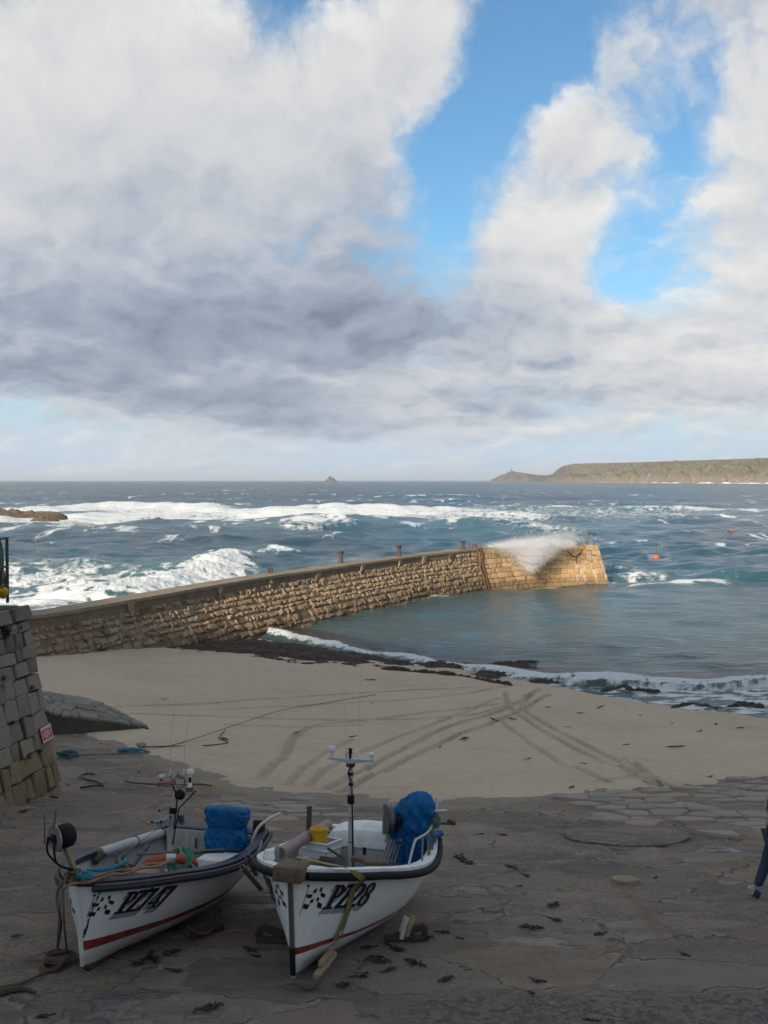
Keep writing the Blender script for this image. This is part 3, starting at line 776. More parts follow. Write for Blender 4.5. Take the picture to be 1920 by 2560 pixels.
Dv = np.vstack([Dv, back[0][None], back[1][None]]); Zv = np.vstack([Zv, Zv[-1:] + 1.0, np.maximum(Zv[-1:] - 40, SEA - 3)]); U2 = np.vstack([a, a[-1:], a[-1:]])
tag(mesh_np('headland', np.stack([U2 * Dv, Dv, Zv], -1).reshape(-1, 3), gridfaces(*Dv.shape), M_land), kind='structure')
# surf along the foot of the headland, and the chimney on the cape
M_surf = material('surf_foam', lambda k, b, o: (k.put(b.inputs['Base Color'], k.mix(k.noise(wc(k), .05, 4, .6), (.6, .65, .67, 1), (.85, .86, .86, 1)))), Roughness=.9)
bm = BM(); fu = np.linspace(1440, 2000, 160); fd = np.interp(fu, u, dist - front[0]) - 14
lo, hi = [], []
for q, dd in zip(fu, fd):
    w_ = 4.5 * max(0, float(fbm(q * .05, 3.3, 3, 2)) + .30) * np.interp(q, [1440, 1600, 1700], [.2, .6, 1.2])
    aa = (q - 960) / FPX
    lo.append(bm.verts.new((aa * dd, dd, SEA - .3))); hi.append(bm.verts.new((aa * (dd + 12), dd + 12, SEA + w_ + .05)))
for i in range(len(lo) - 1): bm.faces.new((lo[i], lo[i + 1], hi[i + 1], hi[i]))
back_ = [bm.verts.new((h.co.x * 1.006, h.co.y * 1.006, SEA - .5)) for h in hi]
for i in range(len(lo) - 1): bm.faces.new((hi[i], hi[i + 1], back_[i + 1], back_[i]))
tag(obj('shore_surf', bm, M_surf), 'thin white line of surf along the foot of the far headland', 'surf', kind='stuff')
M_dark = worn('dark_masonry', (.10, .085, .075), rough=.9)
bm = BM(); p = PY(1279, 1178.5, 5590); lathe(bm, [(3.2, -3), (2.6, 6), (1.9, 17), (2.2, 17.5), (2.2, 18.5), (0, 18.5)], Matrix.Translation(p), 10)
tag(obj('chimney_stack', bm, M_dark), 'tiny chimney stack on the summit of the far cape', 'chimney')
# rocky islet
def rockmesh(name, cx, cy, sx, sy, prof_fn, mat, nx=90, ny=40, seed=1, rough=.3):
    gx, gy = np.meshgrid(np.linspace(-1, 1, nx), np.linspace(-1, 1, ny))
    h = prof_fn(gx, gy)
    n = fbm(gx * 4 + seed, gy * 4, 5, seed, .6)
    h = h * (1 + rough * 1.4 * n) + rough * .25 * n * np.clip(h, 0, 1) - .12 * (1 - np.clip(h * 4, 0, 1))
    return mesh_np(name, np.stack([cx + gx * sx, cy + gy * sy, SEA + h], -1).reshape(-1, 3), gridfaces(ny, nx), mat, smooth=True, sharp=35)
M_rockfar = stone_mat('islet_rock', [(.07, .06, .055), (.12, .10, .09), (.17, .15, .13)], .1, bscale=.08, bstr=1., objrand=False)
c = PY(824, 1200, 4000)
def isl(gx, gy):
    r = np.clip(1 - np.abs(gy) ** 1.5, 0, 1)
    pr = np.interp(gx, [-1, -.72, -.5, -.25, -.05, .1, .3, .5, .72, 1], [0, .06, .14, .55, .93, 1, .80, .62, .22, 0])
    return 22 * pr * r
tag(rockmesh('rocky_islet', c.x, 4000, 38, 40, isl, M_rockfar, seed=4, rough=.22), 'dark humped rock islet alone on the sea horizon', 'islet')
M_reef = stone_mat('reef_rock', [(.055, .042, .034), (.10, .072, .052), (.15, .115, .085)], .2, bscale=1.2, bstr=1., objrand=False)
c = PZ(60, 1296, SEA)
def reef(gx, gy):
    r = np.clip(1 - gy ** 2, 0, 1) ** .7
    pr = np.interp(gx, [-1, -.6, -.25, 0, .15, .45, .7, .9, 1], [1.9, 2.9, 3.0, 2.6, 2.2, 1.75, 1.3, .75, 0])
    return pr * r * (.8 + .5 * fbm(gx * 5, gy * 3, 3, 9))
tag(rockmesh('sea_rock', c.x - 8.5, c.y + 3, 19, 6, reef, M_reef, seed=7, rough=.45), 'long brown reef of rock standing in the far surf', 'rock')
c = PZ(112, 1302, SEA)
tag(rockmesh('sea_rock', c.x, c.y, 3.4, 2.2, lambda gx, gy: .75 * np.clip(1 - gx ** 2 - gy ** 2, 0, 1) ** .6, M_reef, 40, 24, seed=12, rough=.6), 'small low wet rock just in front of the long brown reef', 'rock')
c = PZ(395, 1302, SEA)
tag(rockmesh('sea_rock', c.x, c.y, 1.6, 1.6, lambda gx, gy: .6 * np.clip(1 - gx ** 2 - gy ** 2, 0, 1) ** .6, M_reef, 30, 20, seed=15, rough=.6), 'tiny dark rock awash in open white water away from the reef', 'rock')

# ------------------------------------------------------------------ the stone pier
WET = (SEA + .2, SEA + 1.7, (.42, .40, .40, 1))
M_rubble = stone_mat('granite_rubble', [(.10, .067, .04), (.19, .128, .076), (.28, .20, .122), (.36, .27, .175)], .26, WET, 5., .8)
M_dress = stone_mat('granite_dressed', [(.27, .145, .06), (.40, .245, .115), (.46, .30, .15), (.50, .36, .205)], .15, (SEA - .1, SEA + .5, (.5, .48, .46, 1)), 5., .55)
M_mort = stone_mat('pier_mortar', [(.115, .083, .052), (.175, .128, .08), (.225, .168, .107)], .2, WET, 3., .5, objrand=False)
M_pale = stone_mat('pale_mortar', [(.34, .28, .20), (.42, .35, .26), (.48, .41, .31)], .1, (SEA - .1, SEA + .5, (.5, .48, .46, 1)), 3., .3, objrand=False)
M_deck = stone_mat('pier_deck', [(.18, .145, .10), (.27, .215, .15), (.33, .27, .19)], .2, None, 2., .4, objrand=False)
S_LAD = min(range(PN), key=lambda i: abs(pier_top[i].x / pier_top[i].y - (1192 - 960) / FPX)) * .5
DEP = 5.6
def pf(s, z, out=0.):
    p, t, n = pier_face(s, z)
    e = float(sstep(s, PLEN - 3., PLEN))
    return p + n * out + t * (.28 * z * e), t, n
pier = empty('harbour_pier', pier_top[PN // 2] - Vector((0, 0, 3.4)), 'curved stone harbour pier with rough granite face running out to sea', 'pier')
def child(o):
    o.parent = pier; o.matrix_parent_inverse = pier.matrix_world.inverted(); return o
SS = np.arange(0, PLEN + .01, 1.0); SS = np.r_[SS[SS < PLEN - .3], PLEN]
def body(s0, s1, mat, name, rec):
    rings = []
    q = [s for s in SS if s0 < s < s1]; q = [s0] + q + [s1]
    for s in q:
        p, t, n = pier_frame(s); e = float(sstep(s, PLEN - 3., PLEN))
        r = [pf(s, z, -rec)[0] for z in (.04, .8, 2.2, 3.6, DEP)]
        r += [p - n * (1.45 + .9) + t * (.28 * DEP * e) - Vector((0, 0, DEP)), p - n * 1.45 - Vector((0, 0, .04))]
        rings.append(r)
    b = BM(); loft(b, rings); return child(obj(name, b, mat))
body(0, S_LAD, M_mort, 'wall_core', .02)
body(S_LAD, PLEN, M_pale, 'wall_core', .035)
# deck slabs along the top
ds = 2.6; s = 0.
while s < PLEN - .4:
    s2 = min(s + ds * rng.uniform(.8, 1.2), PLEN)
    if PLEN - s2 < .8: s2 = PLEN
    b = BM(); rings = []
    dz = rng.uniform(-.015, .02)
    for q in np.linspace(s + .012, s2 - .012, 4):
        p, t, n = pier_frame(q)
        rings.append([p + n * .05 + Vector((0, 0, -.17 + dz)), p + n * .06 + Vector((0, 0, dz)), p - n * .7 + Vector((0, 0, dz + .02)), p - n * 1.5 + Vector((0, 0, dz)), p - n * 1.5 + Vector((0, 0, -.17 + dz))])
    loft(b, rings); child(obj('deck_slab', b, M_deck)); s = s2
# stone prototypes
def proto(seed, bev, jit, seg=1):
    r = np.random.default_rng(seed); b = BM()
    box(b, (0, 0, 0), (1, 1, 1))
    for v in b.verts: v.co += Vector(r.uniform(-jit, jit, 3))
    bmesh.ops.bevel(b, geom=b.edges[:], offset=bev, segments=seg, affect='EDGES', profile=.6)
    bmesh.ops.triangulate(b, faces=b.faces[:])
    for v in b.verts: v.co += Vector(r.uniform(-jit, jit, 3)) * .35
    me = bpy.data.meshes.new('stone'); b.to_mesh(me); b.free()
    me.polygons.foreach_set('use_smooth', np.ones(len(me.polygons), bool))
    return me
rub = [proto(100 + i, .13, .20) for i in range(12)]
drs = [proto(200 + i, .07, .05) for i in range(10)]
for me in rub: me.materials.append(M_rubble); me.set_sharp_from_angle(angle=R(28))
for me in drs: me.materials.append(M_dress); me.set_sharp_from_angle(angle=R(35))
stones = []
def foot(s):
    p = pf(s, 3.0)[0]
    return max(SEA - .5, float(zsand0(p.x, p.y)) - .25)
def stack(s0, s1, rough):
    z = .30 if rough else .02; row = 0
    while z < 4.3:
        h = rng.uniform(.22, .42) if rough else rng.uniform(.34, .50)
        s = s0 + rng.uniform(0, .4)
        while s < s1 - .15:
            w = (rng.choice([.18, .24, .3, .36, .45, .62]) * rng.uniform(.8, 1.2) if rough else rng.uniform(.45, 1.0))
            if s + w > s1 + .05: w = s1 - s + .02
            zz = z + .12 * float(vnoise(s * .15, row * .7, 5)) * rough
            hh = h * rng.uniform(.8, 1.1)
            if TOPZ - zz > foot(s) and w > .12 and (not rough or zz > float(np.interp(s, [0, 25, S_LAD - 8, S_LAD], [.56, .46, .32, .22]))):
                big = rng.random()
                pr = (rng.uniform(-.05, .01) + (.03 + .09 * rng.random() if big > .84 else 0)) if rough else rng.uniform(.0, .035)
                if rough and big < .10: pr = -.12
                if rough and s > 34: pr *= .75
                stones.append((s + w / 2, zz + h / 2, w * (1.0 if rough else .965), hh * 1.04 if rough else h * .95, pr, rng.integers(0, 12 if rough else 10), rough, rng.uniform(-.09, .09) * rough))
            s += w
        z += h; row += 1
stack(0, S_LAD, 1); stack(S_LAD + .1, PLEN - .05, 0)
# through-stones standing in the rendered parapet band
s = 1.2
while s < S_LAD - 10:
    stones.append((s, .34, rng.uniform(.35, .7), rng.uniform(.45, .62), rng.uniform(-.06, .03), rng.integers(0, 12), 2, rng.uniform(-.06, .06))); s += rng.choice([2.2, 4.0, 6.0, 8.5]) * rng.uniform(.9, 1.1)
for s_, z_, w_ in ((S_LAD - 4.2, .5, .7), (S_LAD + 2.6, .45, .75), (S_LAD - 8.5, .45, .7)):
    stones.append((s_, z_, w_, .7, .02, 3, 2, 0))
def stone_M(st):
    s, z, w, h, pr, k, rough, tw = st
    p, t, n = pf(s, z, pr)
    pu = pf(s, z - .1)[0]; pd_ = pf(s, z + .1)[0]; up = (pu - pd_).normalized()
    n2 = t.cross(up).normalized()
    if n2.dot(n) < 0: n2 = -n2
    dp = (.55 if rough else .40)
    Mx = Matrix((t, n2, up)).transposed().to_4x4()
    Mx.translation = p - n2 * (dp / 2 - .06)
    return Mx @ Matrix.Rotation(tw, 4, 'Y') @ Matrix.Diagonal((w, dp, h, 1))
big = []
for st in stones:
    p = pf(st[0], st[1])[0]
    big.append(st[2] * st[3] / (p - cam.location).length_squared * (abs((p - cam.location).normalized().dot(pier_frame(st[0])[2])) + .1))
order = np.argsort(big)[::-1]
for i in order[:300]:
    st = stones[i]; me = (drs[st[5] % 10] if st[6] == 0 else rub[st[5]])
    o = link(bpy.data.objects.new('stone', me)); o.matrix_world = stone_M(st); child(o)
for rough, mat in ((1, M_rubble), (0, M_dress)):
    V, F, off = [], [], 0
    for i in order[300:]:
        st = stones[i]
        if bool(st[6]) != bool(rough): continue
        me = (drs[st[5] % 10] if st[6] == 0 else rub[st[5]])
        co = np.array([v.co for v in me.vertices]); tr = np.array([p.vertices[:] for p in me.polygons])
        Mx = np.array(stone_M(st)); V.append(co @ Mx[:3, :3].T + Mx[:3, 3]); F.append(tr + off); off += len(co)
    if V:
        m2 = stone_mat('granite_rubble_run' if rough else 'granite_dressed_run',
                       [(.145, .098, .06), (.255, .180, .112), (.335, .250, .160), (.385, .30, .205)] if rough else [(.24, .155, .085), (.345, .235, .135), (.41, .295, .175), (.44, .335, .215)],
                       .2, WET if rough else (SEA - .1, SEA + .5, (.5, .48, .46, 1)), 5., .6, objrand=False)
        o = child(mesh_np('stone_facing', np.concatenate(V), np.concatenate(F), m2, sharp=35)); o['kind'] = 'stuff'
# iron fittings of the pier
M_rust = worn('rusty_iron', (.16, .062, .035), (.06, .032, .025), .85, 14., .6)
M_iron = worn('dark_iron', (.07, .055, .048), (.14, .07, .04), .8, 14., .5)
lad = empty('pier_ladder', pf(S_LAD, 3.3)[0], 'rusty iron ladder fixed down the harbour face of the pier', 'ladder')
def place_child(o, par): o.parent = par; o.matrix_parent_inverse = par.matrix_world.inverted(); return o
for sg in (-.24, .24):
    b = BM(); pts = [pf(S_LAD + sg, z, .22)[0] for z in (3.7, 2.4, 1.2, .1)]
    pts += [pf(S_LAD + sg, .0, .12)[0] + Vector((0, 0, .45)), pf(S_LAD + sg, .0, -.35)[0] + Vector((0, 0, .42)), pf(S_LAD + sg, .0, -.4)[0]]
    tube(b, pts, .055, 6); place_child(obj('stile', b, M_rust), lad)
for z in np.arange(.1, 3.7, .28):
    b = BM(); tube(b, [pf(S_LAD - .24, z, .22)[0], pf(S_LAD + .24, z, .22)[0]], .03, 6); place_child(obj('rung', b, M_rust), lad)
bol = [((852, 1408), .95), ((997, 1391), .95), ((1157, 1374), .8)]
names = ['iron bollard on the pier, nearest the shore end', 'middle one of the three tall iron bollards along the pier', 'iron bollard on the pier just shoreward of the rusty ladder']
for ((a_, b_), h), lb in zip(bol, names):
    p = PZ(a_, b_, TOPZ); 
    b = BM(); lathe(b, [(.24, -.05), (.22, .05), (.17, .12), (.15, h * .55), (.17, h * .75), (.27, h * .84), (.29, h * .9), (.2, h * .97), (0, h)], Matrix.Translation(p), 12)
    tag(obj('bollard', b, M_iron), lb, 'bollard', 'iron bollards along the pier deck')
for a_, lb in ((672, 'short iron stub post, one of a close pair on the pier deck'), (679, 'short iron stub post, one of a close pair on the pier deck')):
    p = PZ(a_, 1434, TOPZ); b = BM(); lathe(b, [(.09, -.05), (.08, .28), (.11, .30), (.11, .36), (0, .38)], Matrix.Translation(p), 8)
    tag(obj('stub_post', b, M_iron), lb, 'post', 'pair of stub posts on the pier')
p = PZ(1466, 1361, TOPZ); q = PZ(1458, 1361, TOPZ)
st_ = empty('iron_stand', p, 'rusty iron marker stand at the seaward end of the pier', 'stand')
for dx in (-.12, .12):
    b = BM(); tube(b, [p + Vector((dx, 0, -.02)), p + Vector((dx * .5, 0, .75))], .035, 6); place_child(obj('post', b, M_rust), st_)
for dz in (.25, .5, .72):
    b = BM(); tube(b, [p + Vector((-.12, 0, dz)), p + Vector((.12, 0, dz))], .028, 6); place_child(obj('crossbar', b, M_rust), st_)
b = BM(); tube(b, [p + Vector((-.3, 0, 0)), p + Vector((0, 0, .45)), p + Vector((.34, 0, 0))], .026, 6); place_child(obj('brace', b, M_rust), st_)
# hanging chain and wall bracket near the pier end
def on_pier(px, py, out=.1):
    best = None
    for s in np.arange(PLEN - 14, PLEN, .1):
        for z in np.arange(0, 3.4, .1):
            w = pf(s, z, out)[0]; d = (w - cam.location); a_ = 960 + d.x / d.y * FPX; b_ = 1280 - FPX * math.tan(math.atan2(d.z, d.y) + PITCH)
            e = (a_ - px) ** 2 + (b_ - py) ** 2
            if best is None or e < best[0]: best = (e, w)
    return best[1]
ch = empty('mooring_chain', on_pier(1440, 1398), 'rusty mooring chain hanging in a Y shape on the pier end face', 'chain')
b = BM(); tube(b, catmull([on_pier(*q, .12) for q in ((1418, 1373), (1425, 1383), (1434, 1390), (1440, 1392), (1447, 1389), (1453, 1382), (1455, 1374))], 5), .05, 6); place_child(obj('chain_loop', b, M_iron), ch)
b = BM(); tube(b, [on_pier(1440, 1392, .12), on_pier(1441, 1400, .12), on_pier(1441, 1406, .1)], .055, 6); place_child(obj('chain_tail', b, M_rust), ch)
M_galv = worn('galvanised', (.30, .29, .28), (.18, .15, .12), .55, 10., .4, .6)
br = empty('wall_bracket', on_pier(1480, 1392), 'grey metal cross bracket bolted to the pier end face', 'bracket')
b = BM(); tube(b, [on_pier(1478, 1377, .14), on_pier(1481, 1405, .14)], .09, 6); place_child(obj('upright', b, M_galv), br)
b = BM(); tube(b, [on_pier(1475, 1386, .2), on_pier(1491, 1388, .12)], .06, 6); place_child(obj('arm', b, M_galv), br)

# ------------------------------------------------------------------ harbour wall on the left
M_block = stone_mat('wall_granite', [(.125, .108, .088), (.175, .150, .122), (.225, .195, .155), (.255, .21, .155)], .35, None, 8., .55)
M_ochre = stone_mat('wall_granite_ochre', [(.13, .108, .07), (.185, .138, .078), (.225, .162, .085), (.20, .168, .122)], .3, None, 8., .55, (.20, .145, .055, 1))
M_core = stone_mat('wall_joint', [(.045, .04, .035), (.07, .062, .052), (.09, .08, .065)], .1, None, 6., .5, objrand=False)
Cb = on_slip(161, 1974); WT = 2.75
Ct = PZ(61, 1511, WT); Lb = on_slip(0, 2026); Lt = PZ(0, 1528, WT)
ub = (Lb - Cb); ub.z = 0; ub.normalize(); ut = (Lt - Ct); ut.normalize()
ud = (ub + ut).normalized()                                   # along the face towards the viewer
Cbz = Cb + Vector((0, 0, -.35))
def wf(u, v):   # v 0 bottom .. 1 top
    return Cbz.lerp(Ct, v) + ud * u
nW = (Ct - Cbz).cross(ud).normalized()
if nW.x < 0: nW = -nW
hw = empty('harbour_wall', Cb, 'battered granite block wall with ochre lower courses beside the slip', 'wall')
def wchild(o): return place_child(o, hw)
b = BM()
inw = Vector((-nW.x, -nW.y, 0)).normalized()
sect = lambda u, r: [wf(u, 0) - nW * .10 + Vector((0, 0, -.3)), wf(u, 1) - nW * .10, wf(u, 1) + inw * 9, wf(u, 0) + inw * 11]
loft(b, [sect(.08, 0), sect(5, 0), sect(13, 0)])
wchild(obj('wall_core', b, M_core))
Lh = (Ct - Cbz).length; upW = (Ct - Cbz).normalized()
v = 0; row = 0
blk = [proto(300 + i, .06, .085) for i in range(8)]
blo = [m.copy() for m in blk]
for m in blk: m.materials.append(M_block); m.set_sharp_from_angle(angle=R(35))
for m in blo: m.materials.append(M_ochre); m.set_sharp_from_angle(angle=R(35))
nrmW = nW
while v < Lh - .40:
    h = rng.uniform(.24, .50) if v > .5 else .5
    if Lh - .36 - (v + h) < .2: h = Lh - .36 - v
    u = 0; first = True
    while u < 4.6:
        w = rng.uniform(.22, .72) if not first else (rng.uniform(.25, .5) if row % 2 else rng.uniform(.5, .75)); first = False
        lean = rng.uniform(-.05, .05)
        Mx = Matrix((ud, nrmW, upW)).transposed().to_4x4()
        Mx.translation = wf(u + w / 2, (v + h / 2) / Lh) - nrmW * (.15 - rng.uniform(-.01, .04))
        Mx = Mx @ Matrix.Rotation(lean, 4, 'Y') @ Matrix.Diagonal((w * .965, .36, h * .95, 1))
        ochre = (v / Lh < .22 + .25 * rng.random() * (u > .7)) 
        o = link(bpy.data.objects.new('stone_block', (blo if ochre else blk)[rng.integers(0, 8)])); o.matrix_world = Mx; wchild(o)
        u += w
    v += h; row += 1
u = -.06
while u < 5.5:
    w = rng.uniform(.75, 1.15)
    Mx = Matrix((ud, nrmW, upW)).transposed().to_4x4(); Mx.translation = wf(u + w / 2, 1 - .18 / Lh) - nrmW * .18
    o = link(bpy.data.objects.new('cap_block', blk[rng.integers(0, 8)])); o.matrix_world = Mx @ Matrix.Diagonal((w * .98, .62, .34, 1)); wchild(o); u += w
# plants rooted in the joints
M_fern = worn('fern_green', (.035, .055, .018), (.06, .075, .03), .8, 20., .5)
def tuft(n, L, seed, flat=False):
    r = np.random.default_rng(seed); b = BM()
    for i in range(n):
        a_ = r.uniform(0, 6.28); tilt = r.uniform(.2, 1.3); l = L * r.uniform(.5, 1.1); w = l * .12
        d = Vector((math.cos(a_) * math.sin(tilt), math.sin(a_) * math.sin(tilt), math.cos(tilt))); sdv = d.cross(Vector((0, 0, 1))).normalized() * w
        base = Vector(r.uniform(-L * .3, L * .3, 3)) * (1, .3)[0]
        p1 = base + d * l * .5; p2 = base + d * l + Vector((0, 0, -l * .25))
        v_ = [b.verts.new(q) for q in (base - sdv * .4, base + sdv * .4, p1 + sdv, p2, p1 - sdv)]
        b.faces.new((v_[0], v_[1], v_[2], v_[4])); b.faces.new((v_[4], v_[2], v_[3]))
    return b
def wall_at(px, py):
    d = ray(px, py); den = d.dot(nW); s = (Cbz - cam.location).dot(nW) / den
    return cam.location + d * s
for i, (px, py, L, lb) in enumerate([(8, 1590, .30, 'large dark green fern clump high on the harbour wall'), (46, 1572, .12, 'small green tuft in the second course of the harbour wall'), (4, 1700, .14, 'dark tuft rooted midway up the harbour wall'), (74, 1722, .12, 'brownish tuft in a joint near the corner of the wall, level with the stone ramp'), (25, 1810, .10, 'small moss tuft on the wall left of the red sign'), (66, 1895, .16, 'dark green plant in a joint below the red sign'), (95, 1883, .10, 'tiny green sprig just under the lower corner of the red sign'), (62, 2003, .16, 'bright green tuft at the foot of the harbour wall')]):
    p = wall_at(px, py) + nW * .05
    o = obj('wall_plant', tuft(60 if L > .2 else 26, L, 900 + i), M_fern, sharp=None); o.location = p
    tag(o, lb, 'plant', 'plants growing in the harbour wall')
# warning sign
M_red = worn('sign_red', (.36, .018, .045), (.25, .02, .04), .45, 12., .3)
M_wht = worn('sign_white', (.70, .66, .66), (.5, .45, .45), .5, 20., .3)
sc = [wall_at(*q) for q in ((89, 1823), (116, 1809), (122, 1846), (96, 1863))]
cen = sum(sc, Vector()) / 4
sxv = ((sc[1] - sc[0]) + (sc[2] - sc[3])) / 2; syv = ((sc[0] - sc[3]) + (sc[1] - sc[2])) / 2
sw, sh_ = sxv.length, syv.length; sx_ = sxv.normalized(); sy_ = (syv - sx_ * syv.dot(sx_)).normalized(); sz_ = sx_.cross(sy_)
if sz_.dot(nW) < 0: sz_ = -sz_
SM = Matrix((sx_, sy_, sx_.cross(sy_))).transposed().to_4x4(); SM.translation = cen + nW * .10
sg = empty('warning_sign', SM, 'red rectangular caution sign with white lettering on the harbour wall', 'sign')
def schild(o): o.parent = sg; return o
b = BM(); box(b, (0, 0, 0), (sw, sh_, .02), bev=.006); schild(obj('sign_board', b, M_red))
b = BM(); t_ = .018; m_ = .02
for cx, cy, wx, wy in ((0, sh_ / 2 - m_, sw - 2 * m_, t_), (0, -sh_ / 2 + m_, sw - 2 * m_, t_)): box(b, (cx, cy, .0125), (wx, wy, .003))
for cx in (-sw / 2 + m_ + t_ / 2, sw / 2 - m_ - t_ / 2): box(b, (cx, 0, .0125), (t_, sh_ - 2 * m_ - t_, .003))
schild(obj('sign_border', b, M_wht))
def text_mesh(name, txt, size, mat, parent, loc, xs=1., ext=.001, align_x='CENTER'):
    cu = bpy.data.curves.new(name, 'FONT'); cu.body = txt; cu.size = size; cu.extrude = ext; cu.align_x = align_x; cu.align_y = 'CENTER'; cu.offset = size * .02
    tmp = bpy.data.objects.new('tmp', cu); COL.objects.link(tmp)
    dg = bpy.context.evaluated_depsgraph_get(); me = bpy.data.meshes.new_from_object(tmp.evaluated_get(dg))
    bpy.data.objects.remove(tmp); me.materials.clear(); me.materials.append(mat)
    o = link(bpy.data.objects.new(name, me), parent); o.location = loc; o.scale = (xs, 1, 1); return o
text_mesh('sign_lettering', 'CAUTION', sh_ * .17, M_wht, sg, (0, sh_ * .33, .0125), .78 * sw / (sh_ * .17 * 4.2))
b = BM()
for i, (yy, ww) in enumerate(((.17, .40), (.09, .66), (.01, .66), (-.07, .62), (-.15, .66), (-.23, .34), (-.36, .66))):
    x0 = -ww / 2 * sw
    while x0 < ww / 2 * sw - .01:
        l = min(rng.uniform(.02, .07), ww / 2 * sw - x0); box(b, (x0 + l / 2, yy * sh_, .0122), (l, sh_ * .032, .002)); x0 += l + .012
schild(obj('sign_small_print', b, M_wht))
# railing on the wall with hung fishing gear
M_rail = worn('rail_paint', (.075, .078, .072), (.13, .07, .04), .7, 18., .5)
rb = PZ(19, 1507, WT + .02); 
rl = empty('quay_railing', rb, 'dark metal railing on top of the harbour wall', 'railing')
posts = [rb, rb + ud * 1.5, rb + ud * 3.0]; htop = PY(18, 1343, rb.y).z - rb.z
for p in posts:
    b = BM(); tube(b, [p, p + Vector((0, 0, htop))], .038, 8); place_child(obj('post', b, M_rail), rl)
for f in (1.0, .57, .28):
    b = BM(); tube(b, [posts[0] + Vector((0, 0, htop * f - .02)), posts[2] + Vector((0, 0, htop * f - .02))], .026, 8); place_child(obj('rail', b, M_rail), rl)
M_net = worn('green_line', (.10, .17, .13), (.06, .10, .08), .8, 30., .5)
M_yel = worn('yellow_plastic', (.55, .32, .012), (.4, .22, .02), .45, 20., .3)
p = PY(5, 1420, rb.y - .12)
b = BM()
for i in range(7):
    r_ = .30 + .02 * i; pts = [p + Vector((-.20 + math.cos(a_) * .16 + .012 * i, .03 * math.sin(3 * a_ + i), math.sin(a_) * (.62 + .02 * i))) for a_ in np.linspace(0, 6.28, 26)]
    tube(b, pts, .018, 5, caps=False)
tag(obj('rope_coil', b, M_net), 'grey-green rope coil hung on the quay railing', 'rope')
p = PY(8, 1480, rb.y - .16); b = BM(); lathe(b, [(0, -.16), (.05, -.13), (.115, -.03), (.12, .03), (.07, .10), (.03, .12), (.03, .17), (0, .18)], Matrix.Translation(p), 14)
tag(obj('net_float', b, M_yel), 'yellow plastic float hanging from the quay railing', 'float')
b = BM(); p = PY(8, 1462, rb.y - .13)
for i in range(6): tube(b, catmull([p + Vector((-.12 + .04 * i, 0, .32)), p + Vector((-.06 + .02 * i, .02 * (i % 3), .1)), p + Vector((-.1 + .04 * i, .02, -.12))], 4), .014, 5)
tag(obj('rope_tail', b, worn('brown_line', (.10, .055, .04), rough=.85)), 'brown rope ends hanging above the yellow float', 'rope')

# ------------------------------------------------------------------ stone ramp behind the wall corner
M_ramp = stone_mat('ramp_stone', [(.13, .115, .095), (.185, .165, .14), (.27, .245, .21)], .3, None, 6., .8)
M_rampd = stone_mat('ramp_side', [(.05, .042, .036), (.075, .062, .052), (.10, .085, .07)], .3, None, 5., .8, objrand=False)
fr_top = [PY(100, 1768, 30.6), PY(122, 1783, 30.8), PY(200, 1795, 31.0), PY(290, 1806, 31.4), PY(372, 1817, 31.9)]
bk_top = [PY(85, 1733, 33.6), PY(130, 1736, 33.7), PY(195, 1743, 33.8), PY(262, 1762, 33.6), PY(320, 1796, 33.0)]
ramp = empty('stone_ramp', (fr_top[1] + bk_top[1]) / 2 - Vector((0, 0, .6)), 'low rough stone ramp on the sand beside the harbour wall corner', 'ramp')
f_ = [Vector(p) for p in catmull(fr_top, 6)]; k_ = [Vector(p) for p in catmull(bk_top, 6)]
b = BM(); rings = []
for p, q in zip(f_, k_):
    rings.append([p + Vector((.0, -.10, -1.0)), p - Vector((0, 0, .03)), p.lerp(q, .5) + Vector((0, 0, -.0)), q - Vector((0, 0, .03)), q + Vector((0, .2, -1.0))])
loft(b, rings); place_child(obj('ramp_core', b, M_rampd), ramp)
rp = [proto(400 + i, .05, .08) for i in range(6)]
for m in rp: m.materials.append(M_ramp)
nrow = 5
for j in range(nrow):
    i = 0.
    while i < len(f_) - 1.2:
        w = rng.uniform(1.6, 3.4); i2 = min(i + w, len(f_) - 1)
        def at(ii, t):
            a0 = int(ii); f = ii - a0; a1 = min(a0 + 1, len(f_) - 1)
            p = f_[a0].lerp(f_[a1], f); q = k_[a0].lerp(k_[a1], f); r = p.lerp(q, t); return r
        t0, t1 = j / nrow, (j + 1) / nrow
        c = (at(i, t0) + at(i2, t0) + at(i, t1) + at(i2, t1)) / 4
        xd = (at(i2, (t0 + t1) / 2) - at(i, (t0 + t1) / 2)); yd = at((i + i2) / 2, t1) - at((i + i2) / 2, t0)
        zx = xd.normalized(); zn = zx.cross(yd).normalized(); zy = zn.cross(zx)
        Mx = Matrix((zx, zy, zn)).transposed().to_4x4(); Mx.translation = c - zn * rng.uniform(.0, .06); Mx = Mx @ Matrix.Rotation(rng.uniform(-.05, .05), 4, 'X') @ Matrix.Rotation(rng.uniform(-.05, .05), 4, 'Y')
        o = link(bpy.data.objects.new('paving_stone', rp[rng.integers(0, 6)])); o.matrix_world = Mx @ Matrix.Diagonal((xd.length * .97, yd.length * .95, .16, 1)); place_child(o, ramp)
        i = i2

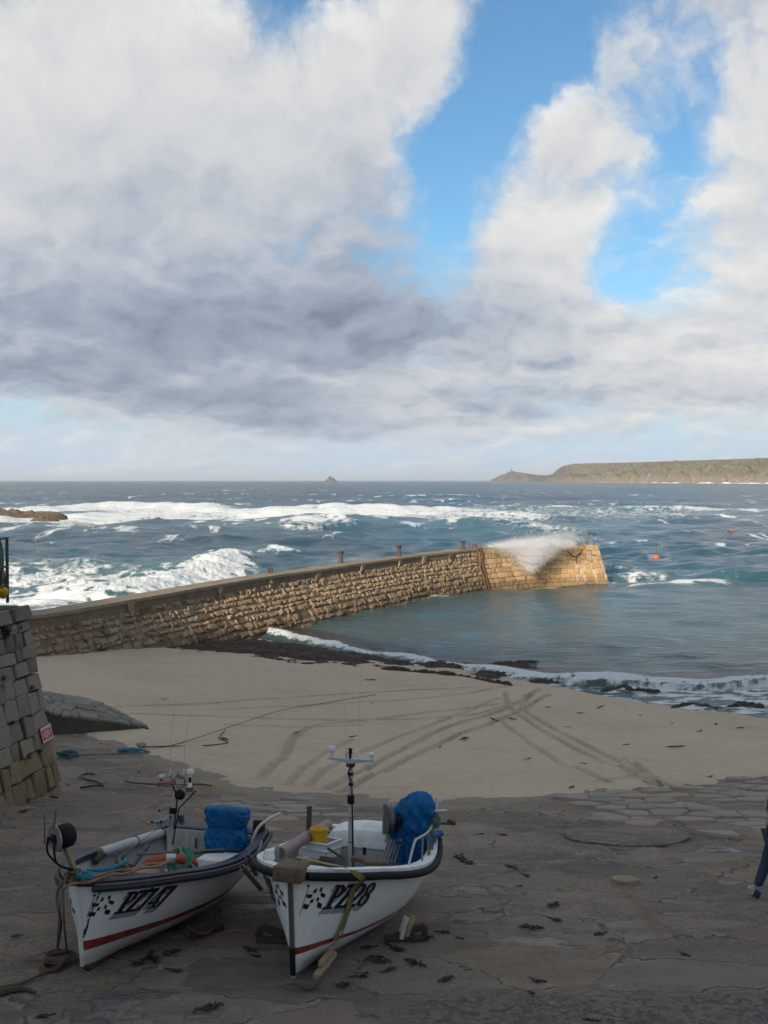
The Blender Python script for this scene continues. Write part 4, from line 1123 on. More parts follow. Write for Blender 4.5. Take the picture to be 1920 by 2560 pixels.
# ------------------------------------------------------------------ flagstones and patches set in the slip
M_flag = stone_mat('slip_flagstone', [(.20, .19, .175), (.27, .235, .20), (.33, .275, .215), (.34, .255, .19)], .3, None, 9., .6)
M_pale2 = stone_mat('slip_pale', [(.24, .205, .165), (.29, .25, .20), (.33, .285, .23)], .35, None, 12., .5, objrand=False)
def clip_poly(poly, a, b_, c):
    out = []
    for i in range(len(poly)):
        p, q = poly[i], poly[(i + 1) % len(poly)]
        dp = a * p[0] + b_ * p[1] - c; dq = a * q[0] + b_ * q[1] - c
        if dp <= 0: out.append(p)
        if dp * dq < 0: t = dp / (dp - dq); out.append((p[0] + (q[0] - p[0]) * t, p[1] + (q[1] - p[1]) * t))
    return out
def flags(name, x0, x1, y0, y1, sx, sy, keep, gap=.03, mat=None, seed=0, hgt=.05):
    r = np.random.default_rng(seed); seeds = []
    for iy, yy in enumerate(np.arange(y0, y1, sy)):
        for xx in np.arange(x0, x1, sx): seeds.append((xx + (iy % 2) * sx / 2 + r.uniform(-.38, .38) * sx, yy + r.uniform(-.38, .38) * sy))
    for i, (a_, b_) in enumerate(seeds):
        if not keep(a_, b_) or a_ < x0 + sx * .6 or a_ > x1 - sx * .6 or b_ < y0 + sy * .6 or b_ > y1 - sy * .6: continue
        poly = [(a_ - sx * 1.5, b_ - sy * 1.5), (a_ + sx * 1.5, b_ - sy * 1.5), (a_ + sx * 1.5, b_ + sy * 1.5), (a_ - sx * 1.5, b_ + sy * 1.5)]
        for j, (c_, d_) in enumerate(seeds):
            if j == i or abs(c_ - a_) > sx * 3 or abs(d_ - b_) > sy * 3: continue
            na, nb = (c_ - a_) / sx ** 2, (d_ - b_) / sy ** 2
            ln = math.hypot(na, nb); na /= ln; nb /= ln
            poly = clip_poly(poly, na, nb, na * (a_ + c_) / 2 + nb * (b_ + d_) / 2 - gap / 2)
            if len(poly) < 3: break
        if len(poly) < 3: continue
        # soften corners with mid points
        pp = []
        for q in range(len(poly)):
            p0, p1 = Vector((*poly[q], 0)), Vector((*poly[(q + 1) % len(poly)], 0))
            pp += [p0.lerp(p1, .07), p0.lerp(p1, .5) + Vector((r.normal(0, .02), r.normal(0, .015), 0)), p0.lerp(p1, .93)]
        zt = slip_z(a_, b_) + hgt * r.uniform(.2, 1.); tx, ty = r.uniform(-.03, .03, 2)
        bm = BM(); cc = Vector((a_, b_, 0))
        top = [bm.verts.new((p.x, p.y, zt + (p.x - a_) * tx + (p.y - b_) * (-.125 + ty) - .012)) for p in pp]
        inn = [bm.verts.new((cc.x + (p.x - cc.x) * .86, cc.y + (p.y - cc.y) * .86, zt + (p.x - a_) * tx + (p.y - b_) * (-.125 + ty) + r.uniform(-.004, .006))) for p in pp]
        bot = [bm.verts.new((p.x, p.y, zt - .2)) for p in pp]; n = len(pp)
        for q in range(n):
            q2 = (q + 1) % n
            bm.faces.new((bot[q], bot[q2], top[q2], top[q])); bm.faces.new((top[q], top[q2], inn[q2], inn[q]))
        bm.faces.new(inn)
        o = obj(name, bm, mat or M_flag, slip, sharp=None)
fA, fB = on_slip(1560, 1990), on_slip(1900, 2085)
def keepA(a_, b_):
    d = (b_ - float(zslip(b_)) * 0); 
    return (b_ < float(Yb(a_)) - .5) and vnoise(a_ * .5, b_ * .5, 66) > -.22
flags('flagstone', 3.6, 10.2, 17.4, 25.6, .66, .50, lambda a_, b_: keepA(a_, b_) and (a_ - 3.2) * 1.0 + (b_ - 21.5) * .5 > 0 and not ((a_ - 4.4) ** 2 / 2.2 + (b_ - 18.2) ** 2 / 1.2 < 1), mat=M_flag, seed=5)
flags('flagstone', -4.2, .2, 18.2, 22.6, .72, .42, lambda a_, b_: keepA(a_, b_) and b_ < float(Yb(a_)) - .8 and vnoise(a_ * .8, b_ * .8, 12) > -.05, gap=.05, mat=M_flag, seed=9, hgt=.03)
def patch(name, px, py, rx, ry, h, label, mat, seed, cat):
    p = on_slip(px, py); n = 40; bm = BM(); r = np.random.default_rng(seed)
    rr = 1 + .12 * fbm(np.cos(np.linspace(0, 6.28, n, endpoint=False)) * 1.3 + seed, np.sin(np.linspace(0, 6.28, n, endpoint=False)) * 1.3, 3, seed)
    rings = []
    for f, dz in ((1.0, -.15), (1.0, h * .6), (.96, h), (.6, h * 1.03), (.2, h * 1.05)):
        rings.append([Vector((p.x + math.cos(a_) * rx * rr[i] * f, p.y + math.sin(a_) * ry * rr[i] * f, p.z + .02 + dz - math.sin(a_) * ry * f * rr[i] * .125)) for i, a_ in enumerate(np.linspace(0, 6.28, n, endpoint=False))])
    loft(bm, rings); return tag(obj(name, bm, mat, None if cat else slip), label if cat else None, cat)
patch('concrete_patch', 1565, 2090, 1.12, .85, .016, '', M_slip, 3, None)
patch('flat_stone', 1563, 2207, .20, .20, .05, 'flat loose brown stone lying in a shallow hollow of the slip', M_rubble, 8, 'stone')

# ------------------------------------------------------------------ seaweed
M_weed = worn('kelp', (.028, .016, .010), (.055, .026, .018), .45, 30., .6)
M_weed2 = worn('kelp_dry', (.045, .025, .014), (.02, .014, .010), .75, 30., .6)
beds = [([(470, 1611), (600, 1609), (700, 1618), (800, 1634), (890, 1648)], 1.5), ([(560, 1622), (680, 1634), (800, 1646)], 1.3), ([(930, 1650), (1010, 1660)], .5), ([(1080, 1662), (1190, 1672)], .75),
        ([(1215, 1690), (1300, 1682), (1330, 1690)], .55), ([(1250, 1672), (1340, 1678)], .28), ([(1360, 1706), (1425, 1712)], .36), ([(1510, 1732), (1560, 1728), (1580, 1735), (1640, 1742)], .16), ([(1680, 1770), (1730, 1764), (1790, 1774)], .10),
        ([(1790, 1774), (1880, 1772)], .14), ([(1850, 1768), (1900, 1776)], .16), ([(960, 1672), (1150, 1690), (1270, 1712)], .14), ([(1888, 1690), (1940, 1694)], .5)]
gx, gy = np.meshgrid(np.arange(-12, 18.5, .075), np.arange(40, 63, .09))
mask = np.full(gx.shape, -1.)
nn = fbm(gx * .9, gy * .9, 5, 501, .65); nf = fbm(gx * 5, gy * 5, 3, 521)
for path, wd in beds:
    wp = [on_sand(*q) for q in path]; d, sd, ar = polydist(gx, gy, [(p.x, p.y) for p in wp])
    mask = np.maximum(mask, 1.1 - d / (wd * 1.3) + nn * 1.0 + nf * .35 * min(1, wd * 2))
zz = zsand0(gx, gy); zz = np.maximum(zz, SEA + .05)
hh = np.clip(mask, -.3, 1) * .16 + .05 * np.clip(mask + .3, 0, 1) * nf + .05 * fbm(gx * 13, gy * 13, 2, 5) * np.clip(mask + .2, 0, 1)
V = np.stack([gx, gy, zz + hh + .0], -1).reshape(-1, 3); F = gridfaces(*gx.shape); keepf = (mask.reshape(-1)[F] > -.06).any(1); F = F[keepf]
used, inv = np.unique(F, return_inverse=True)
tag(mesh_np('seaweed_bed', V[used], inv.reshape(-1, 4), M_weed2), 'dark brown banks of washed-up seaweed along the waterline', 'seaweed', kind='stuff')
def weedclump(seed, L=.22, n=12):
    r = np.random.default_rng(seed); b = BM()
    for i in range(n):
        a_ = r.normal(0, .7) + (math.pi if r.random() < .5 else 0); l = L * r.uniform(.5, 1.3); st = Vector((r.normal(0, L * .18), r.normal(0, L * .12), .006))
        pts = [st]; 
        for q in range(4):
            a_ += r.normal(0, .5); pts.append(pts[-1] + Vector((math.cos(a_) * l / 4, math.sin(a_) * l / 4 * .6, 0))); pts[-1].z = .008 + .03 * r.random() * (q < 3)
        tube(b, pts, [r.uniform(.012, .024)] * 4 + [.004], 4, ell=.4)
    return b
wc_px = [(1150, 2136, 1.2, 'long thin seaweed strand with a leafy clump, on the slip right of the blue cover'), (1160, 2152, 1.6, 0), (1255, 2088, .7, 0), (1275, 2168, .9, 0), (1315, 2192, .7, 0), (1200, 2085, .6, 0), (1385, 2266, 1.1, 0), (1330, 2322, 1.3, 0), (1385, 2300, .9, 0), (1498, 2336, .8, 0), (1112, 2450, 1.1, 0), (1345, 2452, .8, 0), (1330, 2485, .6, 0), (1150, 2345, .5, 0), (1105, 2328, .8, 0), (1035, 2410, 1.3, 0), (945, 2405, 1.2, 0), (905, 2440, 1.0, 0), (860, 2466, 1.1, 0), (940, 2395, .9, 0), (970, 2425, .8, 0), (625, 2375, 1.0, 0), (640, 2390, .6, 0), (380, 2395, 1.5, 0), (350, 2405, 1.2, 0), (430, 2380, 1.0, 0), (430, 2426, .8, 0), (40, 2340, .6, 0), (520, 2525, 1.3, 0), (1710, 2386, .7, 0), (1640, 2190, .6, 0), (1480, 2552, .6, 0), (985, 2370, 1.0, 0), (920, 2368, .9, 0), (1055, 2350, 1.4, 0), (170, 1965, .6, 0), (60, 2030, 1.3, 0), (135, 1995, 1.1, 0), (345, 1930, .5, 0), (110, 2540, .9, 0), (1440, 2078, .4, 0), (1300, 2215, .5, 0)]
wm = []
for i in range(6):
    me = bpy.data.meshes.new('seaweed_clump'); b = weedclump(600 + i); b.to_mesh(me); b.free(); me.materials.append(M_weed); wm.append(me)
for i, (px, py, sc_, lb) in enumerate(wc_px):
    p = on_slip(px, py); p.z = slip_z(p.x, p.y) + .015
    o = link(bpy.data.objects.new('seaweed_clump', wm[i % 6])); o.location = p; o.rotation_euler = (-.124, 0, rng.uniform(-.9, .9)); o.scale = (sc_ * .6 * rng.uniform(.7, 1.15), sc_ * .6 * rng.uniform(.7, 1.3), sc_ * .7)
    tag(o, 'small dark clump of stranded seaweed lying on the slipway', 'seaweed', 'stranded seaweed clumps on the slipway')
ws_px = [(925, 1702), (1280, 1800), (1565, 1865), (1320, 1900), (1460, 1912), (1235, 1802), (1160, 1850), (880, 1845), (740, 1835), (560, 1850), (700, 1710), (1420, 1820), (1310, 1742), (1500, 1770), (1370, 1770), (1600, 1790), (1680, 1810), (1790, 1812), (1850, 1822), (1450, 1785), (1560, 1778), (1750, 1830), (1340, 1755), (1690, 1870), (930, 1760), (1100, 1870), (410, 1750), (1776, 1945), (1430, 1972)]
for i, (px, py) in enumerate(ws_px):
    p = on_sand(px, py); o = link(bpy.data.objects.new('seaweed_strand', wm[(i + 2) % 6])); o.location = p + Vector((0, 0, .03)); o.rotation_euler = (-.1, 0, rng.uniform(-1.2, 1.2)); s_ = rng.uniform(.3, 1.0); o.scale = (s_ * rng.uniform(.7, 1.5), s_ * rng.uniform(.5, 1.0), s_)
    tag(o, 'thin dark strand of seaweed lying on the pale sand', 'seaweed', 'seaweed strands scattered on the sand')

# ------------------------------------------------------------------ ropes on the beach, buoys
M_rope_g = worn('green_rope', (.09, .19, .14), (.03, .06, .05), .8, 40., .5)
M_rope_t = worn('turquoise_rope', (.02, .19, .26), (.02, .10, .14), .7, 40., .5)
M_rope_b = worn('brown_rope', (.12, .085, .055), (.06, .045, .03), .85, 40., .6)
def gl(px, py, dz=.03):
    try_s = on_sand(px, py)
    if try_s.y > float(Yb(try_s.x)): return try_s + Vector((0, 0, dz))
    p = on_slip(px, py); p.z = slip_z(p.x, p.y) + dz + .02; return p
rope = empty('mooring_rope', gl(500, 1838), 'long green mooring rope stretched over the sand with knotted turquoise tails', 'rope')
b = BM(); tube(b, catmull([gl(150, 1893), gl(250, 1889), gl(330, 1880), (gl(450, 1860)), gl(580, 1825, .12), gl(700, 1785, .12), gl(820, 1758), gl(940, 1738)], 8), .013, 6); place_child(obj('rope_line', b, M_rope_g), rope)
def ropebundle(p, L, n, seed, r=.02, ang=0):
    rr = np.random.default_rng(seed); b = BM()
    for i in range(n):
        a_ = ang + rr.normal(0, .35); l = L * rr.uniform(.5, 1.); s0 = Vector((rr.normal(0, .05), rr.normal(0, .05), .03))
        tube(b, catmull([p + s0, p + s0 + Vector((math.cos(a_) * l * .4, math.sin(a_) * l * .4, .05)), p + s0 + Vector((math.cos(a_ + .2) * l * .7, math.sin(a_ + .2) * l * .7, .03)), p + s0 + Vector((math.cos(a_) * l, math.sin(a_) * l, -.01))], 5), r, 5)
    for i in range(3):
        c = p + Vector((rr.normal(0, .06), rr.normal(0, .04), .05)); tube(b, [c + Vector((.07 * math.cos(t), .05 * math.sin(t), .03 * math.sin(2 * t + i))) for t in np.linspace(0, 6, 12)], r * 1.2, 5)
    return b
place_child(obj('knotted_tail', ropebundle(gl(305, 1882), .75, 7, 3, .022, -.05), M_rope_t), rope)
place_child(obj('knotted_tail', ropebundle(gl(150, 1892), .55, 6, 4, .024, 0), worn('teal_rope', (.02, .11, .12), (.015, .05, .06), .8, 40., .5)), rope)
rope2 = empty('mooring_rope', gl(450, 1868), 'grey rope loop lying on the sand below the green mooring rope', 'rope')
b = BM(); tube(b, catmull([gl(352, 1870), gl(420, 1868), gl(500, 1867), gl(555, 1862), gl(570, 1857), gl(548, 1848), gl(556, 1835), gl(562, 1827)], 7), .016, 5); place_child(obj('rope_line', b, M_rope_b), rope2)
place_child(obj('knot', ropebundle(gl(353, 1869), .12, 4, 8, .03), worn('pale_rope', (.35, .33, .28), rough=.8)), rope2)
M_hose = worn('black_hose', (.03, .03, .03), rough=.6)
b = BM(); tube(b, catmull([gl(236, 1940), gl(215, 1938), gl(202, 1945), gl(215, 1953), gl(240, 1960), gl(257, 1967), gl(240, 1970), gl(200, 1973)], 6), .024, 6)
tag(obj('rubber_hose', b, M_hose), 'short black hose bent in a zigzag on the slip near the wall', 'hose')
b = BM(); tube(b, catmull([on_slip(312, 1958), on_slip(340, 1963), on_slip(390, 1966), on_slip(450, 1968), on_slip(500, 1966), on_slip(530, 1970)], 6), .02, 5)
for v_ in b.verts: v_.co.z += .05
tag(obj('ground_rope', b, M_rope_b), 'thin brown rope lying across the slip behind the boats', 'rope')
M_or = worn('orange_buoy', (.62, .13, .03), (.45, .10, .03), .4, 3., .3)
for (px, py, w, pole, lb) in ((1640, 1393, 24, 32, 'large orange mooring buoy with a thin pole, nearest the pier end'), (1797, 1358, 9, 0, 'smaller orange float of the pair joined by a line off the pier'), (1829, 1325, 12, 0, 'larger orange float of the pair joined by a line off the pier')):
    p = PZ(px, py, SEA + .45); sc_ = p.y / FPX; r_ = w * sc_ * .38
    root = empty('mooring_buoy', p, lb, 'buoy', 'orange mooring buoys')
    b = BM(); lathe(b, [(0, -r_ * .6), (r_ * .6, -r_ * .5), (r_, -.05), (r_ * .95, r_ * .22), (r_ * .6, r_ * .5), (r_ * .25, r_ * .7), (0, r_ * .75)], None, 16); o = obj('float', b, M_or); o.parent = root
    b = BM(); tube(b, [(0, 0, r_ * .5), (0, 0, r_ * .75 + (pole * sc_ if pole else .25))], .05, 6); o = obj('pole' if pole else 'eye', b, M_iron); o.parent = root
b = BM(); tube(b, [PZ(1800, 1352, SEA + .3), PZ(1814, 1337, SEA + .35), PZ(1827, 1325, SEA + .3)], .035, 5)
tag(obj('buoy_line', b, M_rope_b), 'thin line floating between the two small orange buoys', 'line')

# ------------------------------------------------------------------ wind-blown spray over the pier (real airborne droplets: small volumes)
def spray(name, lo, hi, label, blobs_, dens, streak=(1.3, .8, .55), seed=0.):
    bm = BM(); c = [(a_ + b_) / 2 for a_, b_ in zip(lo, hi)]; box(bm, (0, 0, 0), [b_ - a_ for a_, b_ in zip(lo, hi)])
    m = bpy.data.materials.new(name); m.use_nodes = True; t = m.node_tree; t.nodes.clear(); k = NT(t)
    o = k.node('ShaderNodeOutputMaterial'); pv = k.node('ShaderNodeVolumePrincipled'); pv.inputs['Color'].default_value = (.97, .97, .97, 1); pv.inputs['Anisotropy'].default_value = .2
    w = k.node('ShaderNodeNewGeometry').outputs['Position']; x, y, z = k.xyz(w)
    acc = None
    for (cx, cy, cz, rx, ry, rz, sl, am) in blobs_:
        dx = k.mul(k.sub(x, cx), 1 / rx); dy = k.mul(k.sub(y, cy), 1 / ry); dz = k.mul(k.sub(k.sub(z, cz), k.mul(k.sub(x, cx), sl)), 1 / rz)
        e = k.mul(k.m('EXPONENT', k.mul(k.add(k.mul(dx, dx), k.mul(dy, dy), k.mul(dz, dz)), -1.)), am)
        acc = e if acc is None else k.add(acc, e)
    n = k.noise(k.vm('ADD', k.vm('MULTIPLY', w, (1 / streak[0], 1 / streak[1], 1 / streak[2])), (seed, 0, 0)), 1.6, 5, .62, .5)
    n9 = k.noise(k.vm('ADD', k.vm('MULTIPLY', w, (.9 / streak[0], .9 / streak[1], .9 / streak[2])), (seed + 3, 1, 0)), 4.5, 4, .65, .6)
    n = k.add(k.mul(n, .6), k.mul(n9, .4))
    d = k.mul(k.m('MAXIMUM', k.sub(acc, .18), 0.), k.step(k.add(n, k.mul(acc, .10)), .46, .64))
    k.put(pv.inputs['Density'], k.mul(d, dens)); k.put(o.inputs['Volume'], pv.outputs[0])
    ob = obj(name, bm, m, sharp=None); ob.location = c
    return tag(ob, label, 'spray', kind='stuff')
sp = pier_frame(S_LAD + 4.0)[0]
spray('sea_spray', (8.2, 90.5, -3.7), (21.5, 101.5, 1.9), 'white wind-blown spray bursting over the pier beside the ladder',
      [(11.0, 95.0, -.55, 2.2, 1.6, .55, .05, 1.2), (13.2, 95.8, -1.0, 2.2, 1.8, 1.0, .0, 1.05), (13.4, 94.6, -2.0, 1.2, 1.3, 1.0, .3, 1.0), (15.0, 96.0, -.45, 3.0, 2.2, .9, .10, .75), (16.6, 97.5, .15, 3.0, 2.2, .65, .12, .45)], 1.15)
gd = np.random.default_rng(12); V, F = [], []
tet = np.array([(1, 1, 1), (-1, -1, 1), (-1, 1, -1), (1, -1, -1)], float)
for i in range(9000):
    q = gd.random()
    if q < .45: c_ = (gd.uniform(9.6, 17.5), 95 + gd.normal(0, .9), 0); zz_ = TOPZ + .1 + abs(gd.normal(0, .28)) * (c_[0] - 8.6) / 5
    elif q < .85: u_ = gd.random() ** .7; c_ = (13.3 + gd.normal(0, 1.5) * (1.1 - u_), 94.6 + gd.normal(0, .6), 0); zz_ = TOPZ + .2 - 2.3 * u_ + gd.normal(0, .15)
    else: c_ = (gd.uniform(12, 20), 97 + gd.normal(0, 1.5), 0); zz_ = TOPZ + abs(gd.normal(0, .75))
    if float(vnoise(c_[0] * 1.1 + zz_ * .9, zz_ * 2.6, 33)) < -.12: continue
    V.append(tet * gd.uniform(.008, .026) + np.array((c_[0], c_[1], zz_))); o_ = 4 * (len(V) - 1); F += [(o_, o_ + 1, o_ + 2), (o_, o_ + 3, o_ + 1), (o_, o_ + 2, o_ + 3), (o_ + 1, o_ + 3, o_ + 2)]
tag(mesh_np('spray_droplets', np.concatenate(V), np.array(F), material('droplet_white', None, Base_Color=(.85, .87, .88, 1), Roughness=.5), smooth=False), 'scattered white water droplets flung over the pier', 'spray', kind='stuff')
spray('sea_spray', (-8.5, 70, -3.2), (1, 86, 1.0), 'faint drift of spray behind the pier beside the shoreward bollard',
      [(-4.3, 79, -1.3, 2.4, 3.0, 1.0, .3, .6), (-1.8, 81, -.7, 2.0, 3.0, .6, .3, .5)], .3, seed=4.)

# ------------------------------------------------------------------ sea air
def haze_mat():
    m = bpy.data.materials.new('sea_air'); m.use_nodes = True; t = m.node_tree; t.nodes.clear()
    o = t.nodes.new('ShaderNodeOutputMaterial'); v = t.nodes.new('ShaderNodeVolumePrincipled')
    v.inputs['Color'].default_value = (.93, .965, 1., 1); v.inputs['Density'].default_value = 8e-5; v.inputs['Anisotropy'].default_value = .2
    t.links.new(v.outputs[0], o.inputs['Volume']); return m
bm = BM(); box(bm, (0, 14800, 41), (80000, 31200, 108)); hz = obj('haze', bm, haze_mat(), sharp=None); tag(hz, kind='stuff')

# ------------------------------------------------------------------ boats
def hull_white(k, b, o):
    v = oc(k); x, y, z = k.xyz(v)
    n1 = k.noise(v, 1.7, 5, .6); n2 = k.noise(k.vm('MULTIPLY', v, (3, 3, .5)), 3., 5, .6); n3 = k.noise(v, 28., 4, .65)
    c = k.mix(k.mul(k.step(n1, .4, .75), .35), (.84, .835, .82, 1), (.70, .695, .67, 1))
    c = k.mix(k.mul(k.step(n2, .55, .8), .30), c, (.36, .33, .28, 1))
    low = k.step(k.add(z, k.mul(k.sub(n3, .5), .25), k.mul(k.sub(n2, .5), .25)), .34, .08)
    c = k.mix(k.mul(low, .55), c, (.30, .25, .19, 1))
    scr = k.step(k.noise(k.vm('MULTIPLY', v, (.8, .8, 14)), 4., 4, .6), .68, .74)
    c = k.mix(k.mul(scr, .30), c, (.25, .23, .21, 1))
    k.put(b.inputs['Base Color'], c)
    k.put(b.inputs['Roughness'], k.step(n1, .2, .8, .26, .46)); b.inputs['Specular IOR Level'].default_value = .5
    bump(k, b, k.add(n1, k.mul(n3, .05)), .12, .03)
M_gel = material('hull_gelcoat', hull_white)
M_deckw = worn('deck_white', (.78, .78, .76), (.38, .37, .34), .5, 7., .45)
M_inner = worn('inner_grey', (.34, .345, .34), (.24, .235, .22), .6, 5., .5)
M_sole = worn('sole_blue_grey', (.13, .15, .18), (.09, .085, .08), .6, 6., .5)
M_navy = worn('navy_paint', (.014, .019, .042), (.03, .03, .04), .5, 8., .4)
M_black = worn('black_rubber', (.010, .011, .013), (.022, .022, .022), .72, 10., .4, spec=.2)
M_rub = worn('rub_rail_wood', (.12, .075, .058), (.07, .05, .045), .7, 14., .5)
M_wood = worn('weathered_wood', (.145, .105, .068), (.075, .055, .04), .85, 9., .6)
M_wood2 = worn('dark_timber', (.075, .052, .036), (.04, .03, .024), .9, 9., .5)
M_pine = worn('pale_timber', (.36, .27, .17), (.22, .16, .10), .8, 9., .5)
M_steel = worn('stainless', (.42, .41, .40), (.28, .25, .22), .32, 16., .35, .85)
M_alu = worn('mast_alloy', (.46, .45, .43), (.32, .31, .29), .5, 12., .4, .15)
M_dkst = worn('dark_steel', (.16, .155, .15), (.09, .075, .06), .5, 16., .4, .6)
M_plw = worn('white_plastic', (.68, .68, .66), (.5, .49, .46), .4, 16., .25)
M_cream = worn('cream_plastic', (.55, .50, .38), (.42, .37, .27), .5, 16., .3)
M_let = worn('letter_black', (.008, .008, .010), (.025, .025, .028), .5, 30., .5)
M_shd = worn('letter_shadow', (.27, .31, .37), (.34, .37, .41), .5, 30., .5)
M_boot = worn('boot_red', (.26, .018, .022), (.34, .20, .19), .5, 6., .35)
M_org = worn('lifebuoy_orange', (.38, .075, .028), (.28, .06, .03), .7, 10., .5)
M_refl = worn('reflective_tape', (.55, .55, .54), (.4, .4, .38), .3, 20., .3)
def tarp_mat(k, b, o):
    v = oc(k); n = k.noise(v, 3., 5, .6); n2 = k.noise(v, 22., 5, .6)
    c = k.ramp(n, [(.3, (.0, .060, .175)), (.55, (.001, .105, .285)), (.75, (.002, .150, .37))])
    k.put(b.inputs['Base Color'], c); k.put(b.inputs['Roughness'], k.step(n2, .3, .7, .5, .7)); b.inputs['Specular IOR Level'].default_value = .25
    bump(k, b, k.add(k.mul(k.noise(k.vm('MULTIPLY', v, (1, 1, .5)), 9., 4, .55, 1.), 1.), k.mul(n2, .15)), .55, .05)
M_tarp = material('blue_tarpaulin', tarp_mat)

class Boat:
    def __init__(s, name, label, bow, dirxy, L, B, zstern, zbow, rake, lift, group, wl, fullness):
        s.L, s.B, s.zs0, s.zs1, s.rake, s.wl = L, B, zstern, zbow, rake, wl
        s.full = fullness
        d = Vector((*dirxy, 0)).normalized()
        O = Vector((bow[0], bow[1], 0)) - d * L
        zO = float(zslip(O.y)) + lift; zB = float(zslip(O.y + d.y * L)) + lift
        exv = Vector((d.x * L, d.y * L, zB - zO)).normalized()
        ez = Vector((0, 0, 1)); eyv = ez.cross(exv).normalized(); ez = exv.cross(eyv)
        s.M = Matrix((exv, eyv, ez)).transposed().to_4x4(); s.M.translation = (O.x, O.y, zO)
        s.Mi = s.M.inverted(); s.co = s.Mi @ cam.location; s.rot = s.Mi.to_3x3()
        s.root = empty(name, s.M, label, 'boat', group)
    def sheer(s, t): return s.zs0 + (s.zs1 - s.zs0) * np.clip(t, 0, 1) ** 2.3 - .05 * math.sin(math.pi * min(1, t * 1.3)) * (t < .77)
    def keel(s, t): return .0 + .05 * max(0., (t - .90) / .10) ** 2.6
    def half(s, t):
        if t < .42: f = .78 + .22 * math.sin(math.pi / 2 * t / .42)
        else: f = max(0., 1 - ((t - .42) / .58) ** s.full) ** .72
        return s.B / 2 * f
    def S(s, t, h, side=1, off=0.):
        """hull surface: t stern..bow, h keel..sheer"""
        zk, zs = s.keel(t), s.sheer(t)
        e = np.interp(t, [0, .4, .75, .92, 1.0], [.36, .30, .46, .70, .80])
        y = s.half(t) * (h ** e) * (1 + .02 * h) + .022 * min(1, h * 30 + .4)
        x = t * (s.L - s.rake) + s.rake * (h ** 1.05) * t ** 5 - .07 * h * (1 - t) ** 3
        return Vector((x, side * (y + off), zk + (zs - zk) * h))
    def nrm(s, t, h, side):
        e = 1e-3
        a = s.S(min(t + e, 1), h, side) - s.S(max(t - e, 0), h, side); c = s.S(t, min(h + e, 1), side) - s.S(t, max(h - e, 1e-4), side)
        n = a.cross(c).normalized()
        return n if n.y * side > 0 or abs(n.y) < 1e-4 else -n
    def at(s, t, h, side, off): return s.S(t, h, side) + s.nrm(t, h, side) * off
    def find(s, x, z):
        t = x / s.L; h = .5
        for _ in range(25):
            zk, zs = s.keel(t), s.sheer(t); h = min(max((z - zk) / (zs - zk), .02), 1.)
            t = min(max(t + (x - s.S(t, h).x) / s.L, 0), .9995)
        return t, h
    def part(s, name, bm, mat, parent=None, sharp=38): return obj(name, bm, mat, parent or s.root, sharp)
    def lr(s, px, py): return s.rot @ ray(px, py)
    def pz(s, px, py, z): d = s.lr(px, py); return s.co + d * ((z - s.co.z) / d.z)
    def px(s, px, py, x): d = s.lr(px, py); return s.co + d * ((x - s.co.x) / d.x)
    def py(s, px, py, y): d = s.lr(px, py); return s.co + d * ((y - s.co.y) / d.y)
    def thing(s, name, bm, mat, label, cat, sharp=38, group=None):
        return tag(obj(name, bm, mat, None, sharp, M=s.M), label, cat, group)
    def troot(s, name, label, cat, group=None): return empty(name, s.M, label, cat, group)
    def build(s, capmat, capw, strake_mat, sole_z, deckx):
        T = np.r_[np.linspace(0, .8, 34), np.linspace(.82, 1, 26)]; Hh = np.linspace(0, 1, 26) ** 1.7
        for side_name in ('hull',):
            bm = BM(); g = {}
            for sd in (1, -1):
                for i, t in enumerate(T):
                    for j, h in enumerate(Hh): g[sd, i, j] = bm.verts.new(s.S(t, max(h, 0), sd))
                for i in range(len(T) - 1):
                    for j in range(len(Hh) - 1): bm.faces.new((g[sd, i, j], g[sd, i + 1, j], g[sd, i + 1, j + 1], g[sd, i, j + 1]))
            for i in range(len(T) - 1): bm.faces.new((g[1, i, 0], g[1, i + 1, 0], g[-1, i + 1, 0], g[-1, i, 0]))
            for j in range(len(Hh) - 1): bm.faces.new((g[1, 0, j], g[1, 0, j + 1], g[-1, 0, j + 1], g[-1, 0, j]))
            for j in range(len(Hh) - 1): bm.faces.new((g[1, len(T) - 1, j], g[1, len(T) - 1, j + 1], g[-1, len(T) - 1, j + 1], g[-1, len(T) - 1, j]))
            hull = s.part('hull', bm, M_gel, sharp=50); s.hull = hull
        # inner skin
        bm = BM(); T2 = T[T < .93]
        def inn(t, h, sd): p = s.S(t, h, sd); p.y = sd * max(.01, abs(p.y) - .055); p.x = max(p.x, .05); return p
        for sd in (1, -1):
            rows_ = []
            for t in T2:
                hf = (sole_z - s.keel(t)) / (s.sheer(t) - s.keel(t))
                rows_.append([bm.verts.new(inn(t, hf + (1 - hf) * q - .0, sd) + Vector((0, 0, -.004))) for q in np.linspace(0, 1, 8)])
            for a_, b_ in zip(rows_[:-1], rows_[1:]):
                for j in range(7): bm.faces.new((a_[j], a_[j + 1], b_[j + 1], b_[j]))
        s.part('inner_lining', bm, M_inner)
        bm = BM(); prev = None
        for t in T2:
            hf = (sole_z - s.keel(t)) / (s.sheer(t) - s.keel(t)); a_, b_ = bm.verts.new(inn(t, hf, 1) + Vector((0, .01, .01))), bm.verts.new(inn(t, hf, -1) + Vector((0, -.01, .01)))
            if prev: bm.faces.new((prev[0], a_, b_, prev[1]))
            prev = (a_, b_)
        s.part('sole', bm, M_sole)
        # gunwale capping (both sides and transom in one rim)
        bm = BM()
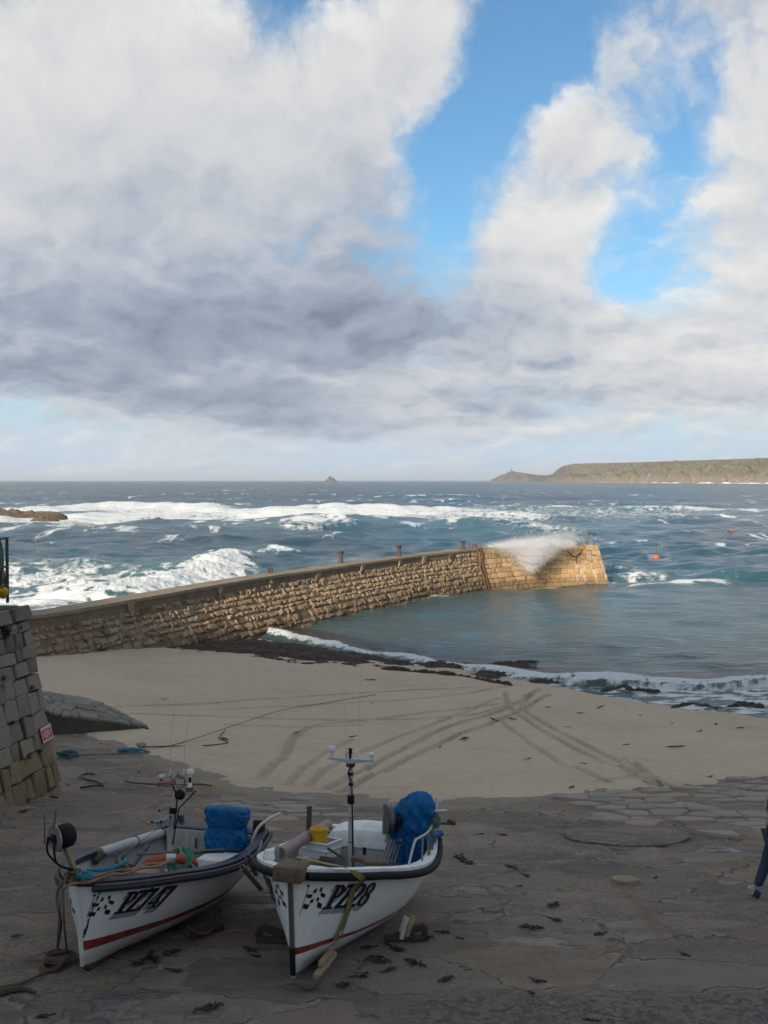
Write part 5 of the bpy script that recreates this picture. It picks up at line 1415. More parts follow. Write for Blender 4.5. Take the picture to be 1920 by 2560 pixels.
        for sd in (1, -1):
            rings = []
            for t in T:
                o_ = s.S(t, 1, sd); w = min(capw, abs(o_.y) * .9 + .012)
                i_ = o_ - Vector((0, sd * w, 0)); u = Vector((0, 0, .028))
                rings.append([o_ + Vector((0, sd * .012, -.035)), o_ + Vector((0, sd * .014, .018)), o_ + u - Vector((0, sd * .02, 0)), i_ + u, i_ + Vector((0, 0, -.04))])
            loft(bm, rings)
        p0, p1 = s.S(0, 1, 1), s.S(0, 1, -1)
        box(bm, ((p0 + p1) / 2 + Vector((.05, 0, .004))), (.13, (p0 - p1).length - .02, .06), bev=.012)
        s.cap = s.part('gunwale_cap', bm, capmat)
        for sd in (1, -1):
            bm = BM(); tube(bm, [s.S(t, 1, sd) + Vector((0, sd * .028, -.055)) + s.nrm(min(t, .995), .97, sd) * .012 for t in np.linspace(.0, .985, 70)], .047 if s.L < 3.95 else .036, 10)
            s.part('rubbing_strake', bm, strake_mat)
        # foredeck
        bm = BM(); rows_ = []
        for t in np.linspace(deckx, .985, 16):
            a_ = s.S(t, 1, 1); w = max(.01, a_.y - .03); rows_.append([Vector((a_.x, y_, a_.z - .015 + .03 * (1 - (y_ / w) ** 2) if w > .02 else a_.z)) for y_ in np.linspace(w, -w, 9)])
        vs_ = [[bm.verts.new(p) for p in r] for r in rows_]
        for a_, b_ in zip(vs_[:-1], vs_[1:]):
            for j in range(8): bm.faces.new((a_[j], a_[j + 1], b_[j + 1], b_[j]))
        bot = [bm.verts.new(p - Vector((0, 0, .12))) for p in rows_[0]]
        for j in range(8): bm.faces.new((vs_[0][j], bot[j], bot[j + 1], vs_[0][j + 1]))
        s.part('foredeck', bm, capmat)
    def boot(s, z0, z1, rise):
        """painted boot-top line: band of thin plates lying on the hull"""
        for sd in (1, -1):
            bm = BM(); rows_ = []
            for x in np.linspace(.02, s.L - .02, 90):
                a0, a1 = z0(x), z1(x); r = []
                for z in np.linspace(a0, a1, 5):
                    t, h = s.find(x, z); r.append(s.at(t, h, sd, .0035))
                rows_.append(r)
            loft(bm, rows_, caps=False, closed=False); s.part('boot_stripe', bm, M_boot, s.hull)
    def arc_table(s, z):
        xs_ = np.linspace(s.L - .005, .3, 260); pts = [s.S(*s.find(x, z)) for x in xs_]
        # start at the stem at that height
        ok = [i for i in range(len(pts)) if abs(pts[i].x - xs_[i]) < .02]; i0 = ok[0]
        ar = [0.]; X_ = [pts[i0].x]
        for a_, b_ in zip(pts[i0:-1], pts[i0 + 1:]): ar.append(ar[-1] + math.hypot((b_ - a_).x, (b_ - a_).y)); X_.append(b_.x)
        return np.array(ar), np.array(X_)
    def decal(s, name, mask, cell, u0, ztop, side, off, mat, drop=0.):
        """mask[row from top, col]; columns run away from the stem on the port side, towards it on the starboard side"""
        nr, nc = mask.shape; ar, X_ = s.arc_table(ztop - nr * cell * .5)
        if side < 0: mask = mask[:, ::-1]
        bm = BM(); vc = {}
        def vert(i, j):
            if (i, j) not in vc:
                uu = u0 + j * cell; x = float(np.interp(uu, ar, X_)); zt = ztop - i * cell - drop * uu + (s.sheer(x / s.L) - s.sheer(.93)) * .85
                t, h = s.find(x, zt); vc[i, j] = bm.verts.new(s.at(t, h, side, off))
            return vc[i, j]
        for i in range(nr):
            for j in range(nc):
                if mask[i, j]: bm.faces.new((vert(i, j), vert(i, j + 1), vert(i + 1, j + 1), vert(i + 1, j)))
        return s.part(name, bm, mat, s.hull, sharp=None)

def glyph(ch, x, y):
    R_ = lambda x0, x1, y0, y1: (x > x0) & (x < x1) & (y > y0) & (y < y1)
    D_ = lambda xa, ya, xb, yb, w: (np.abs(x - (xa + (y - ya) * (xb - xa) / (yb - ya))) < w) & (y > min(ya, yb)) & (y < max(ya, yb))
    E_ = lambda cx, cy, rx, ry: ((x - cx) / rx) ** 2 + ((y - cy) / ry) ** 2 < 1
    if ch == 'P': return R_(.16, .40, 0, 1) | R_(.0, .56, 0, .10) | R_(.04, .40, .90, 1) | (((E_(.38, .715, .36, .285) & ~E_(.38, .715, .13, .18)) | R_(.2, .45, .43, .55) | R_(.2, .42, .88, 1)) & (x > .3))
    if ch == 'Z': return R_(.08, .70, .86, 1) | R_(.0, .66, 0, .13) | D_(.13, .05, .55, .95, .14) | R_(.06, .15, .70, .9) | R_(.58, .68, .08, .30)
    if ch == '2': return ((E_(.36, .70, .34, .30) & ~E_(.34, .70, .12, .19)) & ((y > .66) | (x > .40))) | D_(.10, .02, .58, .66, .125) | R_(.0, .66, 0, .14)
    if ch == '8': return (E_(.37, .745, .30, .265) & ~E_(.37, .745, .10, .16)) | (E_(.36, .27, .34, .28) & ~E_(.36, .27, .13, .17))
    if ch == '7': return R_(.04, .70, .84, 1) | D_(.24, 0, .58, .98, .13) | R_(.02, .12, .66, .9)
    if ch == '4': return D_(.07, .28, .50, 1.0, .075) | R_(.02, .70, .22, .34) | R_(.40, .62, 0, 1) | R_(.26, .74, 0, .085)
def word(txt, cell, hgt, adv=.66, shear=.30):
    nr = int(hgt / cell); W = (len(txt) * adv + .45) * hgt; nc = int(W / cell)
    yy, xx = np.mgrid[0:nr, 0:nc]; y = 1 - (yy + .5) / nr; x = (xx + .5) * cell / hgt
    m = np.zeros((nr, nc), bool)
    for i, ch in enumerate(txt): m |= glyph(ch, x - .05 - i * adv - shear * y, y)
    return m
def shadow(m, dx, dy):
    nr, nc = m.shape; o = np.zeros((nr + dy, nc + dx), bool)
    for q in range(1, dy + 1): o[q:q + nr, dx - int(dx * q / dy):dx - int(dx * q / dy) + nc] |= m
    base = np.zeros_like(o); base[:nr, dx:] = m
    return o & ~base
def flag(cell, W, Hh, pole):
    nr, nc = int((Hh + pole) / cell), int((W + .05) / cell); yy, xx = np.mgrid[0:nr, 0:nc]
    x = (xx + .5) * cell - .035; y = (yy + .5) * cell
    m = (np.abs(x + .012) < .006); m |= (np.hypot(x + .018, (y - .012) * 1.2) < .017)
    u = x / W; w = .07 * Hh * np.sin(u * 7.2 + .4); v = (y - .05 * Hh - w - .03) / (Hh * .82)
    cu = np.digitize(u, [0, .28, .42, .58, .72, 1.0]); cv = np.digitize(v, [0, .24, .44, .56, .78, 1.05])
    bl = np.zeros_like(m)
    for a_, b_ in ((1, 2), (2, 1), (1, 5), (2, 4), (4, 1), (5, 2), (4, 4), (5, 5)): bl |= (cu == a_) & (cv == b_)
    return m | bl
C_ = .0065

def lumpcover(rings_fn, nz, na, seed, amp):
    """cloth cover: closed rings from a function of height, with folds"""
    bm = BM(); rings = []
    for i in range(nz):
        f = i / (nz - 1); ring = []
        for a_ in range(na):
            th_ = 2 * math.pi * a_ / na; p, r = rings_fn(f, th_)
            fo = .6 * float(fbm(math.cos(th_) * 2.2 + seed, math.sin(th_) * 2.2 + f * 1.4, 4, seed, .55)) + .25 - .75 * (1 - abs(math.sin(th_ * 4.5 + seed + 2.4 * float(vnoise(f * 2.1 + seed, th_ * .8, seed + 9))))) ** 2.5 * (1 - .75 * f)
            fl = .5 - 2.2 * abs(float(fbm(math.cos(th_ - .6) * 1.3 + seed * 2, f * 5 + math.sin(th_) * 1.6, 3, seed + 5, .5)))
            ring.append(Vector((p[0] + math.cos(th_) * r[0] * (1 + amp * fo + amp * .6 * fl), p[1] + math.sin(th_) * r[1] * (1 + amp * fo + amp * .6 * fl), p[2] + .02 * fo)))
        rings.append(ring)
    loft(bm, rings); return bm
def coil(bm, c, r, n, rr, nx, seed, tilt=None, turns=6):
    g = np.random.default_rng(seed)
    Mx = tilt or Matrix()
    for i in range(turns):
        r1, r2 = r * g.uniform(.82, 1.1), r * g.uniform(.82, 1.1); off = Vector(g.normal(0, r * .12, 3))
        tube(bm, [Vector(c) + Mx.to_3x3() @ (Vector((math.cos(a_) * r1, math.sin(a_) * r2, .015 * math.sin(2 * a_ + i))) + off) for a_ in np.linspace(0, 2 * math.pi, n)], rr, nx, caps=False)
    return bm

# ================================================================== the nearer boat, PZ28
A = Boat('fishing_boat', 'white fishing boat lettered PZ28 with black rubbing band, drawn up on the slip', (-1.06, 10.95), (-.25, -.968), 3.9, 2.0, .84, 1.22, .24, .0, 'small white fishing boats on the slip', .5, 2.0)
A.build(M_deckw, .12, M_black, .40, .86)
A.boot(lambda x: .25 + .02 * (x / 3.9) ** 2, lambda x: .275 + .085 * (x / 3.9) ** 3, 0)
w = word('PZ28', C_, .275, .66, .22); sh = shadow(w, 7, 9)
for sd, u0 in ((1, .40), (-1, .38)):
    A.decal('registration_letters', w, C_, u0, 1.02, sd, .006, M_let)
    A.decal('letter_shadow', sh, C_, u0 - (.0455 if sd > 0 else 0), 1.02, sd, .003, M_shd)
f = flag(C_, .25, .24, .10)
A.decal('chequered_flag', f, C_, .09, 1.02, 1, .005, M_let)
A.decal('chequered_flag', f, C_, .05, 1.02, -1, .005, M_let)
# stem band, black heel, forefoot shoe
bm = BM(); tube(bm, [A.S(1, h, 0) + Vector((.012, 0, 0)) for h in np.linspace(.26, .93, 14)], .030, 8); A.part('stem_band', bm, M_dkst)
bm = BM(); tube(bm, [A.S(1, h, 0) + Vector((.012, 0, 0)) for h in np.linspace(.0, .255, 8)] , .034, 8); A.part('stem_heel', bm, M_black)
bm = BM(); fp = A.S(1, 0, 0); kx = A.L - A.rake
tube(bm, [fp + Vector((.0, 0, -.02)), fp + Vector((-.1, 0, -.16)), Vector((kx - .35, 0, -.03)), Vector((kx - 1.1, 0, -.035)), Vector((.3, 0, -.035))], [.03, .05, .045, .04, .035], 8); A.part('keel_shoe', bm, M_pine)
bm = BM(); box(bm, (A.L + .0, 0, 1.185), (.21, .33, .165), bev=.02); box(bm, (A.L - .16, 0, 1.245), (.22, .30, .05), bev=.012); bb = A.part('bow_block', bm, M_wood)
for yy in (-.10, .10):
    bm = BM(); lathe(bm, [(.018, 0), (.018, .012), (0, .014)], Matrix.Translation((A.L + .104, yy, 1.19)) @ Matrix.Rotation(R(90), 4, 'Y'), 8); A.part('bolt', bm, M_rust, bb)
# stern box (engine well) with rounded hood
bm = BM(); rings = []
for x, zt, wd in ((.06, .98, .60), (.25, 1.04, .60), (.48, 1.03, .60), (.60, .97, .62), (.64, .84, .62)):
    n = 18; r = []
    for q in np.linspace(0, math.pi, n): r.append(Vector((x, math.cos(q) * wd, (.74 + (zt - .74) * min(1, math.sin(q) ** .45 if q not in (0,) else 0)))))
    rings.append(r)
loft(bm, rings); hood = A.part('stern_hood', bm, M_deckw)
bm = BM(); box(bm, (.60, 0, .60), (.05, 1.30, .40), bev=.01); bk = A.part('aft_bulkhead', bm, M_inner)
bm = BM(); box(bm, (.63, -.05, .70), (.03, .045, .10), bev=.006); A.part('latch', bm, M_black, bk)
bm = BM(); box(bm, (.628, .1, .56), (.012, .55, .28), bev=.004); A.part('hatch_panel', bm, M_inner, bk)
bm = BM(); box(bm, (1.05, 0, .435), (.55, 1.35, .05), bev=.01); A.part('floor_board', bm, M_sole)
bm = BM(); box(bm, (2.45, 0, .72), (.70, 1.30, .05), bev=.01); A.part('fore_thwart', bm, M_deckw)
p = A.py(950, 2022, .28); bm = BM(); box(bm, (.30, .30, 1.15), (.10, .09, .20), bev=.01); A.part('hood_post', bm, M_deckw)
# timber post on the starboard quarter
p = A.py(773, 2040, -.72); bm = BM(); box(bm, (p.x, -.72, p.z - .12), (.06, .06, .5), bev=.008); A.part('thole_post', bm, M_wood2)
# mast with its gear
mb = A.py(880, 2140, 0.0); mt = A.px(880, 1893, mb.x); mx = mb.x; mz = mt.z
mast = empty('mast', A.M); mast.parent = A.root; mast.matrix_parent_inverse = A.M.inverted(); mast.name = 'mast_pole'
bpy.data.objects.remove(mast)
up = (A.Mi.to_3x3() @ Vector((0, 0, 1))).normalized()
m0 = Vector((mx, 0, .41)); mtop = m0 + up * ((mz - .41) / up.z)
bm = BM(); tube(bm, [m0, m0.lerp(mtop, .62)], .036, 12); tube(bm, [m0.lerp(mtop, .62), mtop], .029, 12); mast = A.part('mast', bm, M_alu)
bm = BM(); tube(bm, [m0.lerp(mtop, .66), m0.lerp(mtop, .725)], .046, 12)
A.part('mast_collar', bm, M_black, mast)
for q in (.80, .88, .955, .55, .36):
    bm = BM(); tube(bm, [m0.lerp(mtop, q), m0.lerp(mtop, q + (.022 if q > .7 else .006))], .0385 if q < .62 else .034, 10); A.part('mast_band', bm, M_black, mast)
bm = BM(); tube(bm, catmull([mtop + Vector((.03, .05, -.05)), mtop + Vector((.035, -.02, -.16)), mtop + Vector((.04, .03, -.3)), m0.lerp(mtop, .7) + Vector((.045, .03, 0)), m0.lerp(mtop, .4) + Vector((.03, .035, 0)), m0.lerp(mtop, .05) + Vector((.03, .04, 0))], 8), .009, 6); A.part('cable', bm, M_black, mast)
bm = BM(); hy = .30
loft(bm, [[mtop + Vector((sx * (.022 + .05 * (1 - abs(yy) / hy) ** 1.5), yy, .0 + sz)) for sx, sz in ((1, -.012 - .03 * (1 - abs(yy) / hy)), (1, .012), (-1, .012), (-1, -.012 - .03 * (1 - abs(yy) / hy)))] for yy in np.linspace(-hy, hy, 13)])
bar = A.part('mast_crossbar', bm, M_plw, mast); bar.data.materials[0] = worn('bar_grey', (.40, .42, .43), rough=.5)
bm = BM(); box(bm, mtop + Vector((0, 0, -.06)), (.09, .10, .07), bev=.01); A.part('mast_head', bm, M_wood2, mast)
def dome(bm, c, r, h): lathe(bm, [(r * .42, 0), (r * .5, h * .35), (r * .62, h * .52), (r, h * .60), (r * 1.02, h * .82), (r * .8, h * .97), (0, h)], Matrix.Translation(c), 16)
bm = BM(); dome(bm, mtop + Vector((0, -.262, .012)), .050, .145); A.part('gps_dome', bm, M_plw, mast)
bm = BM(); dome(bm, mtop + Vector((0, .275, .012)), .042, .095); A.part('gps_dome', bm, M_plw, mast)
bm = BM(); lathe(bm, [(.018, 0), (.018, .06), (.03, .065), (.03, .08), (.024, .082), (.024, .115), (.028, .118), (.028, .13), (0, .132)], Matrix.Translation(mtop + Vector((0, -.01, .012))), 12); A.part('nav_light', bm, M_black, mast)
for yy, h0, dx, tip in ((-.07, .10, -.015, A.px(857, 1690, mx)), (.09, .13, 0, A.px(903, 1655, mx))):
    bm = BM(); b0 = mtop + Vector((dx, yy, .01)); lathe(bm, [(.016, -.04), (.018, .04), (.006, h0), (0, h0 + .01)], Matrix.Translation(b0), 10); whip = A.part('aerial_base', bm, M_plw if yy > 0 else M_cream, mast)
    bm = BM(); tube(bm, [b0 + Vector((0, 0, h0)), tip], [.004, .0022], 5); A.part('aerial', bm, M_alu, whip)
# net hauler disc at the port quarter
hc = A.px(971, 2048, .80); hd = empty('hauler', A.M); bpy.data.objects.remove(hd)
bm = BM(); Mx = Matrix.Translation(hc) @ Matrix.Rotation(R(90), 4, 'X') @ Matrix.Rotation(R(28), 4, 'Y')
lathe(bm, [(.05, -.05), (.15, -.045), (.20, -.034), (.178, -.008), (.174, .008), (.20, .034), (.15, .045), (.06, .055), (0, .06)], Mx, 28); hauler = A.part('net_hauler', bm, M_dkst)
bm = BM(); lathe(bm, [(.08, -.085), (.10, -.07), (.10, -.056), (.05, -.054)], Mx, 20); A.part('hauler_hub', bm, M_rust, hauler)
bm = BM(); box(bm, hc + Vector((-.03, .13, -.03)), (.11, .14, .10), bev=.015); A.part('hauler_motor', bm, M_black, hauler)
bm = BM(); tube(bm, [hc + Vector((0, .0, -.18)), Vector((hc.x + .0, hc.y + .02, .42))], .03, 8); tube(bm, [hc + Vector((0, -.06, .20)), hc + Vector((0, -.06, -.2))], .022, 6); A.part('hauler_post', bm, M_galv, hauler)
# port side rail
def S1(t, h=1., dz=0., dy=0.): q = A.S(t, h, 1); return Vector((q.x, q.y - .07 + dy, q.z + dz))
rp = [S1(.58, dz=.02), S1(.535, dz=.29), S1(.49, dz=.33), S1(.38, dz=.34), S1(.24, dz=.33), S1(.10, dz=.33)]
bm = BM(); tube(bm, catmull(rp, 5), .0165, 8); rail = A.part('side_rail', bm, M_steel)
for t in (.44, .33, .22, .11):
    bm = BM(); tube(bm, [S1(t, dz=.02), S1(t, dz=.33)], .0145, 8); A.part('rail_post', bm, M_steel, rail)
# stainless rod tubes on the starboard bow
for i, (q0, q1) in enumerate((((606, 2168), (652, 2222)), ((620, 2142), (640, 2185)))):
    y_ = -1.14 if i == 0 else -1.02
    a_, b_ = A.py(*q0, y_), A.py(*q1, y_)
    bm = BM(); d_ = (b_ - a_).normalized(); lathe(bm, [(.033, 0), (.036, .01), (.034, .02), (.034, (b_ - a_).length), (.02, (b_ - a_).length + .01)], align(a_, d_), 14); rt = A.part('rod_tube', bm, M_steel); bm = BM(); lathe(bm, [(.0, -.004), (.029, -.004), (.029, .0), (0, .0)], align(a_, d_), 12); A.part('bore_shade', bm, M_black, rt)  # black disc at the mouth stands for the shaded hollow
    c = A.S(*A.find(a_.x, 1.05), -1); bm = BM(); tube(bm, [a_.lerp(b_, .35), Vector((a_.x - .02, c.y + .02, 1.12))], .012, 6); A.part('tube_bracket', bm, M_steel, rt)
# mooring post on the foredeck, fairlead
p = A.pz(832 - 78, 2148, 1.33); bm = BM(); lathe(bm, [(.045, -.1), (.045, .08), (.03, .1), (0, .1)], Matrix.Translation((3.45, .02, 1.16)), 14); A.part('sampson_post', bm, M_galv)
p = A.py(693, 2125, -.46); bm = BM(); box(bm, (p.x - .02, -.47, p.z - .04), (.10, .035, .17), bev=.012); A.part('fairlead', bm, M_galv)
bm = BM(); lathe(bm, [(.06, 0), (.075, .03), (.05, .12), (0, .13)], Matrix.Translation(A.S(.86, 1, -1) + Vector((0, .09, .02))), 10); A.part('cleat_pad', bm, M_plw)
# port quarter pad
bm = BM(); tube(bm, [A.S(t, 1, 1) + Vector((0, -.05, .06)) for t in np.linspace(.0, .12, 6)], .06, 8); A.part('quarter_pad', bm, M_cream)
# things in PZ28
tr = A.troot('blue_cover', 'tall dark-blue tarpaulin bundle at the stern of boat PZ28', 'tarpaulin')
pb = A.px(1018, 2140, .55); pt = A.px(1040, 1982, .55); hgt = pt.z - pb.z
def cov(f, th_):
    z = pb.z - .05 + (hgt + .06) * f
    cx = .55; cy = np.interp(f, [0, .3, .55, .8, 1], [pb.y, pb.y - .01, pb.y + .03, pb.y + .10, pb.y + .17])
    r = np.interp(f, [0, .1, .3, .5, .7, .85, .95, 1.0], [.23, .24, .25, .275, .27, .22, .15, .07])
    return (cx - .02 * f, cy, z), (r * .85, r)
o = obj('cover_cloth', lumpcover(cov, 56, 96, 3, .30), M_tarp, tr, 60)
bm = BM(); tube(bm, [A.S(t, 1, 1) + Vector((0, -.10 + dy, dz)) for t, dy, dz in ((.24, 0, .22), (.15, .05, .15), (.06, .14, .10), (-.02, .18, .0))], [.07, .06, .05, .03], 10); obj('loose_corner', bm, M_tarp, tr)
rt_ = A.troot('rope_bundle', 'tangled pale-green ropes hung on the stern rail of boat PZ28', 'rope')
bm = BM(); g = np.random.default_rng(4)
for i in range(15):
    t = g.uniform(.06, .30); c = S1(t, dz=.33); dn = g.uniform(.15, .34)
    tube(bm, catmull([c + Vector((g.normal(0, .03), .025, 0)), c + Vector((.03, .03, -dn * .5)), c + Vector((g.normal(0, .05), .02, -dn)), c + Vector((-.04, -.02, -dn * .5)), c + Vector((g.normal(0, .03), -.02, .02))], 5), .009, 5)
coil(bm, S1(.16, dz=.34), .10, 14, .012, 5, 8, Matrix.Rotation(R(70), 4, 'Y'), 7)
obj('rope_strands', bm, M_net, rt_)
bm = BM(); tube(bm, [S1(.20, dz=.35, dy=.0), S1(.02, dz=.20, dy=.25)], .018, 6); tube(bm, [S1(.02, dz=.22, dy=.24), S1(-.03, dz=.16, dy=.32)], .034, 8); obj('rope_toggle', bm, M_wood2, rt_)
bm = BM(); tube(bm, [S1(.10, dz=.42), S1(.09, dz=.44, dy=.2)], .022, 8); tube(bm, [S1(.09, dz=.30, dy=.05), S1(.09, dz=.62, dy=.05)], .025, 8); A.part('rod_holder', bm, M_plw)
# roll of pipe along the starboard gunwale
a_ = A.py(700, 2133, -.62); b_ = A.py(819, 2061, -.74)
pr = A.troot('pipe_roll', 'pinkish plastic pipe lying along the gunwale of boat PZ28', 'pipe')
bm = BM(); d = (b_ - a_).normalized(); n = 20
Mx = align(a_, d); Lp = (b_ - a_).length; lathe(bm, [(.062, .0), (.074, 0), (.074, Lp), (.062, Lp), (.062, Lp - .12), (.0, Lp - .12)], Mx, n); lathe(bm, [(.062, 0), (.062, .25), (0, .25)], Mx, n)
obj('pipe_wall', bm, worn('pink_pipe', (.27, .185, .175), (.18, .13, .125), .55, 7., .5), pr)
bm = BM(); lathe(bm, [(.0, .02), (.0615, .02), (.0615, .03), (0, .03)], Mx, n); obj('pipe_bore', bm, M_rust, pr)
# fish crate and yellow bucket
cr = A.troot('fish_crate', 'white plastic fish crate amidships in boat PZ28', 'crate')
zc = .72; q = [A.pz(742, 2150, zc), A.pz(822, 2153, zc), A.pz(846, 2128, zc), A.pz(783, 2124, zc)]
cc = sum(q, Vector()) / 4; fx = ((q[2] - q[1]) + (q[3] - q[0])).normalized(); W_, D_, H_ = .42, .36, .20
fx = Vector((-.97, .24, 0)); fy = Vector((.24, .97, 0))
Mx = Matrix((fy, -fx, Vector((0, 0, 1)))).transposed().to_4x4(); Mx.translation = cc
bm = BM(); th_ = .014
box(bm, Mx @ Vector((0, 0, .012)), (W_, D_, .02), Mx.to_3x3())
for sx in (-1, 1):
    box(bm, Mx @ Vector((sx * (W_ / 2), 0, H_ / 2)), (th_, D_, H_), Mx.to_3x3()); box(bm, Mx @ Vector((0, sx * (D_ / 2), H_ / 2)), (W_ - .02, th_, H_), Mx.to_3x3())
for zz in (H_, H_ * .55):
    for sx in (-1, 1):
        box(bm, Mx @ Vector((sx * (W_ / 2 + .006), 0, zz)), (.034, D_ + .05, .022), Mx.to_3x3(), .004); box(bm, Mx @ Vector((0, sx * (D_ / 2 + .006), zz + .0015)), (W_ + .02, .034, .022), Mx.to_3x3(), .004)
obj('crate_body', bm, M_plw, cr)
for xx in (-.13, .0, .13):
    bm = BM(); box(bm, Mx @ Vector((xx, -D_ / 2 - .014, H_ * .75)), (.018, .016, .06), Mx.to_3x3(), .003); obj('crate_rib', bm, M_plw, cr)
bm = BM(); lathe(bm, [(.075, 0), (.095, .22), (.105, .225), (.105, .245), (.098, .25), (.09, .24), (.07, .03), (0, .03)], Matrix.Translation(Mx @ Vector((.02, .06, .07))) @ Matrix.Scale(1.22, 4), 18)
A.thing('yellow_bucket', bm, material('bucket_yellow', None, Base_Color=(.62, .35, .01, 1), Roughness=.4), 'bright yellow plastic bucket inside the white fish crate', 'bucket')
# yellow strap over the bow and down the port side
def ribbon(pts, w, wdir):
    bm = BM(); L_ = []
    for i, p in enumerate(pts):
        t = (pts[min(i + 1, len(pts) - 1)] - pts[max(i - 1, 0)]).normalized(); nn = wdir[i]
        s_ = t.cross(nn).normalized() * w / 2 * (1 + .12 * math.sin(i * 1.3)); L_.append([p - s_ - nn * .003, p - s_ + nn * .003, p + s_ + nn * .003, p + s_ - nn * .003])
    loft(bm, L_); return bm
st = [A.pz(742, 2143, 1.29), A.pz(775, 2149, 1.27), A.pz(820, 2160, 1.24), A.pz(860, 2168, 1.20)]
nz_ = [Vector((0, 0, 1))] * 4
tg, hg = A.find(A.pz(882, 2172, 1.25).x, 1.2)
for px_, py_, zz in ((884, 2166, 1.30), (888, 2190, 1.18), (880, 2222, 1.03), (868, 2262, .85), (850, 2310, .64), (832, 2350, .48)):
    best = None
    for t in np.linspace(.6, .98, 60):
        for h in np.linspace(.1, 1, 40):
            w_ = A.M @ A.S(t, h, 1); d_ = w_ - cam.location; e = (960 + d_.x / d_.y * FPX - px_) ** 2 + (1280 - FPX * math.tan(math.atan2(d_.z, d_.y) + PITCH) - py_) ** 2
            if best is None or e < best[0]: best = (e, t, h)
    st.append(A.at(best[1], best[2], 1, .105 if best[2] > .86 else .02)); nz_.append(A.nrm(best[1], best[2], 1))
stp = catmull(st, 5); nn_ = [nz_[min(int(i / 5 + .5), len(nz_) - 1)] for i in range(len(stp))]
ys_ = A.troot('tow_strap', 'worn yellow webbing strap looped over the bow of boat PZ28', 'strap')
obj('webbing', ribbon(stp, .062, nn_), worn('strap_yellow', (.30, .235, .07), (.22, .18, .08), .8, 12., .5), ys_, 60)
bm = BM(); tube(bm, [p + Vector((.0, .03, .0)) for p in catmull(st[4:] + [A.S(.985, .12, 1) + Vector((.0, .03, 0))], 5)], .007, 5); obj('thin_line', bm, M_net, ys_)
# odds and ends: mallet and bars on the thwart
bm = BM(); a_ = A.pz(818, 2120, 1.04); b_ = A.pz(862, 2148, .92); tube(bm, [a_, b_], .016, 6); tube(bm, [A.pz(800, 2146, .92), A.pz(836, 2150, .92)], .032, 8); A.thing('wooden_lever', bm, M_wood2, 'dark wooden lever and roller lying beside the white crate', 'lever')
bm = BM(); box(bm, A.pz(920, 2152, .86), (.10, .45, .06), Matrix.Rotation(R(-14), 3, 'Z'), .01); box(bm, A.pz(938, 2157, .86), (.09, .30, .05), Matrix.Rotation(R(20), 3, 'Z'), .01)
A.thing('loose_board', bm, M_wood, 'short brown boards lying amidships at the foot of the mast', 'board')
bm = BM()
for i in range(5): tube(bm, catmull([A.pz(950 + i * 9, 2158, .80), A.pz(962 + i * 9, 2130 - 4 * i, .90), A.pz(970 + i * 8, 2100, 1.0)], 4), .013, 6)
A.thing('boat_hook', bm, M_dkst, 'bundle of dark rods standing under the port rail of PZ28', 'rods')
# timber under PZ28
def slab_on_ground(pts_px, r, mat, name, label, cat, z_up=0.):
    pass
def G2(px, py, dz=0.): p = on_slip(px, py); p.z = slip_z(p.x, p.y) + dz; return p
def beam(bm, a_, b_, w_, h_):
    d = (b_ - a_); c = (a_ + b_) / 2; q = d.to_track_quat('X', 'Z'); box(bm, c, (d.length, w_, h_), q, .008)
for nm, pts in (('left', [(642, 2352), (716, 2356), (655, 2316), (712, 2338)]), ('right', [(1062, 2350), (1008, 2350), (1063, 2314), (1012, 2332)])):
    g0 = G2(*pts[0], .04); g1 = G2(*pts[1], .04); r = empty('boat_trestle', g0, 'dark timber trestle on the ' + ('harbour-wall side of boat PZ28' if nm == 'left' else 'stern quarter of PZ28 away from the other boat'), 'trestle', 'timber trestles under boat PZ28')
    t0 = PY(*pts[2], g0.y + .02); t1 = PY(*pts[3], g1.y + .02)
    inn_ = g1 + (g1 - g0) * .9; t1b = t1 + (t1 - t0) * .9
    for n_, (p_, q_) in (('foot_beam', (g0, inn_)), ('top_beam', (t0, t1b)), ('upright', (g0 + Vector((0, -.0, .03)), t0))):
        bm = BM(); beam(bm, p_, q_, .07, .075 if n_ != 'upright' else .07); o = obj(n_, bm, M_wood2); place_child(o, r)
ck = empty('bilge_chock', G2(1010, 2352), 'pale split timber chock wedged under the bilge of boat PZ28', 'chock')
for i, (q0, q1, m_) in enumerate((((1001, 2346), (1020, 2292), M_plw), ((1013, 2340), (1026, 2290), M_pine), ((1017, 2322), (1030, 2286), M_pine))):
    g0 = G2(1004 + i * 6, 2350, .03); a_ = PY(*q0, g0.y); b_ = PY(*q1, g0.y + .05); bm = BM(); beam(bm, a_, b_, .10, .07); place_child(obj('chock_piece', bm, m_), ck)
bc = empty('bow_chock', G2(765, 2468), 'rusty iron bow shoe with a spike under the forefoot of PZ28', 'chock')
g0 = G2(765, 2474, .015); bm = BM(); tube(bm, catmull([g0 + Vector((-.24, .05, .02)), g0 + Vector((-.10, .0, .05)), g0 + Vector((.02, -.05, .03)), g0 + Vector((.12, .02, .05)), g0 + Vector((.22, .22, .10))], 5), [.006, .016, .03, .028, .016], 8, ell=.7); place_child(obj('shoe_iron', bm, M_iron), bc)
bm = BM(); beam(bm, G2(790, 2452, .05), G2(835, 2395, .07), .07, .07); beam(bm, G2(800, 2440, .14), G2(828, 2400, .14), .05, .06); place_child(obj('shoe_timber', bm, M_pine), bc)

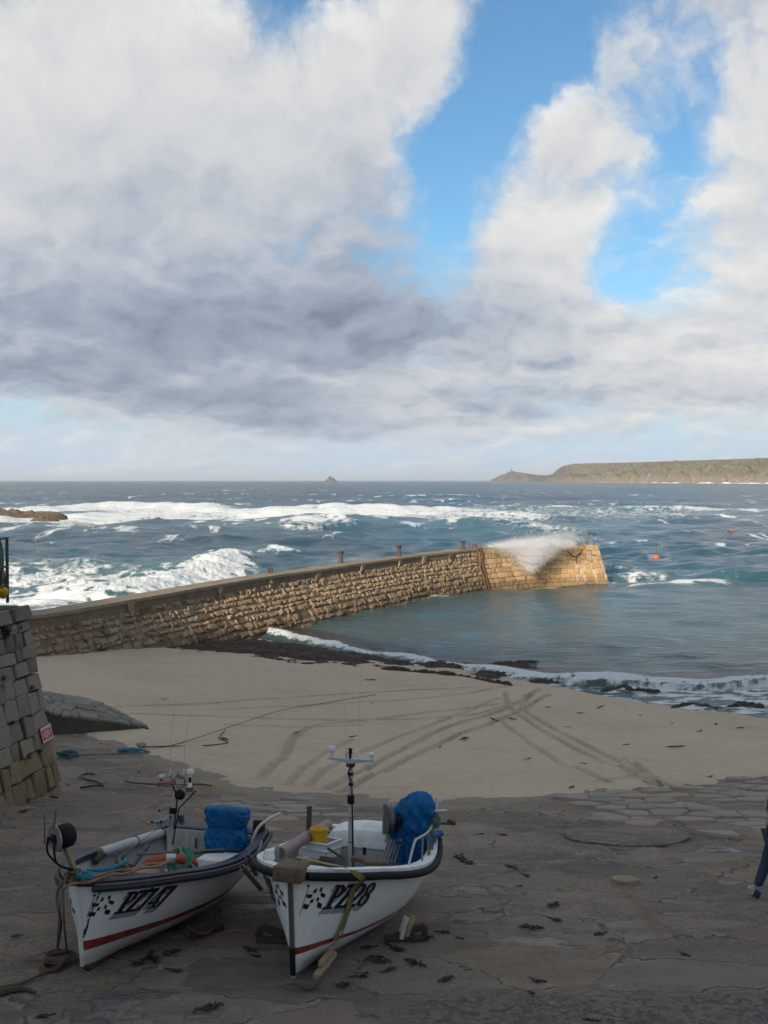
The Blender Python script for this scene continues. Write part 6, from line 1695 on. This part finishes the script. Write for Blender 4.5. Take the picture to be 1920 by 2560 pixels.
# ================================================================== the other boat, PZ747
Bt = Boat('fishing_boat', 'white fishing boat lettered PZ747 with navy gunwale, beside the harbour wall', (-3.40, 11.06), (-.235, -.972), 4.0, 1.86, .80, 1.00, .26, .05, 'small white fishing boats on the slip', .5, 2.15)
B_ = Bt
Bt.build(M_navy, .11, M_navy, .34, .84)
Bt.boot(lambda x: .225 + .10 * (1 - x / 4.0) ** 1.5, lambda x: .245 + .095 * (x / 4.0) ** 1.2 + .10 * (1 - x / 4.0) ** 1.5, 0)
for sd in (1, -1):
    bm = BM(); tube(bm, [Bt.S(t, 1, sd) + Vector((0, sd * .055, -.018)) for t in np.linspace(0, .985, 60)], .017, 6); Bt.part('rub_rail', bm, M_rub)
w = word('PZ747', C_, .25, .57, .28); sh = shadow(w, 7, 9)
for sd, u0 in ((1, .42), (-1, .50)):
    Bt.decal('registration_letters', w, C_, u0, .84, sd, .006, M_let)
    Bt.decal('letter_shadow', sh, C_, u0 - (.0455 if sd > 0 else 0), .84, sd, .003, M_shd)
f = flag(C_, .26, .23, .02)
Bt.decal('chequered_flag', f, C_, .09, .85, 1, .005, M_let); Bt.decal('chequered_flag', f, C_, .05, .875, -1, .005, M_let)
# worn black gouge down the bow
nr, nc = 96, 10; yy, xx = np.mgrid[0:nr, 0:nc]; cl = 5 + 2 * fbm(yy * .09, xx * 0 + 3., 3, 8); gm = np.abs(xx - cl) < (1.2 + 1.5 * fbm(yy * .12, xx * 0, 3, 9) + 1.2 * (yy > 70) * (yy < 86))
Bt.decal('hull_scrape', gm, C_, .08, .96, 1, .0045, M_let)
bm = BM(); tube(bm, [Bt.S(1, h, 0) + Vector((.008, 0, 0)) for h in np.linspace(.0, .97, 18)], .026, 8); Bt.part('stem_post', bm, M_gel)
bm = BM(); tube(bm, [Bt.S(1, 0, 0) + Vector((.0, 0, -.0)), Vector((Bt.L - Bt.rake - .12, 0, -.02)), Vector((2.5, 0, -.03)), Vector((.3, 0, -.03))], [.025, .035, .04, .03], 8); Bt.part('keel_shoe', bm, M_wood2)
# interior: transom locker, boxes, thwarts, splash box
bm = BM(); box(bm, (.30, 0, .58), (.05, 1.30, .46), bev=.01); bk = Bt.part('aft_bulkhead', bm, worn('locker_cream', (.36, .36, .33), (.24, .23, .2), .6, 6., .5))
bm = BM()
for yy in np.linspace(-.55, .25, 7): box(bm, (.327, yy, .58), (.006, .012, .42))
Bt.part('bulkhead_groove', bm, M_inner, bk)
bm = BM(); box(bm, (.34, -.18, .64), (.02, .03, .14), bev=.004); box(bm, (.335, -.18, .50), (.02, .18, .015)); Bt.part('latch', bm, M_wood, bk)
bm = BM(); box(bm, (.15, 0, .815), (.30, 1.34, .04), bev=.012); Bt.part('aft_deck', bm, M_navy)
bm = BM(); box(bm, (1.0, .45, .50), (.50, .46, .32), bev=.02); Bt.part('engine_box', bm, M_deckw)
bm = BM(); box(bm, (1.85, 0, .58), (.28, 1.50, .05), bev=.008); Bt.part('thwart', bm, M_navy)
bm = BM(); box(bm, (2.5, -.12, .60), (.22, 1.15, .05), bev=.008); Bt.part('thwart', bm, M_deckw)
bm = BM(); tube(bm, [Vector((2.2, -.30, .64)), Vector((1.1, -.55, .74))], .03, 8); Bt.part('inner_stringer', bm, M_navy)
p = Bt.py(452, 2065, -.60); bm = BM(); box(bm, (p.x, -.60, p.z - .12), (.06, .08, .56), bev=.008); Bt.part('thole_post', bm, M_navy)
for t, dz in ((.02, .14),):
    p = Bt.S(t, 1, 1) + Vector((.02, -.12, .03)); bm = BM(); box(bm, p + Vector((0, 0, .06)), (.10, .16, .16), bev=.01); Bt.part('quarter_post', bm, M_navy)
p = Bt.S(.13, 1, 1); bm = BM(); tube(bm, catmull([p + Vector((0, -.16, -.05)), p + Vector((-.12, -.12, .13)), p + Vector((-.36, -.05, .22)), p + Vector((-.62, .04, .26))], 6), .022, 8); Bt.part('tiller_tube', bm, M_cream)
# bars of the drainage vents painted at the quarter
nr, nc = 40, 52; yy, xx = np.mgrid[0:nr, 0:nc]; vm_ = ((xx + (yy * .22).astype(int)) % 11 < 6) & (xx > 8)
ar, X_ = Bt.arc_table(.6); Bt.decal('quarter_letters', vm_, C_, float(ar[-1]) - .45, .66, 1, .005, M_let)
# mast
mb = Bt.py(419, 2172, .05); mt = Bt.px(438, 1968, mb.x - .05)
up = (Bt.Mi.to_3x3() @ Vector((0, 0, 1))).normalized()
m0 = Vector((mb.x, .05, .36)); mtop = Vector((mb.x - .05, mt.y, mt.z))
bm = BM(); tube(bm, [m0, m0.lerp(mtop, .80)], .036, 12); tube(bm, [m0.lerp(mtop, .78), mtop + Vector((0, 0, .02))], .024, 10); mast = Bt.part('mast', bm, M_alu)
bm = BM(); tube(bm, [m0.lerp(mtop, .745), m0.lerp(mtop, .80)], .052, 12); Bt.part('mast_collar', bm, M_black, mast)
bm = BM(); tube(bm, [m0.lerp(mtop, .45) + Vector((.03, .045, 0)), m0.lerp(mtop, .8) + Vector((.03, .09, 0)), mtop + Vector((.02, .30, -.02))], .009, 6); tube(bm, [mtop + Vector((.02, -.05, .08)), m0.lerp(mtop, .9) + Vector((.04, .06, 0)), m0.lerp(mtop, .6) + Vector((.04, .05, 0))], .010, 6); Bt.part('cable', bm, M_black, mast)
def rel(px_, py_, dx=0.): q = Bt.px(px_, py_, mtop.x + dx); return q
bm = BM(); tube(bm, [rel(396, 1963), rel(438, 1966), rel(484, 1968)], .013, 6); bar = Bt.part('mast_crossbar', bm, M_galv, mast)
bm = BM(); box(bm, rel(474, 1975), (.03, .10, .05), bev=.006); Bt.part('bar_block', bm, M_wood, bar)
def fit(name, prof, px_, py_, mat, sc=1., dx=0.): b = BM(); lathe(b, [(r * sc, z * sc) for r, z in prof], Matrix.Translation(rel(px_, py_, dx)), 14); return Bt.part(name, b, mat, mast)
fit('gps_stem', [(.018, 0), (.018, .07), (0, .07)], 403, 1960, M_black); fit('gps_dome', [(.02, .06), (.042, .07), (.048, .095), (.036, .118), (0, .122)], 403, 1960, M_cream)
fit('antenna_foot', [(.035, 0), (.022, .06), (.018, .06)], 474, 1968, M_plw); fit('gps_stem', [(.018, .05), (.018, .14), (0, .14)], 474, 1968, M_black)
fit('gps_dome', [(.024, .13), (.028, .165), (.046, .172), (.050, .205), (.036, .23), (0, .235)], 474, 1968, M_plw)
for px_, tip in ((426, (438, 1740)), (459, (483, 1755))):
    fit('aerial_base', [(.024, 0), (.022, .05), (.006, .09), (0, .095)], px_, 1940, M_cream)
    bm = BM(); tube(bm, [rel(px_, 1932), rel(px_ + (1 if px_ < 440 else 3), 1850), rel(*tip)], [.004, .003, .002], 5); Bt.part('aerial', bm, M_alu, mast)
bm = BM(); tube(bm, [rel(426, 1942), rel(436, 1950), rel(440, 1966)], .01, 6); tube(bm, [rel(459, 1942), rel(462, 1955), rel(458, 1967)], .01, 6); Bt.part('aerial_bracket', bm, M_dkst, mast)
bm = BM(); lathe(bm, [(.045, 0), (.035, .04), (.02, .09), (.018, .13), (0, .13)], Matrix.Translation(rel(441, 1933)) @ Matrix.Rotation(R(125), 4, 'Y'), 12); box(bm, rel(452, 1940), (.06, .05, .07), bev=.01); Bt.part('deck_light', bm, M_galv, mast)
bm = BM(); lathe(bm, [(.03, -.05), (.062, -.03), (.066, .03), (.04, .06), (0, .06)], Matrix.Translation(rel(450, 1987, .04)) @ Matrix.Rotation(R(70), 4, 'Y'), 14); Bt.part('floodlight', bm, M_black, mast)
bm = BM(); tube(bm, catmull([rel(397, 1957, .03), rel(410, 1956, .03), rel(425, 1957, .03), rel(433, 1958, .03)], 4), [.018, .026, .028, .02], 8); pk = Bt.part('pink_roll', bm, worn('pink_cloth', (.36, .16, .15), (.24, .1, .1), .8, 12., .4), mast)
bm = BM(); box(bm, rel(394, 1962, .03), (.03, .032, .05), bev=.006); Bt.part('pink_tag', bm, worn('pink_tag', (.45, .06, .12), rough=.6), pk)
# radar reflector hung on a line
rc = Bt.px(403, 2049, mb.x + .10)
rr_ = Bt.troot('radar_reflector', 'silver faceted radar reflector hanging beside the mast of PZ747', 'reflector')
bm = BM(); s_ = .115; rot = Matrix.Rotation(R(25), 3, 'Z') @ Matrix.Rotation(R(15), 3, 'X')
for ax in range(3):
    q = [Vector((0, 0, 0))] * 4; a1, a2 = [(0, 1), (1, 2), (0, 2)][ax]
    pts = []
    for sa, sb in ((1, 0), (0, 1), (-1, 0), (0, -1)): v_ = [0, 0, 0]; v_[a1] = sa * s_ * 1.05; v_[a2] = sb * s_ * 1.05; pts.append(rc + rot @ Vector(v_))
    nrm_ = (pts[1] - pts[0]).cross(pts[2] - pts[0]).normalized() * .0025
    lo_ = [bm.verts.new(p - nrm_) for p in pts]; hi_ = [bm.verts.new(p + nrm_) for p in pts]
    bm.faces.new(lo_[::-1]); bm.faces.new(hi_)
    for k in range(4): bm.faces.new((lo_[k], lo_[(k + 1) % 4], hi_[(k + 1) % 4], hi_[k]))
obj('reflector_plates', bm, worn('reflector_alloy', (.52, .53, .53), (.4, .4, .4), .38, 9., .2, .6), rr_, 20)
for ax in range(3):
    for sg_ in (-1, 1): v_ = [0, 0, 0]; v_[ax] = sg_ * s_ * 1.02; bm = BM(); box(bm, rc + rot @ Vector(v_), (.028, .028, .028), rot, .004); obj('corner_cap', bm, M_black, rr_)
bm = BM(); a_ = rc + rot @ Vector((0, 0, s_)); tube(bm, catmull([m0.lerp(mtop, .80) + Vector((.0, -.05, .0)), a_.lerp(m0.lerp(mtop, .8), .5) + Vector((0, -.02, 0)), a_], 4), .007, 5)
e_ = Bt.pz(243, 2183, 1.06); tube(bm, [rc + rot @ Vector((0, 0, -s_)) * .6 + Vector((0, -.06, -.05)), e_], .006, 5); obj('guy_line', bm, M_rope_g, rr_)
# tube along the starboard gunwale
a_ = Bt.py(250, 2132, -.80); b_ = Bt.py(442, 2070, -.72); d = (b_ - a_).normalized(); Lp = (b_ - a_).length
pr = Bt.troot('white_pipe', 'long off-white pipe lying along the gunwale of boat PZ747', 'pipe')
Mx = align(a_, d); bm = BM(); lathe(bm, [(.056, 0), (.066, 0), (.066, Lp), (.05, Lp + .02), (0, Lp + .025)], Mx, 20); lathe(bm, [(.056, 0), (.056, .3), (0, .3)], Mx, 20); obj('pipe_wall', bm, worn('old_white_pipe', (.46, .43, .43), (.30, .27, .27), .5, 6., .5), pr)
bm = BM(); lathe(bm, [(.0, .05), (.0555, .05), (.0555, .06), (0, .06)], Mx, 20); obj('pipe_bore', bm, M_rust, pr)
bm = BM(); tube(bm, [a_ + Vector((.16, .02, -.08)), a_ + Vector((-.05, .03, -.01))], .045, 8); obj('pipe_support', bm, M_wood2, pr)
for f_, w_ in ((.42, .008), (.93, .008)):
    bm = BM(); c = a_.lerp(b_, f_); tube(bm, [c + Mx.to_3x3() @ Vector((math.cos(q) * .070, math.sin(q) * .070, 0)) for q in np.linspace(0, 6.283, 18)], w_, 5, caps=False); obj('pipe_lashing', bm, M_rust, pr)
# tarpaulin bundle at the stern
tr = Bt.troot('blue_cover', 'bright blue tarpaulin bundle tied at the waist in boat PZ747', 'tarpaulin')
pb = Bt.px(563, 2120, .62); pt = Bt.px(560, 2018, .62)
def cov2(f, th_):
    z = pb.z - .10 + (pt.z - pb.z + .12) * f
    r = np.interp(f, [0, .12, .28, .42, .52, .57, .64, .8, .92, .965, 1.0], [.20, .25, .275, .275, .25, .235, .26, .285, .285, .25, .06])
    ca, sa = abs(math.cos(th_)), abs(math.sin(th_)); sq = (ca ** 3.2 + sa ** 3.2) ** (-1 / 3.2)
    return (.62, pb.y + .01, z + (.02 * math.cos(th_) if f > .9 else 0)), (r * .72 * sq, r * sq * 1.03)
obj('cover_cloth', lumpcover(cov2, 60, 96, 11, .17), M_tarp, tr, 60)
zt = pb.z - .10 + (pt.z - pb.z + .12) * .57
bm = BM(); tube(bm, [Vector((.62 + math.cos(q) * .19, pb.y + .01 + math.sin(q) * .255, zt)) for q in np.linspace(0, 6.283, 30)], .008, 5, caps=False); obj('tie_cord', bm, worn('blue_cord', (.02, .12, .28), rough=.7), tr)
# oar
a_ = Bt.pz(342, 2135, .88); b_ = Bt.pz(560, 2127, .86); c_ = Bt.pz(598, 2124, .86)
oa = Bt.troot('oar', 'old grey wooden oar laid across boat PZ747', 'oar')
bm = BM(); tube(bm, [a_, a_.lerp(b_, .05), b_], [.026, .022, .028], 8); obj('loom', bm, worn('grey_oar', (.16, .15, .13), (.09, .08, .07), .8, 9., .5), oa)
bm = BM(); d = (c_ - a_).normalized(); sdv = d.cross(Vector((0, 0, 1))).normalized()
loft(bm, [[b_ + d * x + sdv * w_ * s1 + Vector((0, 0, s2 * .012 + w_ * .3 * s1)) for s1, s2 in ((-1, -1), (-1, 1), (1, 1), (1, -1))] for x, w_ in ((-.30, .022), (-.12, .05), (.02, .085), (.14, .085), (.2, .07))]); obj('blade', bm, M_wood2, oa)
# lifebuoy and green coil
lb_ = Bt.troot('lifebuoy', 'orange lifebuoy with pale bands leaning at the mast of PZ747', 'lifebuoy')
lc = Bt.pz(424, 2166, .76); tl = Matrix.Rotation(R(-30), 4, 'Y') @ Matrix.Rotation(R(12), 4, 'X')
for k in range(4):
    a0 = k * math.pi / 2 + .4
    for nm, q0, q1, mt_, rr in (('ring_body', a0 + .17, a0 + math.pi / 2 - .17, M_org, .062), ('reflective_band', a0 - .17, a0 + .17, M_refl, .0635)):
        bm = BM(); tube(bm, [lc + tl.to_3x3() @ Vector((math.cos(q) * .30, math.sin(q) * .30, 0)) for q in np.linspace(q0, q1, 12 if nm == 'ring_body' else 6)], rr, 12, ell=.85); obj(nm, bm, mt_, lb_)
gc = Bt.pz(451, 2154, .86); bm = BM(); coil(bm, gc, .135, 24, .010, 5, 21, Matrix.Rotation(R(62), 4, 'Y') @ Matrix.Rotation(R(15), 4, 'X'), 12)
Bt.thing('rope_coil', bm, worn('bright_green_rope', (.06, .22, .12), (.04, .13, .08), .75, 30., .4), 'coil of bright green rope hung by the lifebuoy in PZ747', 'rope', None)
bm = BM(); tube(bm, catmull([m0.lerp(mtop, .34), gc + Vector((-.05, -.08, .16)), gc + Vector((.0, .0, .12)), gc + Vector((.08, .0, -.13)), gc + Vector((.1, .02, -.2))], 5), .011, 5); tube(bm, catmull([gc + Vector((0, 0, .13)), gc + Vector((.02, .09, .04)), gc + Vector((0, .2, -.06)), gc + Vector((.05, .3, -.12))], 5), .011, 5)
coil(bm, m0.lerp(mtop, .33), .05, 12, .010, 5, 5, None, 6); Bt.thing('lashing_rope', bm, worn('pale_rope2', (.34, .33, .29), (.2, .19, .17), .8, 30., .4), 'pale rope lashed round the lower mast of PZ747', 'rope')
# bamboo poles over the port bow
pp_ = Bt.troot('bamboo_poles', 'two tan bamboo poles laid over the bow of boat PZ747', 'poles')
for q0, q1, r_ in (((158, 2218), (425, 2156), .017), ((170, 2203), (442, 2148), .015)):
    a_, b_ = Bt.pz(*q0, 1.06), Bt.pz(*q1, .93); bm = BM(); n = 40
    tube(bm, [a_.lerp(b_, i / n) + Vector((0, 0, .012 * math.sin(i * .5))) for i in range(n + 1)], [r_ * (1.22 if i % 7 == 0 else 1.) * (.75 + .35 * i / n) for i in range(n + 1)], 8); obj('pole', bm, worn('bamboo', (.27, .16, .075), (.15, .09, .05), .6, 16., .5), pp_)
# hauler drum on the bow
hd = Bt.troot('pot_hauler', 'black drum pot hauler on a timber arm at the bow of PZ747', 'hauler')
hc = Bt.py(153, 2092, -.05); 
bm = BM(); Mx = align(hc, Vector((.80, -.45, -.10))); lathe(bm, [(.0, -.13), (.10, -.13), (.125, -.10), (.13, -.02), (.115, .03), (.10, .04), (.10, .05), (.135, .06), (.14, .075), (.118, .08), (.11, .055), (.05, .05), (0, .05)], Mx, 28); obj('drum', bm, M_black, hd)
bm = BM(); lathe(bm, [(.132, .066), (.141, .066), (.141, .082), (.132, .082)], Mx, 28); obj('rim', bm, M_galv, hd)
bm = BM(); box(bm, Mx @ Vector((0, 0, .075)), (.10, .09, .05), Mx.to_3x3(), .012); tube(bm, [Mx @ Vector((-.04, 0, .09)), Mx @ Vector((.04, .02, .09))], .03, 8); obj('motor', bm, M_black, hd)
ft = Bt.pz(193, 2192, 1.05); bm = BM(); d = hc - ft; box(bm, ft.lerp(hc, .42), (.05, .055, d.length * .95), d.to_track_quat('Z', 'Y'), .008); obj('arm', bm, M_pine, hd)
bm = BM()
for o1, o2 in ((-.11, .0), (.02, .03)):
    tube(bm, catmull([Mx @ Vector((o1, 0, .09)), Mx @ Vector((o1 * 1.1, -.16, .10)), ft.lerp(hc, .45) + Vector((.08, -.09, -.05)), ft.lerp(hc, .2) + Vector((.05, -.02 + o2, .0)), ft + Vector((.02, .03 + o2, .01))], 6), .012, 6)
obj('hydraulic_hose', bm, M_black, hd)
bm = BM()
for px_ in (165, 175): lathe(bm, [(.022, 0), (.022, .02), (0, .02)], Matrix.Translation(Bt.py(px_ if px_ == 165 else 152, 2125, -.02)) @ Matrix.Rotation(R(90), 4, 'Y'), 10)
obj('bolt', bm, M_galv, hd)
bm = BM(); tube(bm, [Bt.py(134, 2072, .0), Bt.py(140, 2025, .0)], [.013, .010], 6); tube(bm, [Bt.py(112, 2110, .0), Bt.py(111, 2036, .0)], [.012, .006], 6); obj('rod', bm, M_wood, hd)
# mooring post with bow ropes falling to the slip
br = Bt.troot('bow_rope', 'frayed brown rope hanging from the bow of PZ747 down to the slip', 'rope')
pc = Bt.pz(186, 2184, 1.10); bm = BM(); lathe(bm, [(.045, -.1), (.045, .05), (.052, .07), (0, .07)], Matrix.Translation(pc), 14); Bt.part('sampson_post', bm, M_galv)
bm = BM(); coil(bm, pc + Vector((0, 0, -.02)), .085, 20, .018, 6, 3, None, 6)
W2 = lambda p: Bt.Mi @ p
g1 = G2(140, 2395, .03); g2 = G2(128, 2418, .03)
s0 = Bt.pz(152, 2212, 1.05)
tube(bm, catmull([pc + Vector((-.06, -.05, .0)), s0, s0 + Vector((.03, -.02, -.12)), Bt.px(150, 2290, s0.x), W2(g1 + Vector((.06, 0, .35))), W2(g1)], 6), .017, 6)
tube(bm, catmull([pc + Vector((-.02, -.07, .02)), s0 + Vector((.02, .05, 0)), Bt.px(160, 2300, s0.x + .02), W2(G2(168, 2392, .05))], 6), .011, 6)
obj('rope_fall', bm, M_rope_b, br)
bm = BM(); tube(bm, [s0 + Vector((.02, .03, -.02)), Bt.px(147, 2300, s0.x), W2(G2(143, 2385, .05))], .012, 6); obj('chain', bm, M_galv, br)
bm = BM(); coil(bm, pc + Vector((.05, .15, .0)), .07, 16, .014, 5, 9, None, 5); tube(bm, catmull([pc + Vector((-.1, .1, .02)), pc + Vector((-.3, .25, .0)), pc + Vector((-.55, .3, .02)), pc + Vector((-.75, .22, .0))], 5), .02, 6); Bt.thing('bow_line', bm, M_rope_t, 'turquoise rope heaped on the foredeck of PZ747', 'rope')
gr = empty('ground_tackle', G2(130, 2415), 'heap of brown rope and knots on the slip under the bow of PZ747', 'rope')
bm = BM(); coil(bm, G2(150, 2402, .05), .15, 22, .017, 6, 31, None, 4); coil(bm, G2(128, 2418, .05), .12, 20, .017, 6, 33, None, 4)
tube(bm, catmull([G2(212, 2398, .04), G2(190, 2408, .06), G2(165, 2406, .07), G2(140, 2422, .05), G2(100, 2438, .03), G2(50, 2462, .03), G2(0, 2478, .03), G2(-60, 2490, .03)], 6), .017, 7); place_child(obj('rope_heap', bm, M_rope_b), gr)
bm = BM(); tube(bm, catmull([G2(-20, 2495, .03), G2(20, 2488, .04), G2(60, 2482, .03), G2(88, 2486, .02)], 5), [.05, .045, .03, .02], 7); place_child(obj('chain_end', bm, M_iron), gr)
# inside clutter: brackets, cloth, box handle
for px_ in (292, 310):
    bm = BM(); a_ = Bt.py(px_, 2125, -.42); tube(bm, [a_ + Vector((0, 0, .0)), a_ + Vector((.02, .0, -.16))], .014, 6); tube(bm, [a_ + Vector((.02, 0, -.14)), a_ + Vector((-.06, .12, -.2))], .022, 6); box(bm, a_ + Vector((.01, 0, -.08)), (.05, .03, .10), bev=.006); Bt.part('rowlock_bracket', bm, M_dkst)
bm = BM(); lathe(bm, [(.12, 0), (.13, .04), (.08, .07), (0, .08)], Matrix.Translation(Bt.pz(360, 2184, .74)) @ Matrix.Diagonal((1, 1.6, 1, 1)), 14); Bt.thing('folded_cloth', bm, worn('salmon_cloth', (.36, .24, .19), (.25, .15, .12), .9, 9., .5), 'pale salmon cloth bundle lying beside the lifebuoy', 'cloth')
# timber under PZ747
ck = empty('bilge_chock', G2(540, 2318), 'rough brown timber chock and rope under the bilge of boat PZ747', 'chock')
a_, b_ = G2(478, 2345, .06), G2(552, 2318, .06)
for n_, p_, q_, w_ in (('sleeper', a_, G2(556, 2322, .05), .09), ('wedge', PY(548, 2268, b_.y), G2(536, 2328, .03), .06), ('wedge', PY(482, 2318, a_.y), G2(505, 2338, .04), .06)):
    bm = BM(); beam(bm, p_, q_, w_, w_); place_child(obj(n_, bm, M_wood2), ck)
bm = BM(); tube(bm, catmull([PY(468, 2314, a_.y - .05), PY(490, 2330, a_.y - .05), PY(520, 2332, a_.y), PY(545, 2300, b_.y), PY(552, 2272, b_.y)], 5), .015, 6); place_child(obj('chock_rope', bm, M_rope_b), ck)

# ================================================================== person walking out of the frame on the right
pf_ = G2(1893, 2246); Pm = Matrix.Translation(pf_ + Vector((.24, 0, -.02)))
person = empty('person', Pm, 'person in blue jeans with one pale shoe walking across the slip', 'person')
def skin(name, pts, edges, radii, mat, lvl=2, parent=person):
    me = bpy.data.meshes.new(name); me.from_pydata(pts, edges, []); o = link(bpy.data.objects.new(name, me), parent)
    md = o.modifiers.new('Skin', 'SKIN'); 
    for v_, r_ in zip(me.skin_vertices[0].data, radii): v_.radius = (r_, r_) if not hasattr(r_, '__len__') else r_
    me.skin_vertices[0].data[0].use_root = True
    md.use_smooth_shade = True
    s2 = o.modifiers.new('Sub', 'SUBSURF'); s2.levels = lvl; s2.render_levels = lvl
    dg = bpy.context.evaluated_depsgraph_get(); nm = bpy.data.meshes.new_from_object(o.evaluated_get(dg)); o.modifiers.clear(); o.data = nm; nm.materials.clear(); nm.materials.append(mat)
    nm.polygons.foreach_set('use_smooth', np.ones(len(nm.polygons), bool)); return o
M_jean = worn('blue_jeans', (.030, .048, .085), (.055, .075, .11), .9, 14., .6)
M_coat = worn('dark_jacket', (.025, .027, .035), (.04, .042, .05), .8, 10., .4)
M_skin = worn('skin_tone', (.42, .25, .18), (.36, .2, .15), .55, 9., .2)
M_shoe = worn('grey_shoe', (.42, .42, .38), (.26, .27, .27), .7, 14., .4); M_shoe2 = worn('navy_shoe', (.03, .04, .07), (.06, .07, .09), .7, 14., .4)
M_hair = worn('dark_hair', (.03, .02, .015), rough=.7)
hip = Vector((.02, .0, .92))
# body: one continuous figure (head, trunk, arms, hands)
P_ = [(.02, 0, .98), (.03, 0, 1.15), (.04, 0, 1.34), (.05, 0, 1.46), (.06, 0, 1.53), (.07, 0, 1.60), (.085, 0, 1.68), (.07, 0, 1.76),
      (.04, .17, 1.44), (.02, .23, 1.20), (.10, .22, .99), (.14, .21, .91), (.04, -.17, 1.44), (.06, -.24, 1.20), (-.08, -.24, 1.00), (-.12, -.24, .92)]
E_ = [(0, 1), (1, 2), (2, 3), (3, 4), (4, 5), (5, 6), (6, 7), (2, 8), (8, 9), (9, 10), (10, 11), (2, 12), (12, 13), (13, 14), (14, 15)]
body_ = skin('body', P_, E_, [(.13, .16), (.12, .155), (.12, .17), (.07, .07), (.055, .055), (.07, .065), (.095, .08), (.07, .065), .06, .05, .04, .03, .06, .05, .04, .03], M_skin)
skin('jacket', [(.02, 0, .86), (.02, 0, .98), (.03, 0, 1.15), (.04, 0, 1.34), (.045, 0, 1.46), (.04, .17, 1.44), (.02, .235, 1.20), (.09, .225, 1.0), (.04, -.17, 1.44), (.06, -.245, 1.20), (-.07, -.245, 1.01)],
     [(0, 1), (1, 2), (2, 3), (3, 4), (3, 5), (5, 6), (6, 7), (3, 8), (8, 9), (9, 10)], [(.15, .19), (.15, .185), (.14, .175), (.14, .19), .085, .08, .068, .058, .08, .068, .058], M_coat)
skin('trousers', [(.02, 0, .93), (.01, .09, .86), (-.09, .10, .50), (-.205, .10, .17), (.04, -.09, .86), (.20, -.09, .50), (.30, -.09, .12)],
     [(0, 1), (1, 2), (2, 3), (0, 4), (4, 5), (5, 6)], [(.13, .16), (.10, .10), .078, .066, (.10, .10), .078, .062], M_jean)
def shoe(name, heel, toe, mat, lift):
    d = (Vector(toe) - Vector(heel)); L_ = d.length; Mx = Matrix.Translation(Vector(heel)) @ d.to_track_quat('X', 'Z').to_matrix().to_4x4()
    b = BM(); rings = []
    for f_, w_, h_ in ((0, .020, .05), (.06, .034, .085), (.25, .038, .095), (.45, .038, .075), (.7, .046, .055), (.9, .040, .042), (1., .018, .03)):
        rings.append([Mx @ Vector((f_ * L_, math.cos(q) * w_, max(0, math.sin(q)) * h_ + min(0, math.sin(q)) * .018)) for q in np.linspace(0, 2 * math.pi, 14, endpoint=False)])
    loft(b, rings); return obj(name, b, mat, person)
shoe('shoe', (-.33, .10, .17), (-.235, .10, -.03), M_shoe, 0); shoe('shoe', (.24, -.09, .03), (.50, -.10, .06), M_shoe2, 0)
b = BM(); box(b, (-.225, .10, .07), (.11, .09, .12), Matrix.Rotation(R(30), 3, 'Y'), .02); obj('trouser_hem', b, M_jean, person)
b = BM(); lathe(b, [(0, -.11), (.06, -.10), (.10, -.05), (.112, .02), (.095, .08), (.05, .115), (0, .12)], Matrix.Translation((.055, 0, 1.72)) @ Matrix.Diagonal((1, .85, 1, 1)), 18)
for v_ in b.verts:
    if v_.co.x > .10 and v_.co.z < 1.74: v_.co.x = .10
obj('hair', b, M_hair, person)
b = BM(); lathe(b, [(0, 0), (.014, .004), (.010, .03), (0, .045)], Matrix.Translation((.168, 0, 1.655)) @ Matrix.Rotation(R(-15), 4, 'Y'), 8); obj('nose', b, M_skin, person)
for sy in (-.03, .03):
    b = BM(); lathe(b, [(0, -.006), (.009, 0), (0, .006)], Matrix.Translation((.166, sy, 1.695)) @ Matrix.Rotation(R(90), 4, 'Y'), 10); obj('eye', b, M_black, person)
    b = BM(); lathe(b, [(0, -.012), (.026, -.004), (.030, .006), (0, .010)], Matrix.Translation((.075, sy * 2.75, 1.68)) @ Matrix.Rotation(R(90), 4, 'X') @ Matrix.Diagonal((.7, 1.1, 1, 1)), 10); obj('ear', b, M_skin, person)
for (hx, hy, hz), sy in (((.145, .21, .90), 1), ((-.125, -.24, .91), -1)):
    for k in range(4):
        b = BM(); x0 = hx - .03 + k * .02; l = (.075, .085, .08, .062)[k]; tube(b, [(x0, hy, hz), (x0 + .004, hy - .006 * sy, hz - l * .5), (x0 + .016, hy - .02 * sy, hz - l * .8), (x0 + .022, hy - .034 * sy, hz - l)], [.0105, .0098, .009, .007], 8); obj('finger', b, M_skin, person)
    b = BM(); tube(b, [(hx + .03, hy, hz + .03), (hx + .05, hy - .02 * sy, hz), (hx + .052, hy - .032 * sy, hz - .035)], [.013, .012, .009], 8); obj('thumb', b, M_skin, person)
